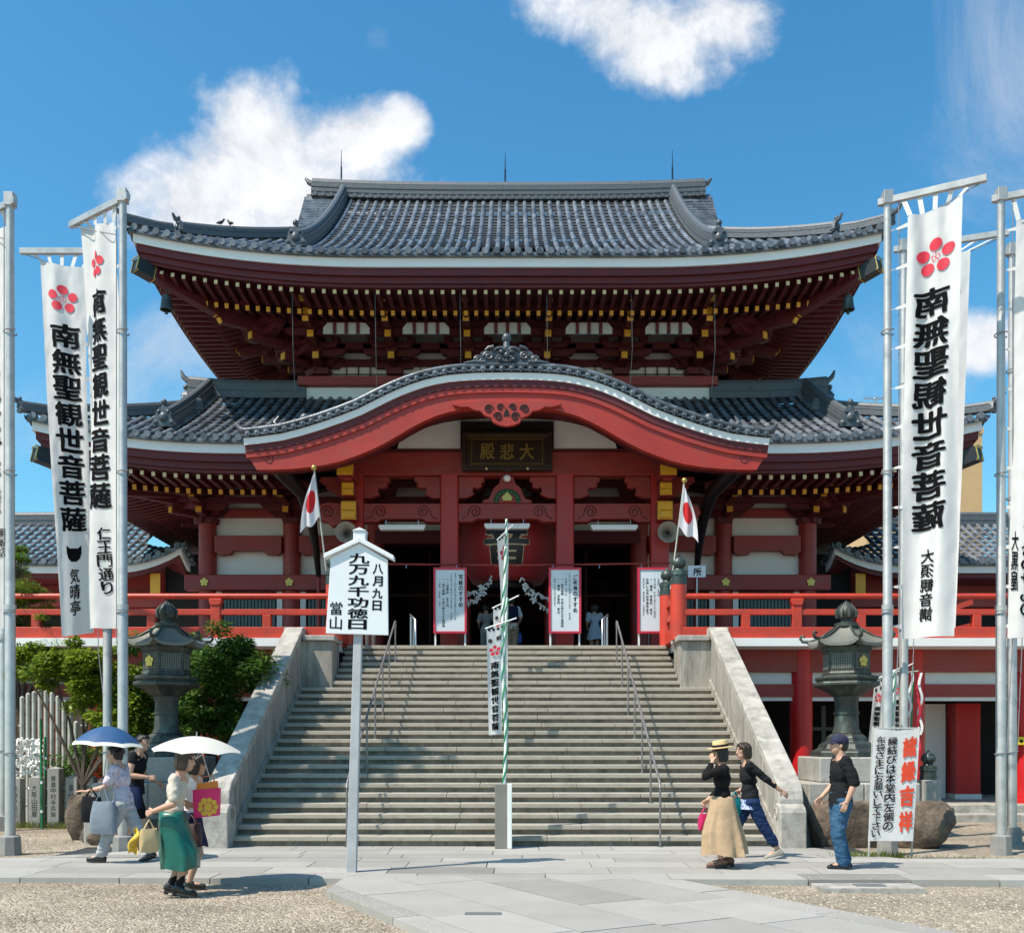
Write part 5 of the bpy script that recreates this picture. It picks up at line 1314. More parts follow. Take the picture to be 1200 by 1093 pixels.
# rack of knotted fortune papers
m_paperw = mat('white knotted paper', (0.80,0.78,0.74), .8, .06, 8)
def knot_mesh(seed):
    rn = random.Random(seed); b = MB()
    b.ball((0,0,0), (.035,.025,.022), 6)
    for s in (-1, 1):
        a = rn.uniform(-.4,.9)*s; w = .022; L_ = rn.uniform(.07,.11)
        d = Vector((s*.8, rn.uniform(-.6,-.1), -rn.uniform(.2,1.1))).normalized(); n = Vector((0,0,1))
        b.add([tuple(d*.01+n*w), tuple(d*.01-n*w), tuple(d*L_-n*w*1.3), tuple(d*L_+n*w*1.3)], [(0,1,2,3)])
    return b
t = thing('fortune_paper_rack', 'wire rack thick with knotted white fortune papers at the left edge', 'rack', (-9.7,20.7,0))
b = MB()
for u in (-14, 53): q = P(u, 905, 20.7); b.tube([(q.x,20.7,GZ),(q.x,20.7,1.72)], .025, 7)
b.build('frame', m_grn, t)
xl, xr = P(-14,0,20.7).x, P(53,0,20.7).x
kn = [knot_mesh(i).build('paper_knot', m_paperw, t, local=True) for i in range(4)]
for i, k in enumerate(kn): k.location = Vector((xl+.1+.2*i, 20.66, 1.69))-wloc(t)
b = MB(); rest = MB()
rn = random.Random(5); cnt = 0
for r_ in range(7):
    z = 1.66-.105*r_; b.tube([(xl,20.7,z),(xr,20.7,z-.01)], .006, 4)
    n = 13
    for k in range(n):
        loc = Vector((xl+.06+(xr-xl-.1)*(k+rn.uniform(.2,.8))/n, 20.68+rn.uniform(-.03,.02), z+rn.uniform(-.02,.01)))-wloc(t)
        inst(kn[rn.randrange(4)], 'paper_knot', t, loc, (rn.uniform(-.5,.5),rn.uniform(-.5,.5),rn.uniform(-1,1)), (1.25,)*3)
b.build('wire', m_steel, t)
# garlands of knotted papers in the porch
for (ua, va, ub, vb, lab) in ((546,694,577,676,'upper'),(546,706,576,680,'lower'),(643,700,612,678,'upper'),(643,714,614,684,'lower')):
    d = 25.9; A, B_ = P(ua,va,d), P(ub,vb,d); left = ua < 600
    t = thing('paper_garland', '%s cord of knotted white papers in the porch gloom, %s of the giant lantern' % (lab, 'left' if left else 'right'), 'garland', A, 0, 'paper garlands in the porch')
    pts = [A.lerp(B_, i/10)+Vector((0,0,-.12*math.sin(PI*i/10))) for i in range(11)]; b = MB(); b.tube(pts, .008, 4); b.build('cord', m_bam, t)
    for i in range(14):
        q = pts[min(10,int(i*10/13))]+Vector((rn.uniform(-.03,.03),0,rn.uniform(-.04,.02))); inst(kn[i%4], 'paper_knot', t, q-wloc(t), (rn.uniform(-.6,.6),rn.uniform(-1,1),rn.uniform(-1,1)), (1.0,)*3)
# ------------------------------------------------------------------ foliage
def leaf_mat(name, c0, c1):
    m = bpy.data.materials.new(name); m.use_nodes = True; nt = m.node_tree; N = nt.nodes.new; L = nt.links.new
    b = nt.nodes['Principled BSDF']; b.inputs['Roughness'].default_value = .45; b.inputs['Specular IOR Level'].default_value = .4
    a = N('ShaderNodeAttribute'); a.attribute_name = 'tone'; mx = N('ShaderNodeMix'); mx.data_type = 'RGBA'; L(a.outputs['Fac'], mx.inputs['Factor']); mx.inputs['A'].default_value = (*c0,1); mx.inputs['B'].default_value = (*c1,1)
    L(mx.outputs['Result'], b.inputs['Base Color'])
    t = N('ShaderNodeBsdfTranslucent'); L(mx.outputs['Result'], t.inputs['Color']); ms = N('ShaderNodeMixShader'); ms.inputs[0].default_value = .38; L(b.outputs[0], ms.inputs[1]); L(t.outputs[0], ms.inputs[2]); L(ms.outputs[0], nt.nodes['Material Output'].inputs['Surface'])
    return m
m_leafb = leaf_mat('bright yellow-green leaf', (0.07,0.14,0.014), (0.36,0.45,0.04))
m_leafd = leaf_mat('dark green leaf', (0.036,0.09,0.016), (0.17,0.29,0.045))
m_leafp = leaf_mat('pine green needles', (0.07,0.15,0.018), (0.28,0.38,0.045))
m_bark = mat('dark bark', (0.075,0.055,0.04), .9, .3, 5.0, .7, 20)
def crown(name, parent, clumps, n, size, m, seed, droop=.4, narrow=.45):
    rn = random.Random(seed); vs = []; fs = []; tones = []
    tot = sum(r[0]*r[1]*r[2] for c, r in clumps)
    sub = []
    for c, r in clumps:
        k = max(7, int(46*(r[0]*r[1]*r[2]/tot)*len(clumps)**.5))
        for _ in range(k):
            d = Vector((rn.gauss(0,1), rn.gauss(0,1), rn.gauss(0,1))).normalized(); rr = rn.uniform(.2,1.0)
            sub.append((Vector(c)+Vector((d.x*r[0]*rr, d.y*r[1]*rr, d.z*r[2]*rr)), .27*(r[0]*r[1]*r[2])**(1/3)*rn.uniform(.7,1.3), rn.uniform(-.18,.18)))
    for _ in range(n):
        c, r, tb = rn.choice(sub)
        d = Vector((rn.gauss(0,1), rn.gauss(0,1), rn.gauss(0,1))).normalized()*(rn.random()**.4)
        p = c+Vector((d.x*r*1.25, d.y*r*1.25, d.z*r))
        a = Vector((d.x+rn.uniform(-.7,.7), d.y+rn.uniform(-.7,.7), rn.uniform(-droop,.35))).normalized(); up = Vector((rn.uniform(-.6,.6), rn.uniform(-.6,.6), 1)).normalized()
        s = a.cross(up).normalized(); nn = s.cross(a)
        L_ = size*rn.uniform(.7,1.35); w = L_*narrow
        o = len(vs)
        vs += [p, p+a*L_*.5+s*w*.5-nn*L_*.06, p+a*L_-nn*L_*.18, p+a*L_*.5-s*w*.5-nn*L_*.06]
        fs += [(o,o+1,o+2),(o,o+2,o+3)]; tn = min(1, max(0, rn.gauss(.45,.2)+tb)); tones += [tn,tn]
    mb = MB(); mb.v = [tuple(v) for v in vs]; mb.f = fs; mb.m = [0]*len(fs)
    o = mb.build(name, m, parent, recalc=False)
    at = o.data.attributes.new('tone', 'FLOAT', 'FACE'); at.data.foreach_set('value', tones)
    return o
def trunk(parent, base, tips, r0, seed):
    rn = random.Random(seed); b = MB(); base = Vector(base)
    fork = base+Vector((rn.uniform(-.1,.1), 0, (min(t[2] for t in tips)-base.z)*.45))
    b.tube([base, base.lerp(fork,.5)+Vector((.04,0,0)), fork], [r0, r0*.85, r0*.7], 8)
    for t in tips:
        t = Vector(t); m_ = fork.lerp(t,.5)+Vector((rn.uniform(-.1,.1), rn.uniform(-.1,.1), .1)); b.tube([fork, m_, t], [r0*.55, r0*.35, r0*.12], 6)
        for q in range(3):
            e = t+Vector((rn.uniform(-.35,.35), rn.uniform(-.3,.3), rn.uniform(-.05,.35))); b.tube([m_.lerp(t,.4+.2*q), e], [r0*.18, r0*.06], 5)
    return b.build('trunk', m_bark, parent, smooth=60)
def tree(name, label, cat, base, clumps, n, size, m, seed, r0=.09, **kw):
    t = thing(name, label, cat, base); trunk(t, base, [c for c, r in clumps], r0, seed); crown('crown', t, clumps, n, size, m, seed, **kw); return t
tree('broadleaf_tree', 'dark green bushy tree between the left lantern and the stair wall', 'tree', (-5.35,19.3,GZ),
     [((-5.3,19.3,2.9),(.95,.7,.75)),((-5.15,19.3,2.5),(.5,.5,.8)),((-6.1,19.6,3.1),(.7,.6,.7)),((-5.3,19.3,3.4),(.5,.5,.45)),((-5.6,19.0,2.1),(.8,.6,.55)),((-6.6,19.5,3.3),(.6,.5,.55)),((-5.05,19.3,3.0),(.42,.5,.6)),((-5.2,19.1,1.9),(.42,.5,.5)),((-6.3,19.3,2.3),(.7,.5,.6))], 34000, .10, m_leafd, 11)
tree('broadleaf_shrub', 'bright yellow-green shrub behind the left flagpoles', 'shrub', (-8.0,19.4,GZ),
     [((-8.6,19.4,3.0),(.8,.6,.42)),((-7.7,19.3,2.7),(.75,.6,.6)),((-7.0,19.4,2.45),(.6,.5,.7)),((-9.2,19.5,3.1),(.5,.5,.40)),((-7.3,19.2,1.9),(.6,.5,.5)),((-7.9,19.3,3.15),(.5,.45,.4)),((-6.6,19.3,2.9),(.5,.5,.5)),((-6.9,19.2,1.8),(.5,.4,.5))], 34000, .095, m_leafb, 12, r0=.07)
tree('pine_tree', 'clipped green pine rising at the left edge behind the first flagpole', 'tree', (-10.4,22.0,GZ),
     [((-10.35,22.0,4.75),(.65,.6,.42)),((-10.85,22.2,5.2),(.6,.5,.35)),((-10.05,21.9,4.2),(.55,.5,.35)),((-11.05,22,4.3),(.7,.6,.4)),((-9.85,22.0,3.75),(.8,.6,.32)),((-9.25,22.2,3.5),(.6,.5,.3)),((-11.25,22,3.6),(.7,.6,.35)),((-10.55,22,5.6),(.35,.3,.25)),((-11.75,22,4.9),(.6,.5,.4)),((-10.65,22.2,4.0),(.6,.5,.4))], 34000, .10, m_leafp, 13, r0=.12, droop=-.2, narrow=.16)
tree('dark_shrub', 'low dark shrub behind the inscribed stone posts', 'shrub', (-8.3,21.0,GZ),
     [((-8.7,21.0,1.2),(.6,.4,.6)),((-8.0,21.0,1.0),(.6,.4,.55)),((-7.4,20.6,1.1),(.6,.4,.6)),((-9.3,21.2,.9),(.5,.3,.5)),((-6.8,20.2,1.2),(.5,.4,.6))], 7000, .09, m_leafd, 14, r0=.06)
# grass tufts
m_grass = leaf_mat('grass blade', (0.09,0.13,0.02), (0.26,0.28,0.06))
b = MB(); rn = random.Random(21); tones = []
def tuft(x, y, n, r, h):
    for _ in range(n):
        px, py = x+rn.gauss(0,r), y+rn.gauss(0,r*.5); hh = h*rn.uniform(.4,1.2); dx, dy = rn.uniform(-.5,.5)*hh, rn.uniform(-.4,.4)*hh
        o = [(px-.005,py,GZ),(px+.005,py,GZ),(px+dx*.5,py+dy*.5,GZ+hh*.7),(px+dx,py+dy,GZ+hh)]; b.add(o, [(0,1,2),(1,3,2)]); t_ = rn.random(); tones.extend([t_,t_])
for i in range(9): tuft(4.75+i*.11, 14.45, 60, .09, .13)
for i in range(8): tuft(5.9+i*.12, 14.5, 16, .1, .07)
for i in range(26): tuft(-10.5+i*.14, 19.9, 45, .1, .14)
for i in range(40): tuft(rn.uniform(-9,-6.7), rn.uniform(14.5,19), 5, .05, .06)
o = b.build('grass_tufts', m_grass, recalc=False); at = o.data.attributes.new('tone','FLOAT','FACE'); at.data.foreach_set('value', tones[:len(o.data.polygons)]); struct(o, 'stuff')
# loose pebbles on the near gravel
b = MB(); rn = random.Random(31); m_peb = mat('loose pebble', (0.42,0.36,0.29), .9, .45, 40)
for _ in range(5200):
    y = 8.4+rn.random()**1.4*5.6; x = rn.uniform(-6.5,8.5); lim = 4.2*(y/8.6)
    if -2.0+max(0,(11-y))*.62 < x < 2.2+max(0,(12-y))*.52 or y > 11.6: continue
    s = rn.uniform(.007,.022); a = rn.uniform(0,PI); ca, sa = math.cos(a)*s, math.sin(a)*s; z = gz(x,y)
    b.add([(x+ca,y+sa,z),(x-sa,y+ca,z),(x-ca,y-sa,z),(x+sa,y-ca,z),(x+rn.uniform(-.3,.3)*s,y,z+s*rn.uniform(.5,.9))], [(0,1,4),(1,2,4),(2,3,4),(3,0,4)])
for _ in range(420):
    if rn.random() < .5: x = rn.uniform(-6,-1.9) if rn.random() < .5 else rn.uniform(2.2,8); y = 12.45+abs(rn.gauss(0,.35)) if x < 0 else 11.95+abs(rn.gauss(0,.3))
    else: y = rn.uniform(8.4,11); x = (-1.9+(11.1-y)*.535+abs(rn.gauss(0,.16))) if rn.random() < .5 else (2.1+(11.95-y)*.533-abs(rn.gauss(0,.16)))
    s = rn.uniform(.005,.013); z = .003
    b.add([(x+s,y,z),(x,y+s,z),(x-s,y,z),(x,y-s*1.1,z),(x,y,z+s*.8)], [(0,1,4),(1,2,4),(2,3,4),(3,0,4)])
struct(b.build('loose_pebbles', m_peb), 'stuff')
# ------------------------------------------------------------------ flagpoles, banners, boards
m_alu = mat('grey aluminium pole', (0.47,0.455,0.43), .40, .16, 3.0, metal=.45, dirt=(.30,.30,.29), dscale=4)
m_cast = mat('weathered concrete collar', (0.24,0.235,0.22), .85, .2, 5.0, .3, 40)
m_cloth = mat('white banner cloth', (0.74,0.73,0.715), .85, .03, 2.0, .08, 90, trans=.30)
m_ink2 = mat('black brush ink', (0.006,0.006,0.007), .9, .1, 3, spec=.08)
m_crest = mat('red plum crest dye', (0.62,0.022,0.05), .7, .1, 6)
m_orange = mat('vermilion brush ink', (0.62,0.05,0.012), .7, .15, 6)
m_board = mat('white painted board', (0.72,0.74,0.76), .5, .05, 2.0)
m_postg = mat('grey painted post', (0.42,0.43,0.44), .6, .12, 3.0, dirt=(.3,.3,.3))
m_wire = mat('grey rope', (0.20,0.21,0.23), .8, .1, 6)
class Banner:
    def __init__(s, name, label, A, B, C, D, ripple=.05, seed=0, arm=None, pole=None, thick=.002, mirror=False):
        "A,B top left/right seen by the camera, C,D bottom left/right"
        s.A, s.B, s.C, s.D, s.rip, s.seed, s.mir = A, B, C, D, ripple, seed, mirror
        s.H = ((C-A).length+(D-B).length)/2; s.Wd = ((B-A).length+(D-C).length)/2
        s.t = thing(name, label, 'banner', A, 0)
        nu, nv = 56, 130; b = MB(); b.grid(lambda u, v: tuple(s.pt(u, v)), nu, nv); s.cloth = b.build('cloth', m_cloth, s.t, smooth=180, recalc=False)
        if arm:
            for k in range(5):
                b = MB(); u = .04+.92*k/4; p = s.pt(u, 0); q = arm(u); w = s.Wd*.045; e = (s.B-s.A).normalized()*w
                b.add([p-e, p+e, q+e+Vector((0,0,.02)), q-e+Vector((0,0,.02))], [(0,1,2,3)]); b.tube([q-e*1.2, q+e*1.2], .012, 5); b.build('top_loop', m_cloth, s.t)
        if pole:
            u0, fn = pole
            for k in range(11):
                b = MB(); v = .02+.95*k/10; p = s.pt(u0, v); q = fn(p.z); d = (q-p).normalized(); z = Vector((0,0,.03))
                m_ = p+d*min(.22,(q-p).length*.55); b.add([p+z, p-z, m_-z*.5, m_+z*.5], [(0,1,2,3)]); b.tube([m_, q], .006, 4); b.build('side_loop', m_cloth, s.t)
    def pt(s, u, v, off=0.0):
        L_ = s.A.lerp(s.C, v); R_ = s.B.lerp(s.D, v); e = R_-L_; n = Vector((e.y, -e.x, 0)).normalized()
        if n.y > 0: n = -n
        q = s.seed*1.7
        d = s.rip*(math.sin(u*7.5+v*2.6+q)*(.35+.65*v)+.6*math.sin(u*13+q*2-v*4)*(.6-.3*v)+.8*math.sin(v*5.3+q+u*1.2)*v)
        kq = min(1, s.rip/.05); d += kq*.016*mnoise.noise(Vector((u*2.5+q, v*9, q)))+kq*.010*mnoise.noise(Vector((u*7, v*26+q, 2)))
        sag = .03*math.sin(PI*u)*(1-v)**6
        return L_.lerp(R_, u)+n*(d+off)-Vector((0,0,sag))
    def put(s, off=.013):
        "x across in metres from the banner's own left, z metres down (negative)"
        def f(x, z):
            u = x/s.Wd; u = 1-u if s.mir else u
            return s.pt(u, -z/s.H, off)
        return f
    def crest(s, cx, cz, r, name='plum_crest'):
        b = MB(); f = s.put(.014)
        def disc(x, z, rr, n=20, mi=0, ring=0):
            vs = [f(x, z)]; fs = []
            for k in (1, 2, 3):
                for j in range(n): a = 2*PI*j/n; vs.append(f(x+rr*k/3*math.cos(a), z+rr*k/3*math.sin(a)))
            fs += [(0, 1+j, 1+(j+1)%n) for j in range(n)]
            for k in range(2): fs += [(1+k*n+j, 1+(k+1)*n+j, 1+(k+1)*n+(j+1)%n, 1+k*n+(j+1)%n) for j in range(n)]
            b.add(vs, fs, mi)
        for k in range(5):
            a = PI/2+2*PI*k/5; disc(cx+r*.68*math.cos(a), cz+r*.68*math.sin(a), r*.335)
            disc(cx+r*.2*math.cos(a), cz+r*.2*math.sin(a), r*.05, 8); a += PI/5; disc(cx+r*.2*math.cos(a), cz+r*.2*math.sin(a), r*.035, 8)
        disc(cx, cz, r*.06, 8)
        return b.build(name, m_crest, s.t)
    def text(s, txt, cx, top, bot, w, bold=.034, brush=1.1, name='lettering', m=None, fill=.95):
        b = MB(); column_text(b, txt, cx, top, bot, w, s.put(), bold=bold, brush=brush, cut=.05, fill=fill); return b.build(name, m or m_ink2, s.t)
def flagpole(label, x, y, top, arm_vec, back=.10, r=.075, group=None):
    t = thing('flagpole', label, 'flagpole', (x, y, GZ), 0, group)
    b = MB(); b.tube([(x,y,GZ),(x,y,3.6),(x,y,3.62),(x,y,top)], [r,r,r*.9,r*.72], 14); b.tube([(x,y,3.58),(x,y,3.66)], r*1.12, 14); b.build('pole', m_alu, t, smooth=40)
    b = MB(); b.lathe([(0,GZ-.05),(.17,GZ-.05),(.15,GZ+.26),(.10,GZ+.28),(0,GZ+.28)], 8, (x,y,0)); b.build('base_collar', m_cast, t)
    A = Vector((x,y,top-.06))-Vector(arm_vec)*back; B_ = Vector((x,y,top-.06))+Vector(arm_vec)
    b = MB(); b.bar(A, B_, .075, .10); b.box((x,y,top-.02), (.14,.14,.20)); b.build('crossarm', m_alu, t, bevel=.006)
    n = Vector(arm_vec).normalized()
    b = MB(); q = Vector((x,y,0))+n*.16; b.tube([q+Vector((0,0,top-.1)), q+Vector((0,0,3.2)), Vector((x+.06,y-.05,1.4))], .008, 5); b.tube([Vector(B_)-n*.1+Vector((0,0,-.06)), q+Vector((0,0,top-.55))], .008, 5)
    for k in range(4): z = 1.4+2.1*k; b.tube([(x+.09*math.cos(a),y+.09*math.sin(a),z+.01*a) for a in [i*.6 for i in range(11)]], .010, 5)
    b.build('rope', m_wire, t)
    return t, A, B_
def arm_fn(A, B_, f0, f1): return lambda u: A.lerp(B_, f0+(f1-f0)*u)-Vector((0,0,.07))
GP = 'tall banner poles'
NAMU = '南無聖観世音菩薩'
# left group
x1 = P(12,1000,15.3).x
t, A, B_ = flagpole('tall grey flagpole nearest the left frame edge, in front of its neighbour', x1, 15.3, 9.72, (-1.15,.75,0), group=GP)
bn = Banner('festival_banner', 'white banner cut off by the left frame edge with a half-seen red crest', P(-38,287,16.0), P(13,264,15.5), P(-34,740,15.9), P(11,735,15.4), 00.061, 1, arm_fn(A,B_,.9,.2), (1.0, lambda z: Vector((x1,15.3,z))))
k = bn.H/470; bn.crest(bn.Wd*.52, -.60, .22); bn.text(NAMU, bn.Wd*.55, -.98, -4.35, .46); bn.text('賀城店', bn.Wd*.82, -4.55, -5.0, .13, bold=.02)
x1b = P(4,975,19.5).x
flagpole('tall grey flagpole standing farther back at the left frame edge', x1b, 19.5, 9.6, (-1.3,.3,0), group=GP)
x2 = P(144,1000,15.3).x
t, A, B_ = flagpole('tall grey flagpole carrying the twisted banner that names a street, front left', x2, 15.3, 9.78, (-1.12,.78,0), group=GP)
bn = Banner('festival_banner', 'white banner with slim twisted lettering and 仁王門通り near its foot', P(95,266,16.02), P(134,258,15.46), P(106,737,15.95), P(146,735,15.35), 0.076, 2, arm_fn(A,B_,.93,.2), (1.0, lambda z: Vector((x2,15.3,z))))
bn.crest(bn.Wd*.48, -.62, .21); bn.text(NAMU, bn.Wd*.5, -1.0, -4.42, .44); bn.text('仁王門通り', bn.Wd*.55, -4.68, -5.72, .22, bold=.02)
x3 = P(126,0,17.6).x
t, A, B_ = flagpole('tall grey flagpole behind the front left one, its arm pointing left', x3, 17.6, 10.1, (-1.5,.0,0), group=GP)
bn = Banner('festival_banner', 'white banner with bold black lettering and a black cat head above 気晴亭', P(46,305,17.6), P(99,313,17.5), P(72,746,17.3), P(110,741,17.75), 00.049, 3, arm_fn(A,B_,.88,.25), (1.0, lambda z: Vector((x3,17.6,z))))
bn.crest(bn.Wd*.5, -.60, .24); bn.text(NAMU, bn.Wd*.52, -1.02, -4.62, .50, brush=.7); bn.text('気晴亭', bn.Wd*.5, -5.22, -6.05, .20, bold=.02)
b = MB(); f = bn.put(.01); cx, cz, r = bn.Wd*.5, -4.98, .15
b.add([f(cx+r*a, cz+r*c) for a, c in ((-1,.95),(-.55,.6),(.55,.6),(1,.95),(1.02,.1),(.8,-.55),(.35,-.9),(-.35,-.9),(-.8,-.55),(-1.02,.1))], [tuple(range(10))]); b.build('cat_head_mark', m_ink2, bn.t)
# right group
x4 = P(1040,1000,15.3).x
t, A, B_ = flagpole('tall grey flagpole behind the cloth sign, nearest the temple on the right', x4, 15.3, 9.75, (1.2,-.62,0), group=GP)
bn = Banner('festival_banner', 'broad white banner seen from behind, its black lettering mirrored, right of the temple', P(1064,255,15.1), P(1128,230,14.82), P(1055,748,15.25), P(1117,745,14.75), 0.093, 4, arm_fn(A,B_,.22,.86), (0.0, lambda z: Vector((x4,15.3,z))), mirror=True)
bn.crest(bn.Wd*.47, -.72, .27); bn.text(NAMU, bn.Wd*.52, -1.15, -4.72, .50, brush=.9); bn.text('大須観音講', bn.Wd*.52, -4.98, -6.05, .24, bold=.02)
x5 = P(1059,0,17.6).x
t, A, B_ = flagpole('tall grey flagpole close behind the mirrored banner on the right', x5, 17.6, 10.15, (1.55,-.55,0), group=GP)
bn = Banner('festival_banner', 'white banner almost hidden behind the broad mirrored one on the right', P(1078,306,17.5), P(1137,292,17.1), P(1072,735,17.5), P(1120,735,17.1), .04, 5, arm_fn(A,B_,.2,.9), (0.0, lambda z: Vector((x5,17.6,z))), mirror=True)
bn.crest(bn.Wd*.5, -.7, .25); bn.text(NAMU, bn.Wd*.5, -1.1, -4.6, .48)
x6 = P(1173,1003,15.4).x
t, A, B_ = flagpole('tall grey flagpole near the right frame edge, the front one of its pair', x6, 15.4, 9.85, (1.2,-.5,0), group=GP)
bn = Banner('festival_banner', 'white banner cut off by the right frame edge beside a flagpole pair', P(1191,258,15.3), P(1256,238,15.0), P(1181,748,15.35), P(1244,745,14.9), 00.061, 6, arm_fn(A,B_,.18,.86), (0.0, lambda z: Vector((x6,15.4,z))), mirror=True)
bn.crest(bn.Wd*.42, -.72, .27); bn.text(NAMU, bn.Wd*.4, -1.15, -4.72, .46); bn.text('大黒屋', bn.Wd*.88, -4.7, -5.6, .11, bold=.02); bn.text('おつけもの', bn.Wd*.62, -4.9, -6.0, .2, bold=.02)
x7 = P(1186,988,16.9).x
flagpole('tall grey flagpole near the right frame edge, the rear one of its pair', x7, 16.9, 9.75, (1.4,-.1,0), group=GP)
# ---- wooden announcement board on a post, leaning slightly
t = thing('announcement_board', 'white house-shaped announcement board on a leaning grey post before the stairs', 'sign', P(411,1022,12.63))
O = P(411,1022,12.63); lean = Matrix.Rotation(math.radians(1.6), 3, 'Y'); sb = lambda x, y, z: O+lean@Vector((x,y,z))
SC = 12.63/1200
b = MB(); b.ext([(-.062,-.05),(.062,-.05),(.050,2.95),(-.050,2.95)], .02, .12, 0, sb); b.build('post', m_postg, t, bevel=.006)
zb, zs, za = (1022-743)*SC, (1022-655)*SC, (1022-637)*SC
b = MB(); b.ext([(-.385,zb),(.385,zb),(.35,zs),(0,za),(-.35,zs)], -.025, .019, 0, sb); b.build('board', m_board, t, bevel=.004)
b = MB()
for s in (-1, 1): b.ext([(0,za+.012),(s*.43,zs-.01),(s*.43,zs+.045),(0,za+.075)], -.07, .09, 0, sb)
b.build('little_roof', m_board, t, bevel=.006)
b = MB(); b.bx(-.075,.075,-.06,.10,za+.03,za+.15); b.v = [tuple(sb(*v)) for v in b.v]; b2 = MB(); b2.ext([(-.09,za+.15),(.09,za+.15),(.0,za+.19)], -.075, .115, 0, sb); b.add(b2.v, b2.f); b.build('post_cap', m_board, t, bevel=.005)
b = MB(); pf_ = lambda x, z: sb(x, -.028, z)
column_text(b, '九万九千功徳日', .0, (1022-648)*SC, (1022-738)*SC, .26, pf_, bold=.025, brush=.35, fill=.92)
column_text(b, '八月九日', .235, (1022-659)*SC, (1022-716)*SC, .13, pf_, bold=.03, fill=.85)
column_text(b, '當山', -.265, (1022-705)*SC, (1022-739)*SC, .15, pf_, bold=.01, fill=.9)
b.build('lettering', m_ink2, t)
# ---- cloth sign on two canes
bn = Banner('cloth_sign', 'white cloth sign on two canes with red and black brush writing before the right lantern', P(1024,853,14.35), P(1078,853,14.3), P(1017,985,14.35), P(1070,985,14.3), .008, 7)
W_, H_ = bn.Wd, bn.H
bn.text('諸縁吉祥', W_*.80, -.08, -H_+.10, .19, bold=.05, m=m_orange, name='red_lettering', fill=.86)
bn.text('縁結びは本堂内左側の', W_*.42, -.10, -H_+.14, .14, bold=.02, fill=.95); bn.text('布袋さまにお願いして下さい', W_*.16, -.10, -H_+.05, .12, bold=.015, fill=.98)
b = MB()
for (ua, va, ub, vb) in ((1023,851,1018,1003),(1077,851,1068,1003)): b.tube([P(ua,va,14.37), P(ub,vb,14.40)], .014, 6)
b.build('cane', m_bam, bn.t)
b = MB(); b.tube([P(1023,853,14.37), P(1078,853,14.33)], .012, 6); b.build('top_cane', m_bam, bn.t)
# ---- notice boards at the stair head
m_nb = mat('pale blue-white notice paper', (0.60,0.66,0.70), .5, .04, 2.0)
m_nbf = mat('crimson notice frame', (0.50,0.02,0.05), .45, .08, 3.0)
body = ['毎月十八日午前十時より本堂にて行います','どなたでもご参加いただけます お気軽に','一、初穂料 五千円','一、受付時間 午前九時から午後四時','一、場所 本堂内 受付','お申し込みは寺務所まで','家内安全 商売繁盛 交通安全']
for (ua, ub, title, lab, sd) in ((508,547,'写経のすすめ','left of the porch entrance',1),(643,681,'ご祈祷のすすめ','right of the porch entrance',2),(747,785,'受付のご案内','beside the right newel post',3)):
    d = 24.15 if sd < 3 else 23.75; a, c = P(ua,665,d), P(ub,742,d)
    t = thing('notice_board', 'white notice board in a crimson frame on thin legs, %s' % lab, 'notice board', ((a.x+c.x)/2,d,FZ), 0, 'notice boards at the stair head')
    b = MB(); b.bx(a.x+.03,c.x-.03,d-.02,d+.02,c.z+.03,a.z-.03); b.build('panel', m_nb, t)
    b = MB(); b.bx(a.x,a.x+.05,d-.04,d+.04,c.z,a.z); b.bx(c.x-.05,c.x,d-.04,d+.04,c.z,a.z); b.bx(a.x+.05,c.x-.05,d-.04,d+.04,a.z-.05,a.z); b.bx(a.x+.05,c.x-.05,d-.04,d+.04,c.z,c.z+.05); b.build('frame', m_nbf, t)
    for x in (a.x+.04, c.x-.04): b = MB(); b.bx(x-.02,x+.02,d+.041,d+.08,FZ,c.z+.3); b.build('leg', m_led, t)
    b = MB(); pf_ = lambda x, z: (x, d-.023, z); w = c.x-a.x
    column_text(b, title, c.x-.14, a.z-.16, a.z-.16-.13*len(title), .10, pf_, bold=.03)
    rn = random.Random(sd)
    lines = body[sd-1:]+body[:sd-1]
    for i in range(5):
        x = c.x-.27-(w-.36)*i/4.6; big = i in (2, 3); ln = lines[i][:18]; st = .12+(.12 if i > 1 else 0); step_ = .078 if big else .062
        column_text(b, ln, x, a.z-st, a.z-st-step_*min(len(ln), int((a.z-c.z-st-.1)/step_)), .06 if big else .045, pf_, bold=.02 if big else .0)
    b.build('lettering', m_ink2, t)
# small white sign behind the right newel
a = P(817,670,24.6); t = thing('office_sign', 'small white sign with a black character behind the right newel post', 'sign', (a.x,24.6,FZ))
b = MB(); b.bx(a.x-.22,a.x+.2,24.58,24.62,a.z-.13,a.z+.15); b.build('board', m_board, t); b = MB(); b.tube([(a.x,24.64,FZ),(a.x,24.64,a.z)], .02, 6); b.build('stand', m_steel, t)
b = MB(); fit_glyph(b, '所', a.x, a.z, .2, .2, lambda x, z: (x,24.575,z), bold=.03, brush=1); b.build('lettering', m_ink2, t)
# yellow warning plate on the far right column
a = P(1197,868,22.25); t = thing('warning_plate', 'small yellow plate fixed to the right edge red column', 'sign', a)
b = MB(); b.bx(a.x-.13,a.x+.2,22.22,22.25,a.z-.08,a.z+.09); b.build('plate', mat('yellow plate', (.75,.55,.02), .5), t)
b = MB(); b.ball((a.x-.02,22.215,a.z), (.04,.005,.035), 8); b.bx(a.x+.04,a.x+.16,22.212,22.218,a.z-.02,a.z+.02); b.build('mark', m_ink2, t)
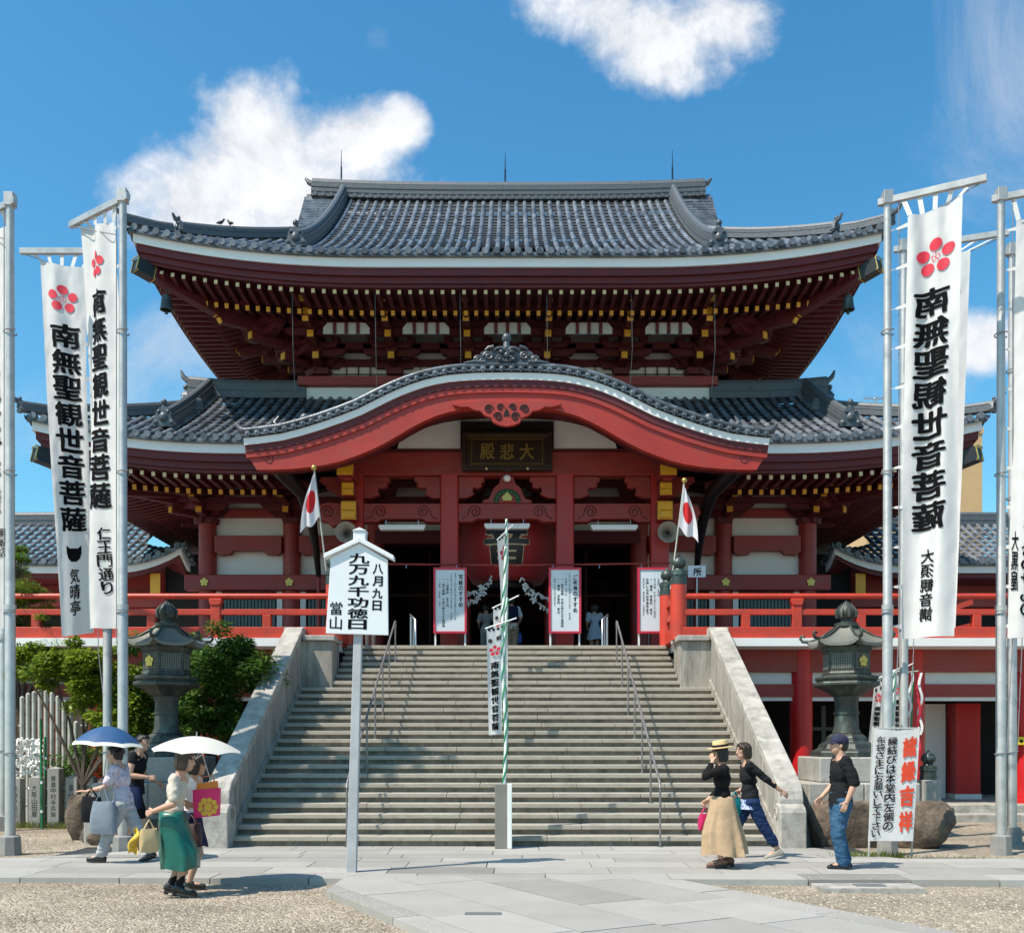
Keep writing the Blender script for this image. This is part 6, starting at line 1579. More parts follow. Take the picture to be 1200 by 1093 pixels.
# ---- national flags on the newels
m_fl = mat('white flag cloth', (0.76,0.75,0.79), .8, .03, 3, trans=.25); m_flr = mat('red flag disc', (0.65,0.015,0.02), .8, .05, 3, trans=.25)
for (ball, foot, tip, sx, lab, sd) in ((P(368,548,21.5), P(385,690,21.75), P(375,655,21.5), -1, 'left', 1),(P(802,563,21.5), P(786,690,21.75), P(786,667,21.4), 1, 'right', 2)):
    t = thing('national_flag', 'drooping white flag with a red disc on the %s newel post' % lab, 'flag', foot)
    b = MB(); b.tube([foot, ball], .018, 7); b.build('staff', m_bam, t, smooth=60)
    b = MB(); b.ball(ball, .06, 10); b.build('ball', m_gilt, t, smooth=180)
    nu, nv = 40, 44; dirp = (foot-ball).normalized(); vs = []; H = 1.15
    s_ = (-1 if sx > 0 else 1)
    def fp(u, v):
        # u 0 at hoist .. 1 fly, v 0 top .. 1 foot; the cloth hangs in folds beside the staff
        base = ball+dirp*(.09+v*(.98 if sd == 1 else .92))
        w = .40*(.10+.90*v**.85); sg = -1 if sd == 1 else 1
        return base+Vector((sg*(u*w+.05*u*math.sin(v*3)), -.04-.05*math.sin(u*11+sd+v*1.5)*u, -.16*u-.12*u*v+.05*math.sin(u*9+1)*v))
    b = MB(); b.grid(lambda u, v: tuple(fp(u, v)), nu, nv)
    o = b.build('cloth', [m_fl, m_flr], t, smooth=180, recalc=False)
    for i, pl in enumerate(o.data.polygons):
        u, v = (i//nv+.5)/nu, (i%nv+.5)/nv
        if math.hypot((u-.46)/.34, (v-.52)/.22) < 1: pl.material_index = 1
# ---- striped nobori poles up the middle of the stairs
m_wht = mat('white tape', (0.75,0.76,0.74), .6, .05, 5); m_grn2 = mat('green tape', (0.015,0.22,0.10), .5, .1, 5)
def nobori(label, px, d, zfoot, ztop, corners, sd, txt=True):
    x0 = P(px, 0, d).x; t = thing('streamer_banner', label, 'banner', (x0,d,zfoot))
    b = MB(); pts = [Vector((x0+.03*math.sin(i*.5),d,zfoot+(ztop-zfoot)*i/16)) for i in range(17)]; b.tube(pts, .026, 8); b.build('pole', m_wht, t, smooth=60)
    b = MB(); n = int((ztop-zfoot)/.028)
    for ph in (0, PI*.9): b.tube([(x0+.03*math.sin(i/n*8)+.022*math.cos(i*.28+ph), d+.022*math.sin(i*.28+ph), zfoot+(ztop-zfoot)*i/n) for i in range(n)], .016, 4)
    b.build('green_tape', m_grn2, t)
    A_, B2, C_, D_ = corners; bn = Banner.__new__(Banner); bn.A, bn.B, bn.C, bn.D, bn.rip, bn.seed, bn.mir = A_, B2, C_, D_, .012, sd, False
    bn.H = ((C_-A_).length+(D_-B2).length)/2; bn.Wd = max(.05, ((B2-A_).length+(D_-C_).length)/2); bn.t = t
    b = MB(); b.grid(lambda u, v: tuple(bn.pt(u, v)), 10, 40); b.build('cloth', m_cloth, t, smooth=180, recalc=False)
    b = MB(); e = (B2-A_).normalized(); b.tube([A_-e*.02, B2+e*.22+Vector((0,0,.06))], .011, 5); b.build('crossbar', m_wht, t)
    b = MB(); f = bn.put(.006)
    for k in range(4): tb = MB(); x = bn.Wd*(.1+.27*k); tb.add([f(x,.0),f(x+bn.Wd*.14,.0),f(x+bn.Wd*.14,-.04),f(x,-.04)], [(0,1,2,3)]); tb.build('tab', m_ink2, t)
    if txt:
        fit_glyph(b, '奉', bn.Wd*.22, -.2, .07, .08, f, bold=.03); fit_glyph(b, '納', bn.Wd*.75, -.17, .07, .08, f, bold=.03)
        column_text(b, NAMU, bn.Wd*.5, -.52, -bn.H+.06, bn.Wd*.55, f, bold=.04, brush=.5)
        b.build('lettering', m_ink2, t)
    bn.crest(bn.Wd*.5, -.36, bn.Wd*.36)
    return t
st = thing('steel_stand', 'brown-grey steel box stand with a white edge at the foot of the stairs', 'stand', P(590,992,15.6))
a, c = P(580,918,15.6), P(600,992,15.6)
b = MB(); b.bx(a.x, c.x-.07, 15.5, 15.7, 0, a.z); b.build('box', mat('brown grey steel', (.20,.185,.165), .55, .1, 3), st, bevel=.006)
b = MB(); b.bx(c.x-.069, c.x, 15.47, 15.72, 0, a.z); b.build('white_edge', m_wht, st, bevel=.006)
zs_ = lambda d: max(0, int((d-15.9)/TREAD)+1)*RISE
nobori('white streamer banner with a red plum crest on the striped pole above the steel stand', 590.5, 15.62, a.z-.05, P(0,640,15.6).z, (P(570,736,15.55),P(589,732,15.6),P(573,861,15.55),P(588,860,15.6)), 1)
nobori('second white streamer banner on the stairs, half hidden behind the front one', 592, 18.6, zs_(18.6), P(0,700,18.6).z, (P(578,712,18.55),P(595,706,18.6),P(580,812,18.55),P(595,812,18.6)), 2)
nobori('farthest and highest streamer banner on the stairs, seen edge-on', 592, 21.6, zs_(21.6), P(0,608,21.6).z, (P(583,632,21.3),P(596,622,21.7),P(587,712,21.4),P(594,712,21.7)), 3, False)
# little nobori behind the right flagpoles
for i, (u, d, lab) in enumerate(((1029,19.5,'leftmost of the three small temple banners behind the cloth sign'),(1038,19.1,'middle one of the three small temple banners behind the cloth sign'),(1051,19.6,'rightmost of the three small temple banners behind the cloth sign'))):
    nobori(lab, u+8, d, GZ, P(0,790-4*i,d).z, (P(u-4,797-i*4,d),P(u+7,793-i*4,d),P(u-12+i*3,876,d),P(u+4,880,d)), 4+i)
x0 = P(1070,0,19.8).x; t = thing('ribbon_bamboo', 'thin bamboo cane with white and red ribbons right of the small banners', 'pole', (x0,19.8,GZ))
b = MB(); b.tube([(x0-.1,19.8,GZ),(x0,19.8,P(0,781,19.8).z)], .022, 7); b.build('cane', m_grn, t)
b = MB(); b.tube([(x0-.18,19.79,P(0,788,19.8).z),(x0+.1,19.79,P(0,786,19.8).z)], .014, 6); b.build('crossbar', m_bam, t)
for k, (mm, dx) in enumerate(((m_wht,-.06),(m_crest,.06),(m_wht,.10))):
    b = MB(); b.grid(lambda u, v: (x0+dx+.03*math.sin(v*14+k)+u*.05-.10*v*(k==0), 19.76+.02*math.sin(v*9+k), P(0,788,19.8).z-v*(1.5 if k == 1 else 1.2)), 2, 24); b.build('ribbon', mm, t, smooth=180, recalc=False)
# ------------------------------------------------------------------ people
m_skin = mat('skin', (0.50,0.29,0.20), .5, .08, 12)
m_hair = mat('dark hair', (0.014,0.010,0.009), .45, .25, 30, .3, 90)
m_hairb = mat('brown hair', (0.035,0.017,0.010), .4, .25, 30, .3, 90)
m_eye = mat('dark eye', (0.01,0.008,0.008), .2, .05)
m_lip = mat('lip', (0.34,0.10,0.09), .5, .05)
def cloth_mat(name, col, bump=.5, **kw): return mat(name, col, .9, .14, 5.0, bump, 9, spec=.2, **kw)
def cap(mb, a, b, ra, rb, n=12):
    a, b = Vector(a), Vector(b); mb.ball(a, ra, n); mb.ball(b, rb, n)
    if (b-a).length > 1e-4: mb.tube([a, b], [ra, rb], n)
def blob(name, mb, m, parent, voxel=.007, sm=4, fac=.5, wr=None):
    o = mb.build(name, m, None, local=True)
    r = o.modifiers.new('r', 'REMESH'); r.mode = 'VOXEL'; r.voxel_size = voxel
    s = o.modifiers.new('s', 'SMOOTH'); s.iterations = sm; s.factor = fac
    dg = bpy.context.evaluated_depsgraph_get(); me = bpy.data.meshes.new_from_object(o.evaluated_get(dg)); old = o.data
    o.modifiers.clear(); o.data = me; bpy.data.meshes.remove(old); me.name = name
    if wr:
        amp, sc = wr; nn = [v.normal.copy() for v in me.vertices]
        for v, q in zip(me.vertices, nn): v.co += q*amp*(mnoise.noise(Vector((v.co.x*sc[0], v.co.y*sc[1], v.co.z*sc[2])))+.5*mnoise.noise(Vector((v.co.x*sc[0]*2.1+5, v.co.y*sc[1]*2.1, v.co.z*sc[2]*2.1))))
        me.update()
    me.polygons.foreach_set('use_smooth', [True]*len(me.polygons)); o.parent = parent
    return o
def ik(a, b, l1, l2, bend):
    a, b, bend = Vector(a), Vector(b), Vector(bend); d = b-a; L_ = min(d.length, (l1+l2)*.999); dn = d.normalized(); b = a+dn*L_
    x = (l1*l1-l2*l2+L_*L_)/(2*L_); h = math.sqrt(max(0, l1*l1-x*x)); n = (bend-dn*bend.dot(dn)).normalized()
    return a+dn*x+n*h, b
def rot_head(c, yaw, pitch):
    M = Matrix.Rotation(yaw, 3, 'Z')@Matrix.Rotation(pitch, 3, 'Y'); c = Vector(c)
    return lambda x, y, z: c+M@Vector((x,y,z)), M
def hand(mb, w, d, nrm, H, curl=.6, thumb_side=1):
    "w wrist, d direction of the hand, nrm back-of-hand normal"
    w, d, nrm = Vector(w), Vector(d).normalized(), Vector(nrm); nrm = (nrm-d*nrm.dot(d)).normalized(); s = d.cross(nrm)*thumb_side
    k = H/1.7; L_ = .095*k
    for i, o in enumerate((-.030,-.010,.010,.030)):
        kn = w+d*L_*(.95 if i in (0,3) else 1.0)+s*(-o*k); cap(mb, w+s*(-o*k*.55)+d*.01, kn, .013*k, .011*k, 8)
        fl = (.055,.072,.078,.070)[i]*k if o > 0 else (.055,.072,.078,.070)[3-i]*k
        fl = (.070,.078,.072,.055)[i]*k
        c1 = curl*.7; d1 = (d*math.cos(c1)-nrm*math.sin(c1)); m1 = kn+d1*fl*.55; c2 = curl*1.9; d2 = (d*math.cos(c2)-nrm*math.sin(c2)); e = m1+d2*fl*.5
        cap(mb, kn, m1, .0095*k, .0085*k, 8); cap(mb, m1, e, .0085*k, .007*k, 8)
    t0 = w+s*.026*k+d*.02*k; t1 = t0+(d*.6+s*.7-nrm*.25).normalized()*.040*k; t2 = t1+(d*.9+s*.15-nrm*.35).normalized()*.034*k
    cap(mb, t0, t1, .014*k, .010*k, 8); cap(mb, t1, t2, .010*k, .008*k, 8)
def person(label, loc, rz, H, feet, hands, lean=.06, pelvis=(0,0), head=(0,0), neck_fwd=.02, sw=.105, hair='short', hairm=None, top=None, sleeve=.5, top_hem=.45, bottom=None, leg_to=1.0, skirt=None, shoe=None, heel=0.0, socks=None, voxel=.0075, group=None, hand_dirs=(None,None), bulk=1.0, elbow=(None,None), curl=(.6,.6), fat=1.0, chest_neck=True, sandal=False):
    t = thing('person', label, 'person', loc, rz, group)
    K = H; bz = .505*K+pelvis[1]; pel = Vector((pelvis[0],0,bz)); ld = Vector((math.sin(lean),0,math.cos(lean)))
    S = pel+ld*.30*K; sh = [S+Vector((0,.0,0))+Vector((0,s*sw*K,.0)) for s in (1,-1)]
    hc = S+ld*.085*K+Vector((neck_fwd*K,0,.035*K))
    body = MB(); hf, HM = rot_head(hc, *head)
    # head
    body.ball(hf(-.006*K,0,.010*K), (.060*K,.047*K,.060*K), 18, 0, HM); body.ball(hf(.018*K,0,-.030*K), (.037*K,.036*K,.040*K), 14, 0, HM); body.ball(hf(.034*K,0,-.052*K), (.018*K,.018*K,.015*K), 10)
    body.ball(hf(.030*K,0,.0), (.028*K,.038*K,.030*K), 12, 0, HM)
    cap(body, hf(.054*K,0,.006*K), hf(.062*K,0,-.016*K), .006*K, .009*K, 8)
    body.ball(hf(.050*K,0,-.038*K), (.009*K,.014*K,.008*K), 8, 0, HM)
    for s in (1,-1): body.ball(hf(-.006*K,s*.047*K,-.006*K), (.013*K,.008*K,.019*K), 8, 0, HM)
    cap(body, hf(-.012*K,0,-.03*K), S+Vector((.0,0,.005*K)), .031*K*fat, .036*K*fat, 12)
    # trunk
    for s in (0,1): cap(body, S+Vector((0,0,-.01*K)), sh[s]+Vector((0,0,-.012*K)), .036*K*fat, .033*K*fat)
    ch = S-ld*.085*K; body.ball(ch, (.062*K*fat,.090*K*fat,.095*K), 16); wa = pel+ld*.09*K; body.ball(wa, (.056*K*fat,.075*K*fat,.085*K), 16); body.ball(pel, (.064*K*fat,.088*K*fat,.075*K), 16)
    hips = [pel+Vector((0,s*.050*K,-.01*K)) for s in (1,-1)]
    J = {'hip':hips,'knee':[],'ank':[],'sh':sh,'el':[],'wr':[]}
    for i, (fx, fz, fp) in enumerate(feet):
        s = 1 if i == 0 else -1
        an = Vector((fx, s*.045*K, .045*K+heel+fz)); kn, an = ik(hips[i], an, .232*K, .226*K, (1,0,.1)); J['knee'].append(kn); J['ank'].append(an)
        cap(body, hips[i], kn, .050*K*fat, .034*K, 14); cap(body, kn, kn.lerp(an,.35)+Vector((-.008*K,0,0)), .034*K, .034*K, 12); cap(body, kn.lerp(an,.35)+Vector((-.008*K,0,0)), an, .034*K, .020*K, 12)
        fd = Vector((math.cos(fp),0,math.sin(fp))); toe = an+fd*.105*K+Vector((0,0,-.030*K-heel*.9)); he = an+Vector((-.025*K,0,-.022*K))
        cap(body, he, an+fd*.05*K-Vector((0,0,.015*K+heel*.45)), .020*K, .021*K, 10); cap(body, an+fd*.05*K-Vector((0,0,.015*K+heel*.45)), toe, .021*K, .015*K, 10)
        J.setdefault('toe',[]).append(toe); J.setdefault('heel',[]).append(he)
    for i, hp in enumerate(hands):
        s = 1 if i == 0 else -1
        bd = elbow[i] or (-1, s*.35, -.35); el, wr = ik(sh[i], hp, .172*K, .150*K, bd); J['el'].append(el); J['wr'].append(wr)
        cap(body, sh[i], el, .030*K*fat, .024*K, 12); cap(body, el, el.lerp(wr,.35), .0245*K, .0245*K, 12); cap(body, el.lerp(wr,.35), wr, .0245*K, .0165*K, 12)
        dd = hand_dirs[i] or ((wr-el).normalized(), (0,s,.3)); hand(body, wr, dd[0], dd[1], K, curl[i], 1)
    t['_'] = 0; del t['_']
    blob('body', body, m_skin, t, voxel, 3)
    # face
    for s in (1,-1):
        e = MB(); e.ball(hf(.0515*K,s*.019*K,.004*K), (.005*K,.0075*K,.0042*K), 8, 0, HM); e.build('eye', m_eye, t, smooth=180, local=True)
        e = MB(); e.tube([hf(.054*K,s*.009*K,.018*K), hf(.052*K,s*.020*K,.021*K), hf(.045*K,s*.030*K,.017*K)], .0025*K, 5); e.build('eyebrow', hairm or m_hair, t, local=True)
    e = MB(); e.ball(hf(.0565*K,0,-.037*K), (.004*K,.014*K,.004*K), 8, 0, HM); e.build('mouth', m_lip, t, smooth=180, local=True)
    # hair
    h = MB()
    if hair in ('short','man','perm','bob','cap','long'):
        h.ball(hf(-.016*K,0,.016*K), (.061*K,.052*K,.060*K), 16, 0, HM); h.ball(hf(-.028*K,0,-.008*K), (.044*K,.050*K,.048*K), 14, 0, HM)
        if hair != 'cap': h.ball(hf(.020*K,0,.052*K), (.036*K,.043*K,.020*K), 12, 0, HM)
        for s in (1,-1): cap(h, hf(-.012*K,s*.044*K,.02*K), hf(-.016*K,s*.047*K,-.012*K), .015*K, .010*K, 8)
    if hair == 'perm':
        rn = random.Random(4)
        for _ in range(46):
            d = Vector((rn.gauss(-.25,.8), rn.gauss(0,.9), rn.gauss(.35,.7))).normalized()
            if d.x > .45 and d.z < .5: continue
            h.ball(hf(-.016*K+.060*K*d.x, .052*K*d.y, .012*K+.058*K*d.z), .017*K, 7)
    if hair == 'bob':
        for s in (1,-1):
            for q in range(4): cap(h, hf((-.035+.018*q)*K, s*.045*K, .03*K), hf((-.036+.016*q)*K, s*.050*K, -.055*K), .020*K, .012*K, 8)
        h.ball(hf(-.040*K,0,-.030*K), (.034*K,.052*K,.045*K), 12, 0, HM); cap(h, hf(.03*K,.03*K,.04*K), hf(.047*K,.02*K,.018*K), .016*K, .008*K, 8); cap(h, hf(.03*K,-.03*K,.04*K), hf(.047*K,-.02*K,.018*K), .016*K, .008*K, 8)
    blob('hair', h, hairm or m_hair, t, .006, 1, wr=(.006,(70,70,9)))
    # top
    def trunk_prims(g, inf, hem):
        for s in (0,1): cap(g, S+Vector((0,0,-.022*K)), sh[s]+Vector((0,0,-.012*K)), .033*K*fat+inf*.7, .031*K*fat+inf*.7)
        g.ball(ch, (.062*K*fat+inf,.090*K*fat+inf,.095*K+inf*.2), 16); g.ball(wa, (.058*K*fat+inf*1.2,.078*K*fat+inf*1.2,.085*K), 16)
        if hem is not None:
            z = pel+ld*.02*K; R0 = .066*K*fat+inf*1.15; g.lathe([(.0,-.055*K),(R0,-.055*K),(R0,-.02*K),(R0*.97,.02*K),(R0*.88,.07*K),(R0*.6,.10*K),(0,.11*K)], 18, z, 0, 1, 1.33)
    if top:
        g = MB(); trunk_prims(g, .009*bulk, None if skirt else 1)
        for i in (0,1):
            if sleeve <= 0: continue
            a, e_, w = sh[i], J['el'][i], J['wr'][i]
            if sleeve <= .5: cap(g, a, a.lerp(e_, sleeve*2*.95), .033*K*fat+.006*bulk, .031*K*fat+.009*bulk, 12)
            else:
                cap(g, a, e_, .031*K*fat+.006*bulk, .026*K+.005*bulk, 12); cap(g, e_, e_.lerp(w, (sleeve-.5)*2*.97), .026*K+.005*bulk, .0195*K+.005*bulk, 12)
        blob('top', g, top, t, .008, 3, wr=(.010,(9,9,17)))
    if bottom:
        g = MB(); g.ball(pel+Vector((0,0,.0)), (.068*K*fat+.012,.092*K*fat+.012,.075*K), 16); g.lathe([(0,.02*K),(.064*K*fat+.012,.02*K),(.060*K*fat+.012,.075*K),(0,.075*K)], 18, pel, 0, 1, 1.28)
        for i in (0,1):
            hp, kn, an = hips[i], J['knee'][i], J['ank'][i]
            cap(g, hp, kn.lerp(hp, .03), .056*K*fat+.008*bulk, .042*K+.010*bulk, 14)
            if leg_to > .5:
                e_ = kn.lerp(an, (leg_to-.5)*2*.96); cap(g, kn, e_, .042*K+.010*bulk, .033*K+.012*bulk, 14)
                for q in range(3): g.ball(e_.lerp(kn,.08+.12*q)+Vector((.006,0,0)), .034*K+.012*bulk+.004*(q%2), 10)
        blob('trousers' if leg_to > .6 else 'shorts', g, bottom, t, .008, 3, wr=(.011,(9,9,19)))
    if skirt:
        g = MB(); rings = []; ns = 22; hemz = skirt['hem']; w0 = pel.z+.075*K; cx0 = pel.x+.02*K*lean; rn = skirt.get('seed',1)
        prm = []
        for i in range(ns+1):
            f = i/ns; z = w0+(hemz-w0)*f; flare = skirt['w0']+(skirt['w1']-skirt['w0'])*f**skirt.get('pw',.8)
            hipb = .012*math.sin(min(1,f*3)*PI)
            cx = cx0+skirt.get('dx',0)*f**1.5; ring = []
            lx = []
            for q in (0,1):
                for a_, b_ in ((hips[q],J['knee'][q]),(J['knee'][q],J['ank'][q])):
                    if min(a_.z,b_.z)-.03 <= z <= max(a_.z,b_.z)+.03: lx.append(a_.x+(b_.x-a_.x)*max(0,min(1,(a_.z-z)/max(1e-4,a_.z-b_.z))))
            if lx and f > .12:
                r_ = .098*K/1.6; need = max(cx+(flare+hipb)*.9, max(lx)+r_), min(cx-(flare+hipb)*.9, min(lx)-r_)
                cx = (need[0]+need[1])/2; flx = (need[0]-need[1])/2/.9
            else: flx = flare+hipb
            prm.append((f, z, flare+hipb, cx, flx))
        sm_ = []
        for i in range(ns+1):
            w_ = prm[max(0,i-4):i+5]; sm_.append((prm[i][0], prm[i][1], prm[i][2], max(prm[i][3]-.02, min(prm[i][3]+.02, sum(q[3] for q in w_)/len(w_))), max(sum(q[4] for q in w_)/len(w_), prm[i][4]*.97)))
        for f, z, fl_, cx, flx in sm_:
            ring = []
            for j in range(56):
                a = 2*PI*j/56; fold = 1+skirt['fold']*f*(math.cos(a*skirt['n']+rn)+.5*math.sin(a*(skirt['n']+3)+2*rn+f*2))
                ca_ = math.copysign(abs(math.cos(a))**.8, math.cos(a)); sa_ = math.copysign(abs(math.sin(a))**.8, math.sin(a))
                ring.append((cx+flx*fold*ca_*skirt.get('ex',1.0), fl_*fold*sa_*skirt.get('ey',1.1), z+(.018*math.sin(a*3+rn)*f)))
            rings.append(ring)
        for i in range(ns, -1, -1)[:1] if False else []: pass
        inn = [[(cx0+(p[0]-cx0)*.94, p[1]*.94, p[2]+.004) for p in rings[-1]], [(cx0+(p[0]-cx0)*.9, p[1]*.9, p[2]) for p in rings[2]]]
        g.loft(rings+inn, caps=True); g.build('skirt', skirt['m'], t, smooth=70, local=True)
    if socks:
        for i in (0,1):
            g = MB(); kn, an = J['knee'][i], J['ank'][i]; cap(g, an.lerp(kn, socks[1]), an, .026*K, .024*K, 12); blob('sock', g, socks[0], t, .007, 2)
    if shoe:
        for i in (0,1):
            an, toe, he = J['ank'][i], J['toe'][i], J['heel'][i]; fd = (toe-he); mid = he.lerp(toe,.5)
            g = MB()
            cap(g, he-Vector((0,0,.004)), mid+Vector((0,0,-.002)), .026*K, .026*K, 10); cap(g, mid, toe+Vector((0,0,.002)), .026*K, .0195*K, 10)
            if not sandal: cap(g, an+Vector((-.008*K,0,-.012*K)), mid+Vector((0,0,.006*K)), .027*K, .024*K, 10)
            s_ = blob('shoe', g, shoe[0], t, .006, 3)
            g = MB(); up = Vector((0,0,1)); n = 20; ring = []
            zlow = min(toe.z-.0195*K, he.z-.026*K); 
            for j in range(n):
                a = 2*PI*j/n; f = (math.cos(a)+1)/2; c = (he+Vector((-.02*K,0,-.024*K))).lerp(toe+Vector((.018*K,0,-.016*K)), f); ring.append((c.x, c.y+math.sin(a)*.030*K*(1-.15*f), c.z))
            g.loft([[(p[0],p[1],p[2]-.010) for p in ring], [(p[0],p[1],p[2]+.006) for p in ring]]); 
            if heel > .02: q = he+Vector((-.004*K,0,-.03*K)); g.tube([q, Vector((q.x-.004,q.y,an.z-.045*K-heel+.002))], [.020*K,.013*K], 10)
            g.build('sole', shoe[1], s_, smooth=40, local=True)
    return t, dict(J, S=S, pel=pel, hc=hc, hf=hf, HM=HM)
def W_(t, p):
    "person-local point to world"
    return Matrix.Rotation(t.rotation_euler.z, 3, 'Z')@Vector(p)+t.location
def parasol(label, centre, R_, h, hand_pt, cloth, trim, tilt=(0,0), shaft_len=.62, cat='parasol'):
    t = thing('parasol', label, cat, centre); c = Vector(centre); M = Matrix.Rotation(tilt[0], 3, 'Y')@Matrix.Rotation(tilt[1], 3, 'X'); f = lambda x,y,z: c+M@Vector((x,y,z))
    b = MB(); n = 64; k = 10; vs = []
    for i in range(k+1):
        q = i/k
        for j in range(n):
            a = 2*PI*j/n; m_ = (a/(2*PI)*8) % 1; e = abs(m_-.5)*2
            r = R_*q*(1-.055*(1-e**2)*q); z = h*(1-q**1.9)+(.018*(1-e*e))*q**3
            vs.append(f(r*math.cos(a), r*math.sin(a), z))
    fs = [(i*n+j, i*n+(j+1)%n, (i+1)*n+(j+1)%n, (i+1)*n+j) for i in range(k) for j in range(n)]
    b.add(vs, fs, 0); 
    for idx in range((k-1)*n, k*n): b.m[idx] = 1 if trim else 0
    b.build('canopy', [cloth, trim or cloth], t, smooth=30, recalc=False)
    fr = MB()
    for j in range(8):
        a = 2*PI*j/8; fr.tube([f(R_*q*math.cos(a), R_*q*math.sin(a), h*(1-q**1.9)-.008) for q in (0,.25,.5,.75,1)], .004, 5); fr.tube([f(0,0,h-.26), f(R_*.5*math.cos(a), R_*.5*math.sin(a), h*(1-.5**1.9)-.01)], .003, 4)
    fr.build('rib', m_steel, t)
    s = MB(); e = Vector(hand_pt); tp = f(0,0,h+.05); s.tube([tp, f(0,0,h), e], .007, 7); s.build('shaft', m_steel, t)
    s = MB(); d = (e-f(0,0,h)).normalized(); s.tube([e-d*.06, e+d*.09], .013, 8); s.build('handle', m_black, t)
    return t
def tote(name, label, top, w, h, depth, m, yaw, straps, mm=None, sag=.0, flare=1.12):
    "soft bag hanging from point top"
    t = thing(name, label, 'bag', top); c = Vector(top); M = Matrix.Rotation(yaw, 3, 'Z'); f = lambda x,y,z: c+M@Vector((x,y,z))
    rings = []
    for i in range(9):
        q = i/8; ww = w*(.80+.20*q**.7*flare/1.12+.05*math.sin(PI*q)); dd = depth*(.35+.65*math.sin(PI*(.15+.75*q))); z = -straps-h*q
        rings.append([f(ww/2*math.copysign(abs(math.cos(a))**.5,math.cos(a))+.006*math.sin(5*q+a*3), dd/2*math.copysign(abs(math.sin(a))**.7,math.sin(a)), z+.008*math.sin(a*2+q)) for a in [2*PI*j/28 for j in range(28)]])
    b = MB(); b.loft(rings); b.build('body', m, t, smooth=60, bevel=0)
    for sy in (-1, 1):
        s = MB(); s.tube([f(-w*.26, sy*depth*.2, -straps), f(-w*.12, sy*depth*.08, -straps*.45), f(0,sy*.01,0), f(w*.12, sy*depth*.08, -straps*.45), f(w*.26, sy*depth*.2, -straps)], .007, 6); s.build('strap', mm or m, t, smooth=60)
    return t
c_lil = cloth_mat('lilac print blouse', (0.55,0.50,0.56), .4, dirt=(0.36,0.26,0.36), dscale=28, dlo=.5, dhi=.62)
c_grey = cloth_mat('light grey trousers', (0.33,0.34,0.35)); c_blk = cloth_mat('black jersey', (0.012,0.012,0.014)); c_blk2 = cloth_mat('black knit', (0.009,0.008,0.009)); c_cream = cloth_mat('cream tee', (0.56,0.49,0.41))
c_white = cloth_mat('white cotton', (0.72,0.72,0.73)); c_navy = cloth_mat('navy cloth', (0.012,0.02,0.06)); c_jean = cloth_mat('blue denim', (0.03,0.085,0.16), dirt=(0.07,0.15,0.24), dscale=4); c_djean = cloth_mat('dark denim', (0.012,0.03,0.09))
c_beige = mat('tan linen', (0.40,0.275,0.165), .85, .12, 4, .5, 12); c_green = mat('emerald satin', (0.006,0.105,0.075), .32, .15, 3, .3, 8, spec=.6)
c_lblue = cloth_mat('pale blue dress', (0.45,0.52,0.62)); c_gryt = cloth_mat('grey shirt', (0.30,0.30,0.30)); c_teal = cloth_mat('teal leather', (0.005,0.17,0.19)); c_mag = mat('magenta leather', (0.50,0.012,0.10), .4, .1, 6)
sh_blk = mat('black shoe leather', (0.012,0.012,0.012), .35, .1, 6); sh_brn = mat('bronze brown shoe', (0.16,0.08,0.05), .35, .15, 6); sole_w = mat('pale sole', (0.55,0.53,0.50), .7, .1, 6); sole_b = mat('dark sole', (0.03,0.03,0.03), .7, .1, 6); sh_gry = cloth_mat('grey sneaker', (0.34,0.31,0.27))
# woman with the blue parasol
d = 13.75; L0 = P(141,0,d); s_ = d/1200
tA, jA = person('woman in a lilac blouse and grey trousers walking left under a blue parasol', (L0.x,d,0), PI, 1.58, [(.24,0,0),(-.40,.03,-.5)], [(.36,.20,.955),(.22,-.16,1.06)],
    lean=.10, pelvis=(-.04,-.02), head=(.1,.05), neck_fwd=.035, hair='perm', top=c_lil, sleeve=.36, top_hem=.42, bottom=c_grey, leg_to=.97, shoe=(sh_blk,sole_b), bulk=1.6, fat=1.08, elbow=((-1,.2,-.9),(-1,-.3,-.8)), hand_dirs=(((1,0,.1),(0,.2,1)),((1,.2,.5),(0,-1,.2))), curl=(.25,1.4))
cpar = P(118,872,d-.1)
m_pblue = mat('blue parasol cloth', (0.030,0.10,0.24), .6, .1, 3, trans=.2); m_ptrim = mat('cream lace trim', (0.72,0.68,0.60), .8, .05, 6)
hA = W_(tA, jA['wr'][1]+Vector((.06,.02,.03)))
parasol('blue parasol with a pale trim held by the woman in grey trousers', (cpar.x+.04, d+.04, P(0,874,d).z), .47, .27, hA, m_pblue, m_ptrim, (.06,0))
fore = W_(tA, jA['el'][0].lerp(jA['wr'][0], .62)); tote('tote_bag', 'black tote bag hanging from the forearm of the woman in lilac', fore+Vector((-.02,-.03,.03)), .27, .33, .12, c_blk, .1, .12)
fore = W_(tA, jA['el'][0].lerp(jA['wr'][0], .25)); tote('tote_bag', 'slouchy grey bag beside the black one on the arm of the woman in lilac', fore+Vector((.06,-.05,.03)), .36, .42, .16, cloth_mat('blue grey bag', (0.20,0.23,0.27)), -.15, .20, flare=1.35)
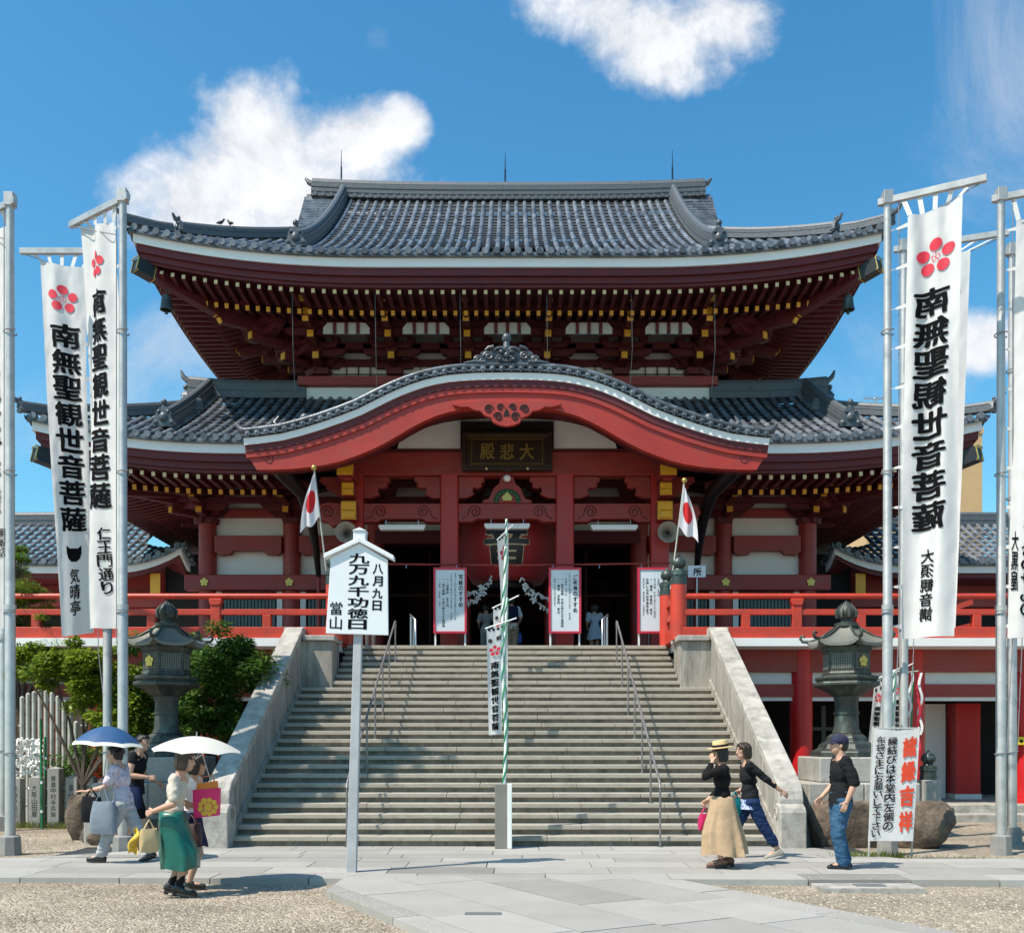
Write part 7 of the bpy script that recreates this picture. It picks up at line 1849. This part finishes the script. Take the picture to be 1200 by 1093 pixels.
# man in black
d = 16.3; L0 = P(157,0,d)
tB, jB = person('man in a black sleeveless shirt and dark shorts walking right behind the parasols', (L0.x,d,GZ), 0, 1.80, [(-.35,.04,-.6),(.30,0,.1)], [(.30,.22,1.02),(.30,-.24,1.12)],
    lean=.12, head=(-.1,.12), neck_fwd=.03, sw=.118, hair='man', top=c_blk, sleeve=.12, top_hem=.40, bottom=c_blk2, leg_to=.5, shoe=(sh_blk,sole_w), bulk=1.3, fat=1.18, elbow=((-1,.4,-.6),(-1,-.4,-.5)), curl=(.9,.9))
q = W_(tB, jB['pel']+Vector((.02,-.24,.12))); bg_ = tote('shoulder_bag', 'navy shoulder bag at the hip of the man in black', q, .40, .34, .15, c_navy, -.1, .06)
# woman in the green skirt
d = 11.15; L0 = P(206,0,d)
tC, jC = person('woman in a cream tee and long emerald satin skirt walking right', (L0.x,d,GZ), 0, 1.60, [(-.08,0,0),(.06,0,0)], [(.16,.2,.95),(-.17,-.20,.93)],
    lean=.16, pelvis=(-.04,-.01), head=(0,.1), neck_fwd=.03, hair='bob', hairm=m_hairb, top=c_cream, sleeve=.42, top_hem=.52, skirt=dict(m=c_green, hem=.30+.0, w0=.115, w1=.20, fold=.06, n=7, dx=.10, ex=.95, ey=1.05, seed=2, pw=.55), shoe=(sh_blk,sole_b), heel=.045, socks=(c_blk,.30), bulk=.9, elbow=((-1,.3,-.4),(1,-.35,-.3)), curl=(.8,1.3))
wr = W_(tC, jC['wr'][1]+Vector((-.04,-.03,-.09))); c_bbag = mat('beige handbag leather', (0.52,0.38,0.20), .5, .1, 6)
tote('handbag', 'beige handbag in the hand of the woman in the green skirt', wr, .20, .24, .10, c_bbag, .5, .10)
b = MB(); m_scarf = mat('yellow patterned scarf', (0.62,0.40,0.05), .8, .3, 30)
q = wr+Vector((-.14,-.03,-.10)); b.grid(lambda u, v: (q.x-.02+.10*u-.06*v+.02*math.sin(v*8), q.y+.03*math.sin(u*6+v*5), q.z-.26*v+.02*math.sin(u*7)), 8, 16); tag(b.build('scarf', m_scarf, smooth=180, recalc=False), 'yellow patterned scarf tied to the beige handbag', 'scarf')
# her friend
d = 11.75; L0 = P(220,0,d)
tD, jD = person('woman in white top and short navy skirt holding the ivory parasol', (L0.x,d,GZ), 0, 1.56, [(-.10,.03,-.4),(.04,0,0)], [(.20,.10,1.08),(.20,-.12,1.12)],
    lean=.14, pelvis=(0,-.04), head=(0,.1), hair='bob', hairm=m_hair, top=c_white, sleeve=.42, top_hem=.46, skirt=dict(m=c_navy, hem=.47, w0=.12, w1=.165, fold=.03, n=8, dx=.06, seed=3, pw=.6), shoe=(sh_blk,sole_b), bulk=1.4, elbow=((-1,.3,-.6),(-.8,-.3,-.7)), curl=(1.4,1.4))
cp = P(233,880,d-.15); m_pw = mat('ivory parasol cloth', (0.78,0.76,0.70), .7, .04, 4, trans=.35)
hD = W_(tD, jD['wr'][0]+Vector((.07,0,.02)))
parasol('ivory white parasol with scalloped edge held above the green-skirted woman', (cp.x, d-.25, cp.z), .50, .17, hD, m_pw, None, (.05,.05))
# pink paper carrier
q = P(242,918,d-.42); t = thing('paper_carrier', 'bright pink paper carrier bag with a yellow pattern hanging from the friend\'s arm', 'bag', q)
m_pink = mat('bright pink paper', (0.72,0.01,0.13), .45, .05, 4); m_yel = mat('yellow print', (0.75,0.42,0.03), .5, .1, 8); m_org = mat('orange print', (0.70,0.20,0.02), .5, .1, 8)
b = MB(); z0, z1 = P(0,958,d-.42).z, P(0,925,d-.42).z; xl, xr = P(228,0,d-.42).x, P(258,0,d-.42).x
b.ext([(xl,z0),(xr-.01,z0+.03),(xr,z1+.02),(xl-.01,z1)], d-.46, d-.38); b.build('body', m_pink, t, bevel=.004)
b = MB(); b.ext([(xl+.02,z1-.01),(xr-.02,z1+.01),(xr-.03,z1+.10),(xl+.03,z1+.07)], d-.44, d-.40); b.build('wrapping', m_org, t, bevel=.006)
b = MB(); rn = random.Random(9); cx, cz = (xl+xr)/2+.02, (z0+z1)/2-.03
for k in range(9): a = 2*PI*k/9; b.tube([(cx+.085*math.cos(a), d-.463, cz+.075*math.sin(a)), (cx+.085*math.cos(a), d-.460, cz+.075*math.sin(a))], .026+.01*rn.random(), 9)
b.tube([(cx,d-.4635,cz),(cx,d-.4605,cz)], .045, 14); b.build('flower_pattern', m_yel, t)
b = MB(); 
for y in (d-.44, d-.40): b.tube([(xl+.05,y,z1),(xl+.08,y,z1+.14),(xr-.08,y,z1+.16),(xr-.05,y,z1+.02)], .005, 5)
b.build('handle', m_org, t)
q = W_(tD, jD['pel']+Vector((.10,-.17,.10))); tote('shoulder_bag', 'dark brown bag at the hip of the parasol-holding friend', q, .26, .24, .11, mat('dark brown leather', (0.05,0.02,0.02), .5, .15, 6), -.3, .10)
# woman in the straw hat
d = 13.15; L0 = P(846,0,d)
tE, jE = person('woman in a straw boater, black sweater and long tan skirt, hand at her mouth', (L0.x,d,0), PI, 1.58, [(.02,0,.05),(-.10,0,0)], [(.135,.09,1.36),(.14,-.20,.86)],
    lean=.0, head=(.15,.0), hair='bob', top=c_blk2, sleeve=.88, top_hem=.50, skirt=dict(m=c_beige, hem=.175, w0=.125, w1=.285, fold=.10, n=9, dx=-.03, ex=1.0, ey=1.0, seed=5, pw=.85), shoe=(sh_brn,sole_b), heel=.045, bulk=1.7, elbow=((.25,.5,-1),(-1,-.3,-.4)), curl=(1.0,1.2), hand_dirs=(((.15,-.3,.9),(.6,.7,0)),None))
hf, HM = jE['hf'], jE['HM']; K = 1.58
t = thing('straw_hat', 'straw boater with a black band on the woman in the tan skirt', 'hat', W_(tE, hf(0,0,.06*K)))
R3 = Matrix.Rotation(PI, 3, 'Z'); Mh = R3@HM@Matrix.Rotation(.12, 3, 'Y'); c = W_(tE, hf(-.008*K,0,.048*K)); m_straw = mat('straw', (0.62,0.45,0.22), .8, .15, 30, .4, 60)
b = MB(); b.lathe([(.0,.0),(.165,-.006),(.168,.0),(.165,.006),(.100,.010),(.096,.085),(.088,.096),(0,.099)], 28, c, 0, M=Mh); b.build('crown_and_brim', m_straw, t, smooth=50)
b = MB(); b.lathe([(.100,.010),(.1025,.011),(.0995,.042),(.097,.042)], 28, c, 0, M=Mh); b.build('band', c_blk, t, smooth=50)
q = W_(tE, jE['wr'][1]+Vector((.04,0,-.10))); tote('handbag', 'magenta handbag carried by the woman in the straw hat', q+Vector((0,.03,0)), .17, .21, .09, c_mag, .15, .09)
# woman in jeans
d = 14.2; L0 = P(881,0,d)
tF, jF = person('woman with brown bobbed hair in a black cardigan and cropped jeans striding left', (L0.x,d,0), PI, 1.64, [(-.36,.02,-.35),(.36,.0,.25)], [(-.40,.22,.905),(.12,-.2,.93)],
    lean=.10, pelvis=(.02,-.03), head=(.25,.05), hair='bob', hairm=m_hairb, top=c_blk, sleeve=.80, top_hem=.47, bottom=c_djean, leg_to=.86, shoe=(sh_gry,sole_w), bulk=1.3, elbow=((-.4,.6,-.6),(-1,-.3,-.4)), curl=(.5,.9))
g = MB(); pl_ = jF['pel']; g.lathe([(0,-.115),(.150,-.115),(.138,.02),(0,.02)], 24, pl_, 0, .95, 1.12); c_flor = cloth_mat('blue white floral print', (0.50,0.55,0.68), .3, dirt=(0.03,0.07,0.30), dscale=22, dlo=.47, dhi=.55); o = g.build('blouse_hem', c_flor, tF, smooth=60, local=True)
q = W_(tF, jF['S']+Vector((.17,.02,-.36))); tote('shoulder_bag', 'teal shoulder bag between the straw-hatted woman and the woman in jeans', q, .20, .22, .08, c_teal, .3, .10)
# man in the cap
d = 13.0; L0 = P(988,0,d)
tG, jG = person('man in a navy cap, black polo shirt and blue jeans standing right of the stairs', (L0.x,d,0), PI, 1.70, [(.02,0,.02),(-.06,0,0)], [(.03,.235,.86),(.20,-.24,.90)],
    lean=-.01, pelvis=(.03,0), head=(.05,-.04), sw=.112, hair='cap', top=c_blk, sleeve=.48, top_hem=.43, bottom=c_jean, leg_to=.99, shoe=(sh_blk,sole_w), bulk=1.7, fat=1.14, elbow=((-1,.3,0),(-1,-.3,0)), curl=(.8,.8))
hf, HM = jG['hf'], jG['HM']; K = 1.70; f = lambda x,y,z: W_(tG, hf(x*K,y*K,z*K)); m_cap = cloth_mat('navy cap', (0.030,0.032,0.065))
t = thing('baseball_cap', 'navy baseball cap on the man in blue jeans', 'hat', f(0,0,.05)); R3 = Matrix.Rotation(PI, 3, 'Z')@HM
b = MB(); b.lathe([(.066*K,0),(.0655*K,.02*K),(.060*K,.040*K),(.046*K,.056*K),(.025*K,.065*K),(0,.068*K)], 24, f(-.008,0,.014), 0, 1.02, .86, M=R3); b.build('crown', m_cap, t, smooth=180)
b = MB(); vs = []; 
for zz in (.0, .006):
    for j in range(13): a = -PI/2+PI*j/12; vs.append(f(-.004+.056*math.cos(a)*.9, .052*math.sin(a), .018+zz)); vs.append(f(-.004+.060*math.cos(a)+.045*math.cos(a)**.7, .050*math.sin(a), .008+zz+.004*math.cos(a)))
fs = [(2*j, 2*j+1, 2*j+3, 2*j+2) for j in range(12)]+[(26+2*j, 26+2*j+2, 26+2*j+3, 26+2*j+1) for j in range(12)]+[(2*j+1, 26+2*j+1, 26+2*j+3, 2*j+3) for j in range(12)]
b.add(vs, fs); b.build('peak', m_cap, t, smooth=50)
# worshippers in the porch
for (u, dd, H, lab, topm, hairs, low, bot, kw) in ((570,27.4,1.50,'person in a grey shirt standing with their back turned in the porch doorway',c_gryt,'short',None,c_gryt,dict(leg_to=.95)),
    (600,27.0,1.64,'person in a white shirt with a dark backpack in the porch doorway',c_white,'man',None,c_beige,dict(leg_to=.95)),
    (697,27.6,1.54,'girl in a pale blue dress standing at the right porch doorway',c_lblue,'bob',dict(m=c_lblue, hem=.55, w0=.115, w1=.19, fold=.04, n=6, seed=4),None,{}),
    (434,24.6,1.60,'person half hidden behind the announcement board, bare legs showing',c_gryt,'short',None,c_beige,dict(leg_to=.5))):
    L0 = P(u,0,dd); tt, jj = person(lab, (L0.x,dd,FZ+.02), PI/2+.2, H, [(.02,0,0),(-.04,0,0)], [(.10,.18,.9),(.10,-.18,.9)], top=topm, sleeve=.42, hair=hairs, bottom=bot, skirt=low, shoe=(sh_blk,sole_b), voxel=.012, bulk=1.3, **kw)
    if u == 600:
        q = W_(tt, jj['S']+Vector((-.14,0,-.16))); b = MB(); b.bx(q.x-.14,q.x+.14,q.y-.10,q.y+.06,q.z-.22,q.z+.20); tag(b.build('backpack', c_navy, bevel=.05), 'dark backpack on the white-shirted person in the porch', 'backpack')
        q2 = W_(tt, jj['wr'][1]+Vector((0,0,-.12))); tote('tote_bag', 'blue bag hanging beside the white-shirted person in the porch', q2, .2, .26, .08, mat('bright blue bag', (.02,.10,.40), .6), 0, .1)
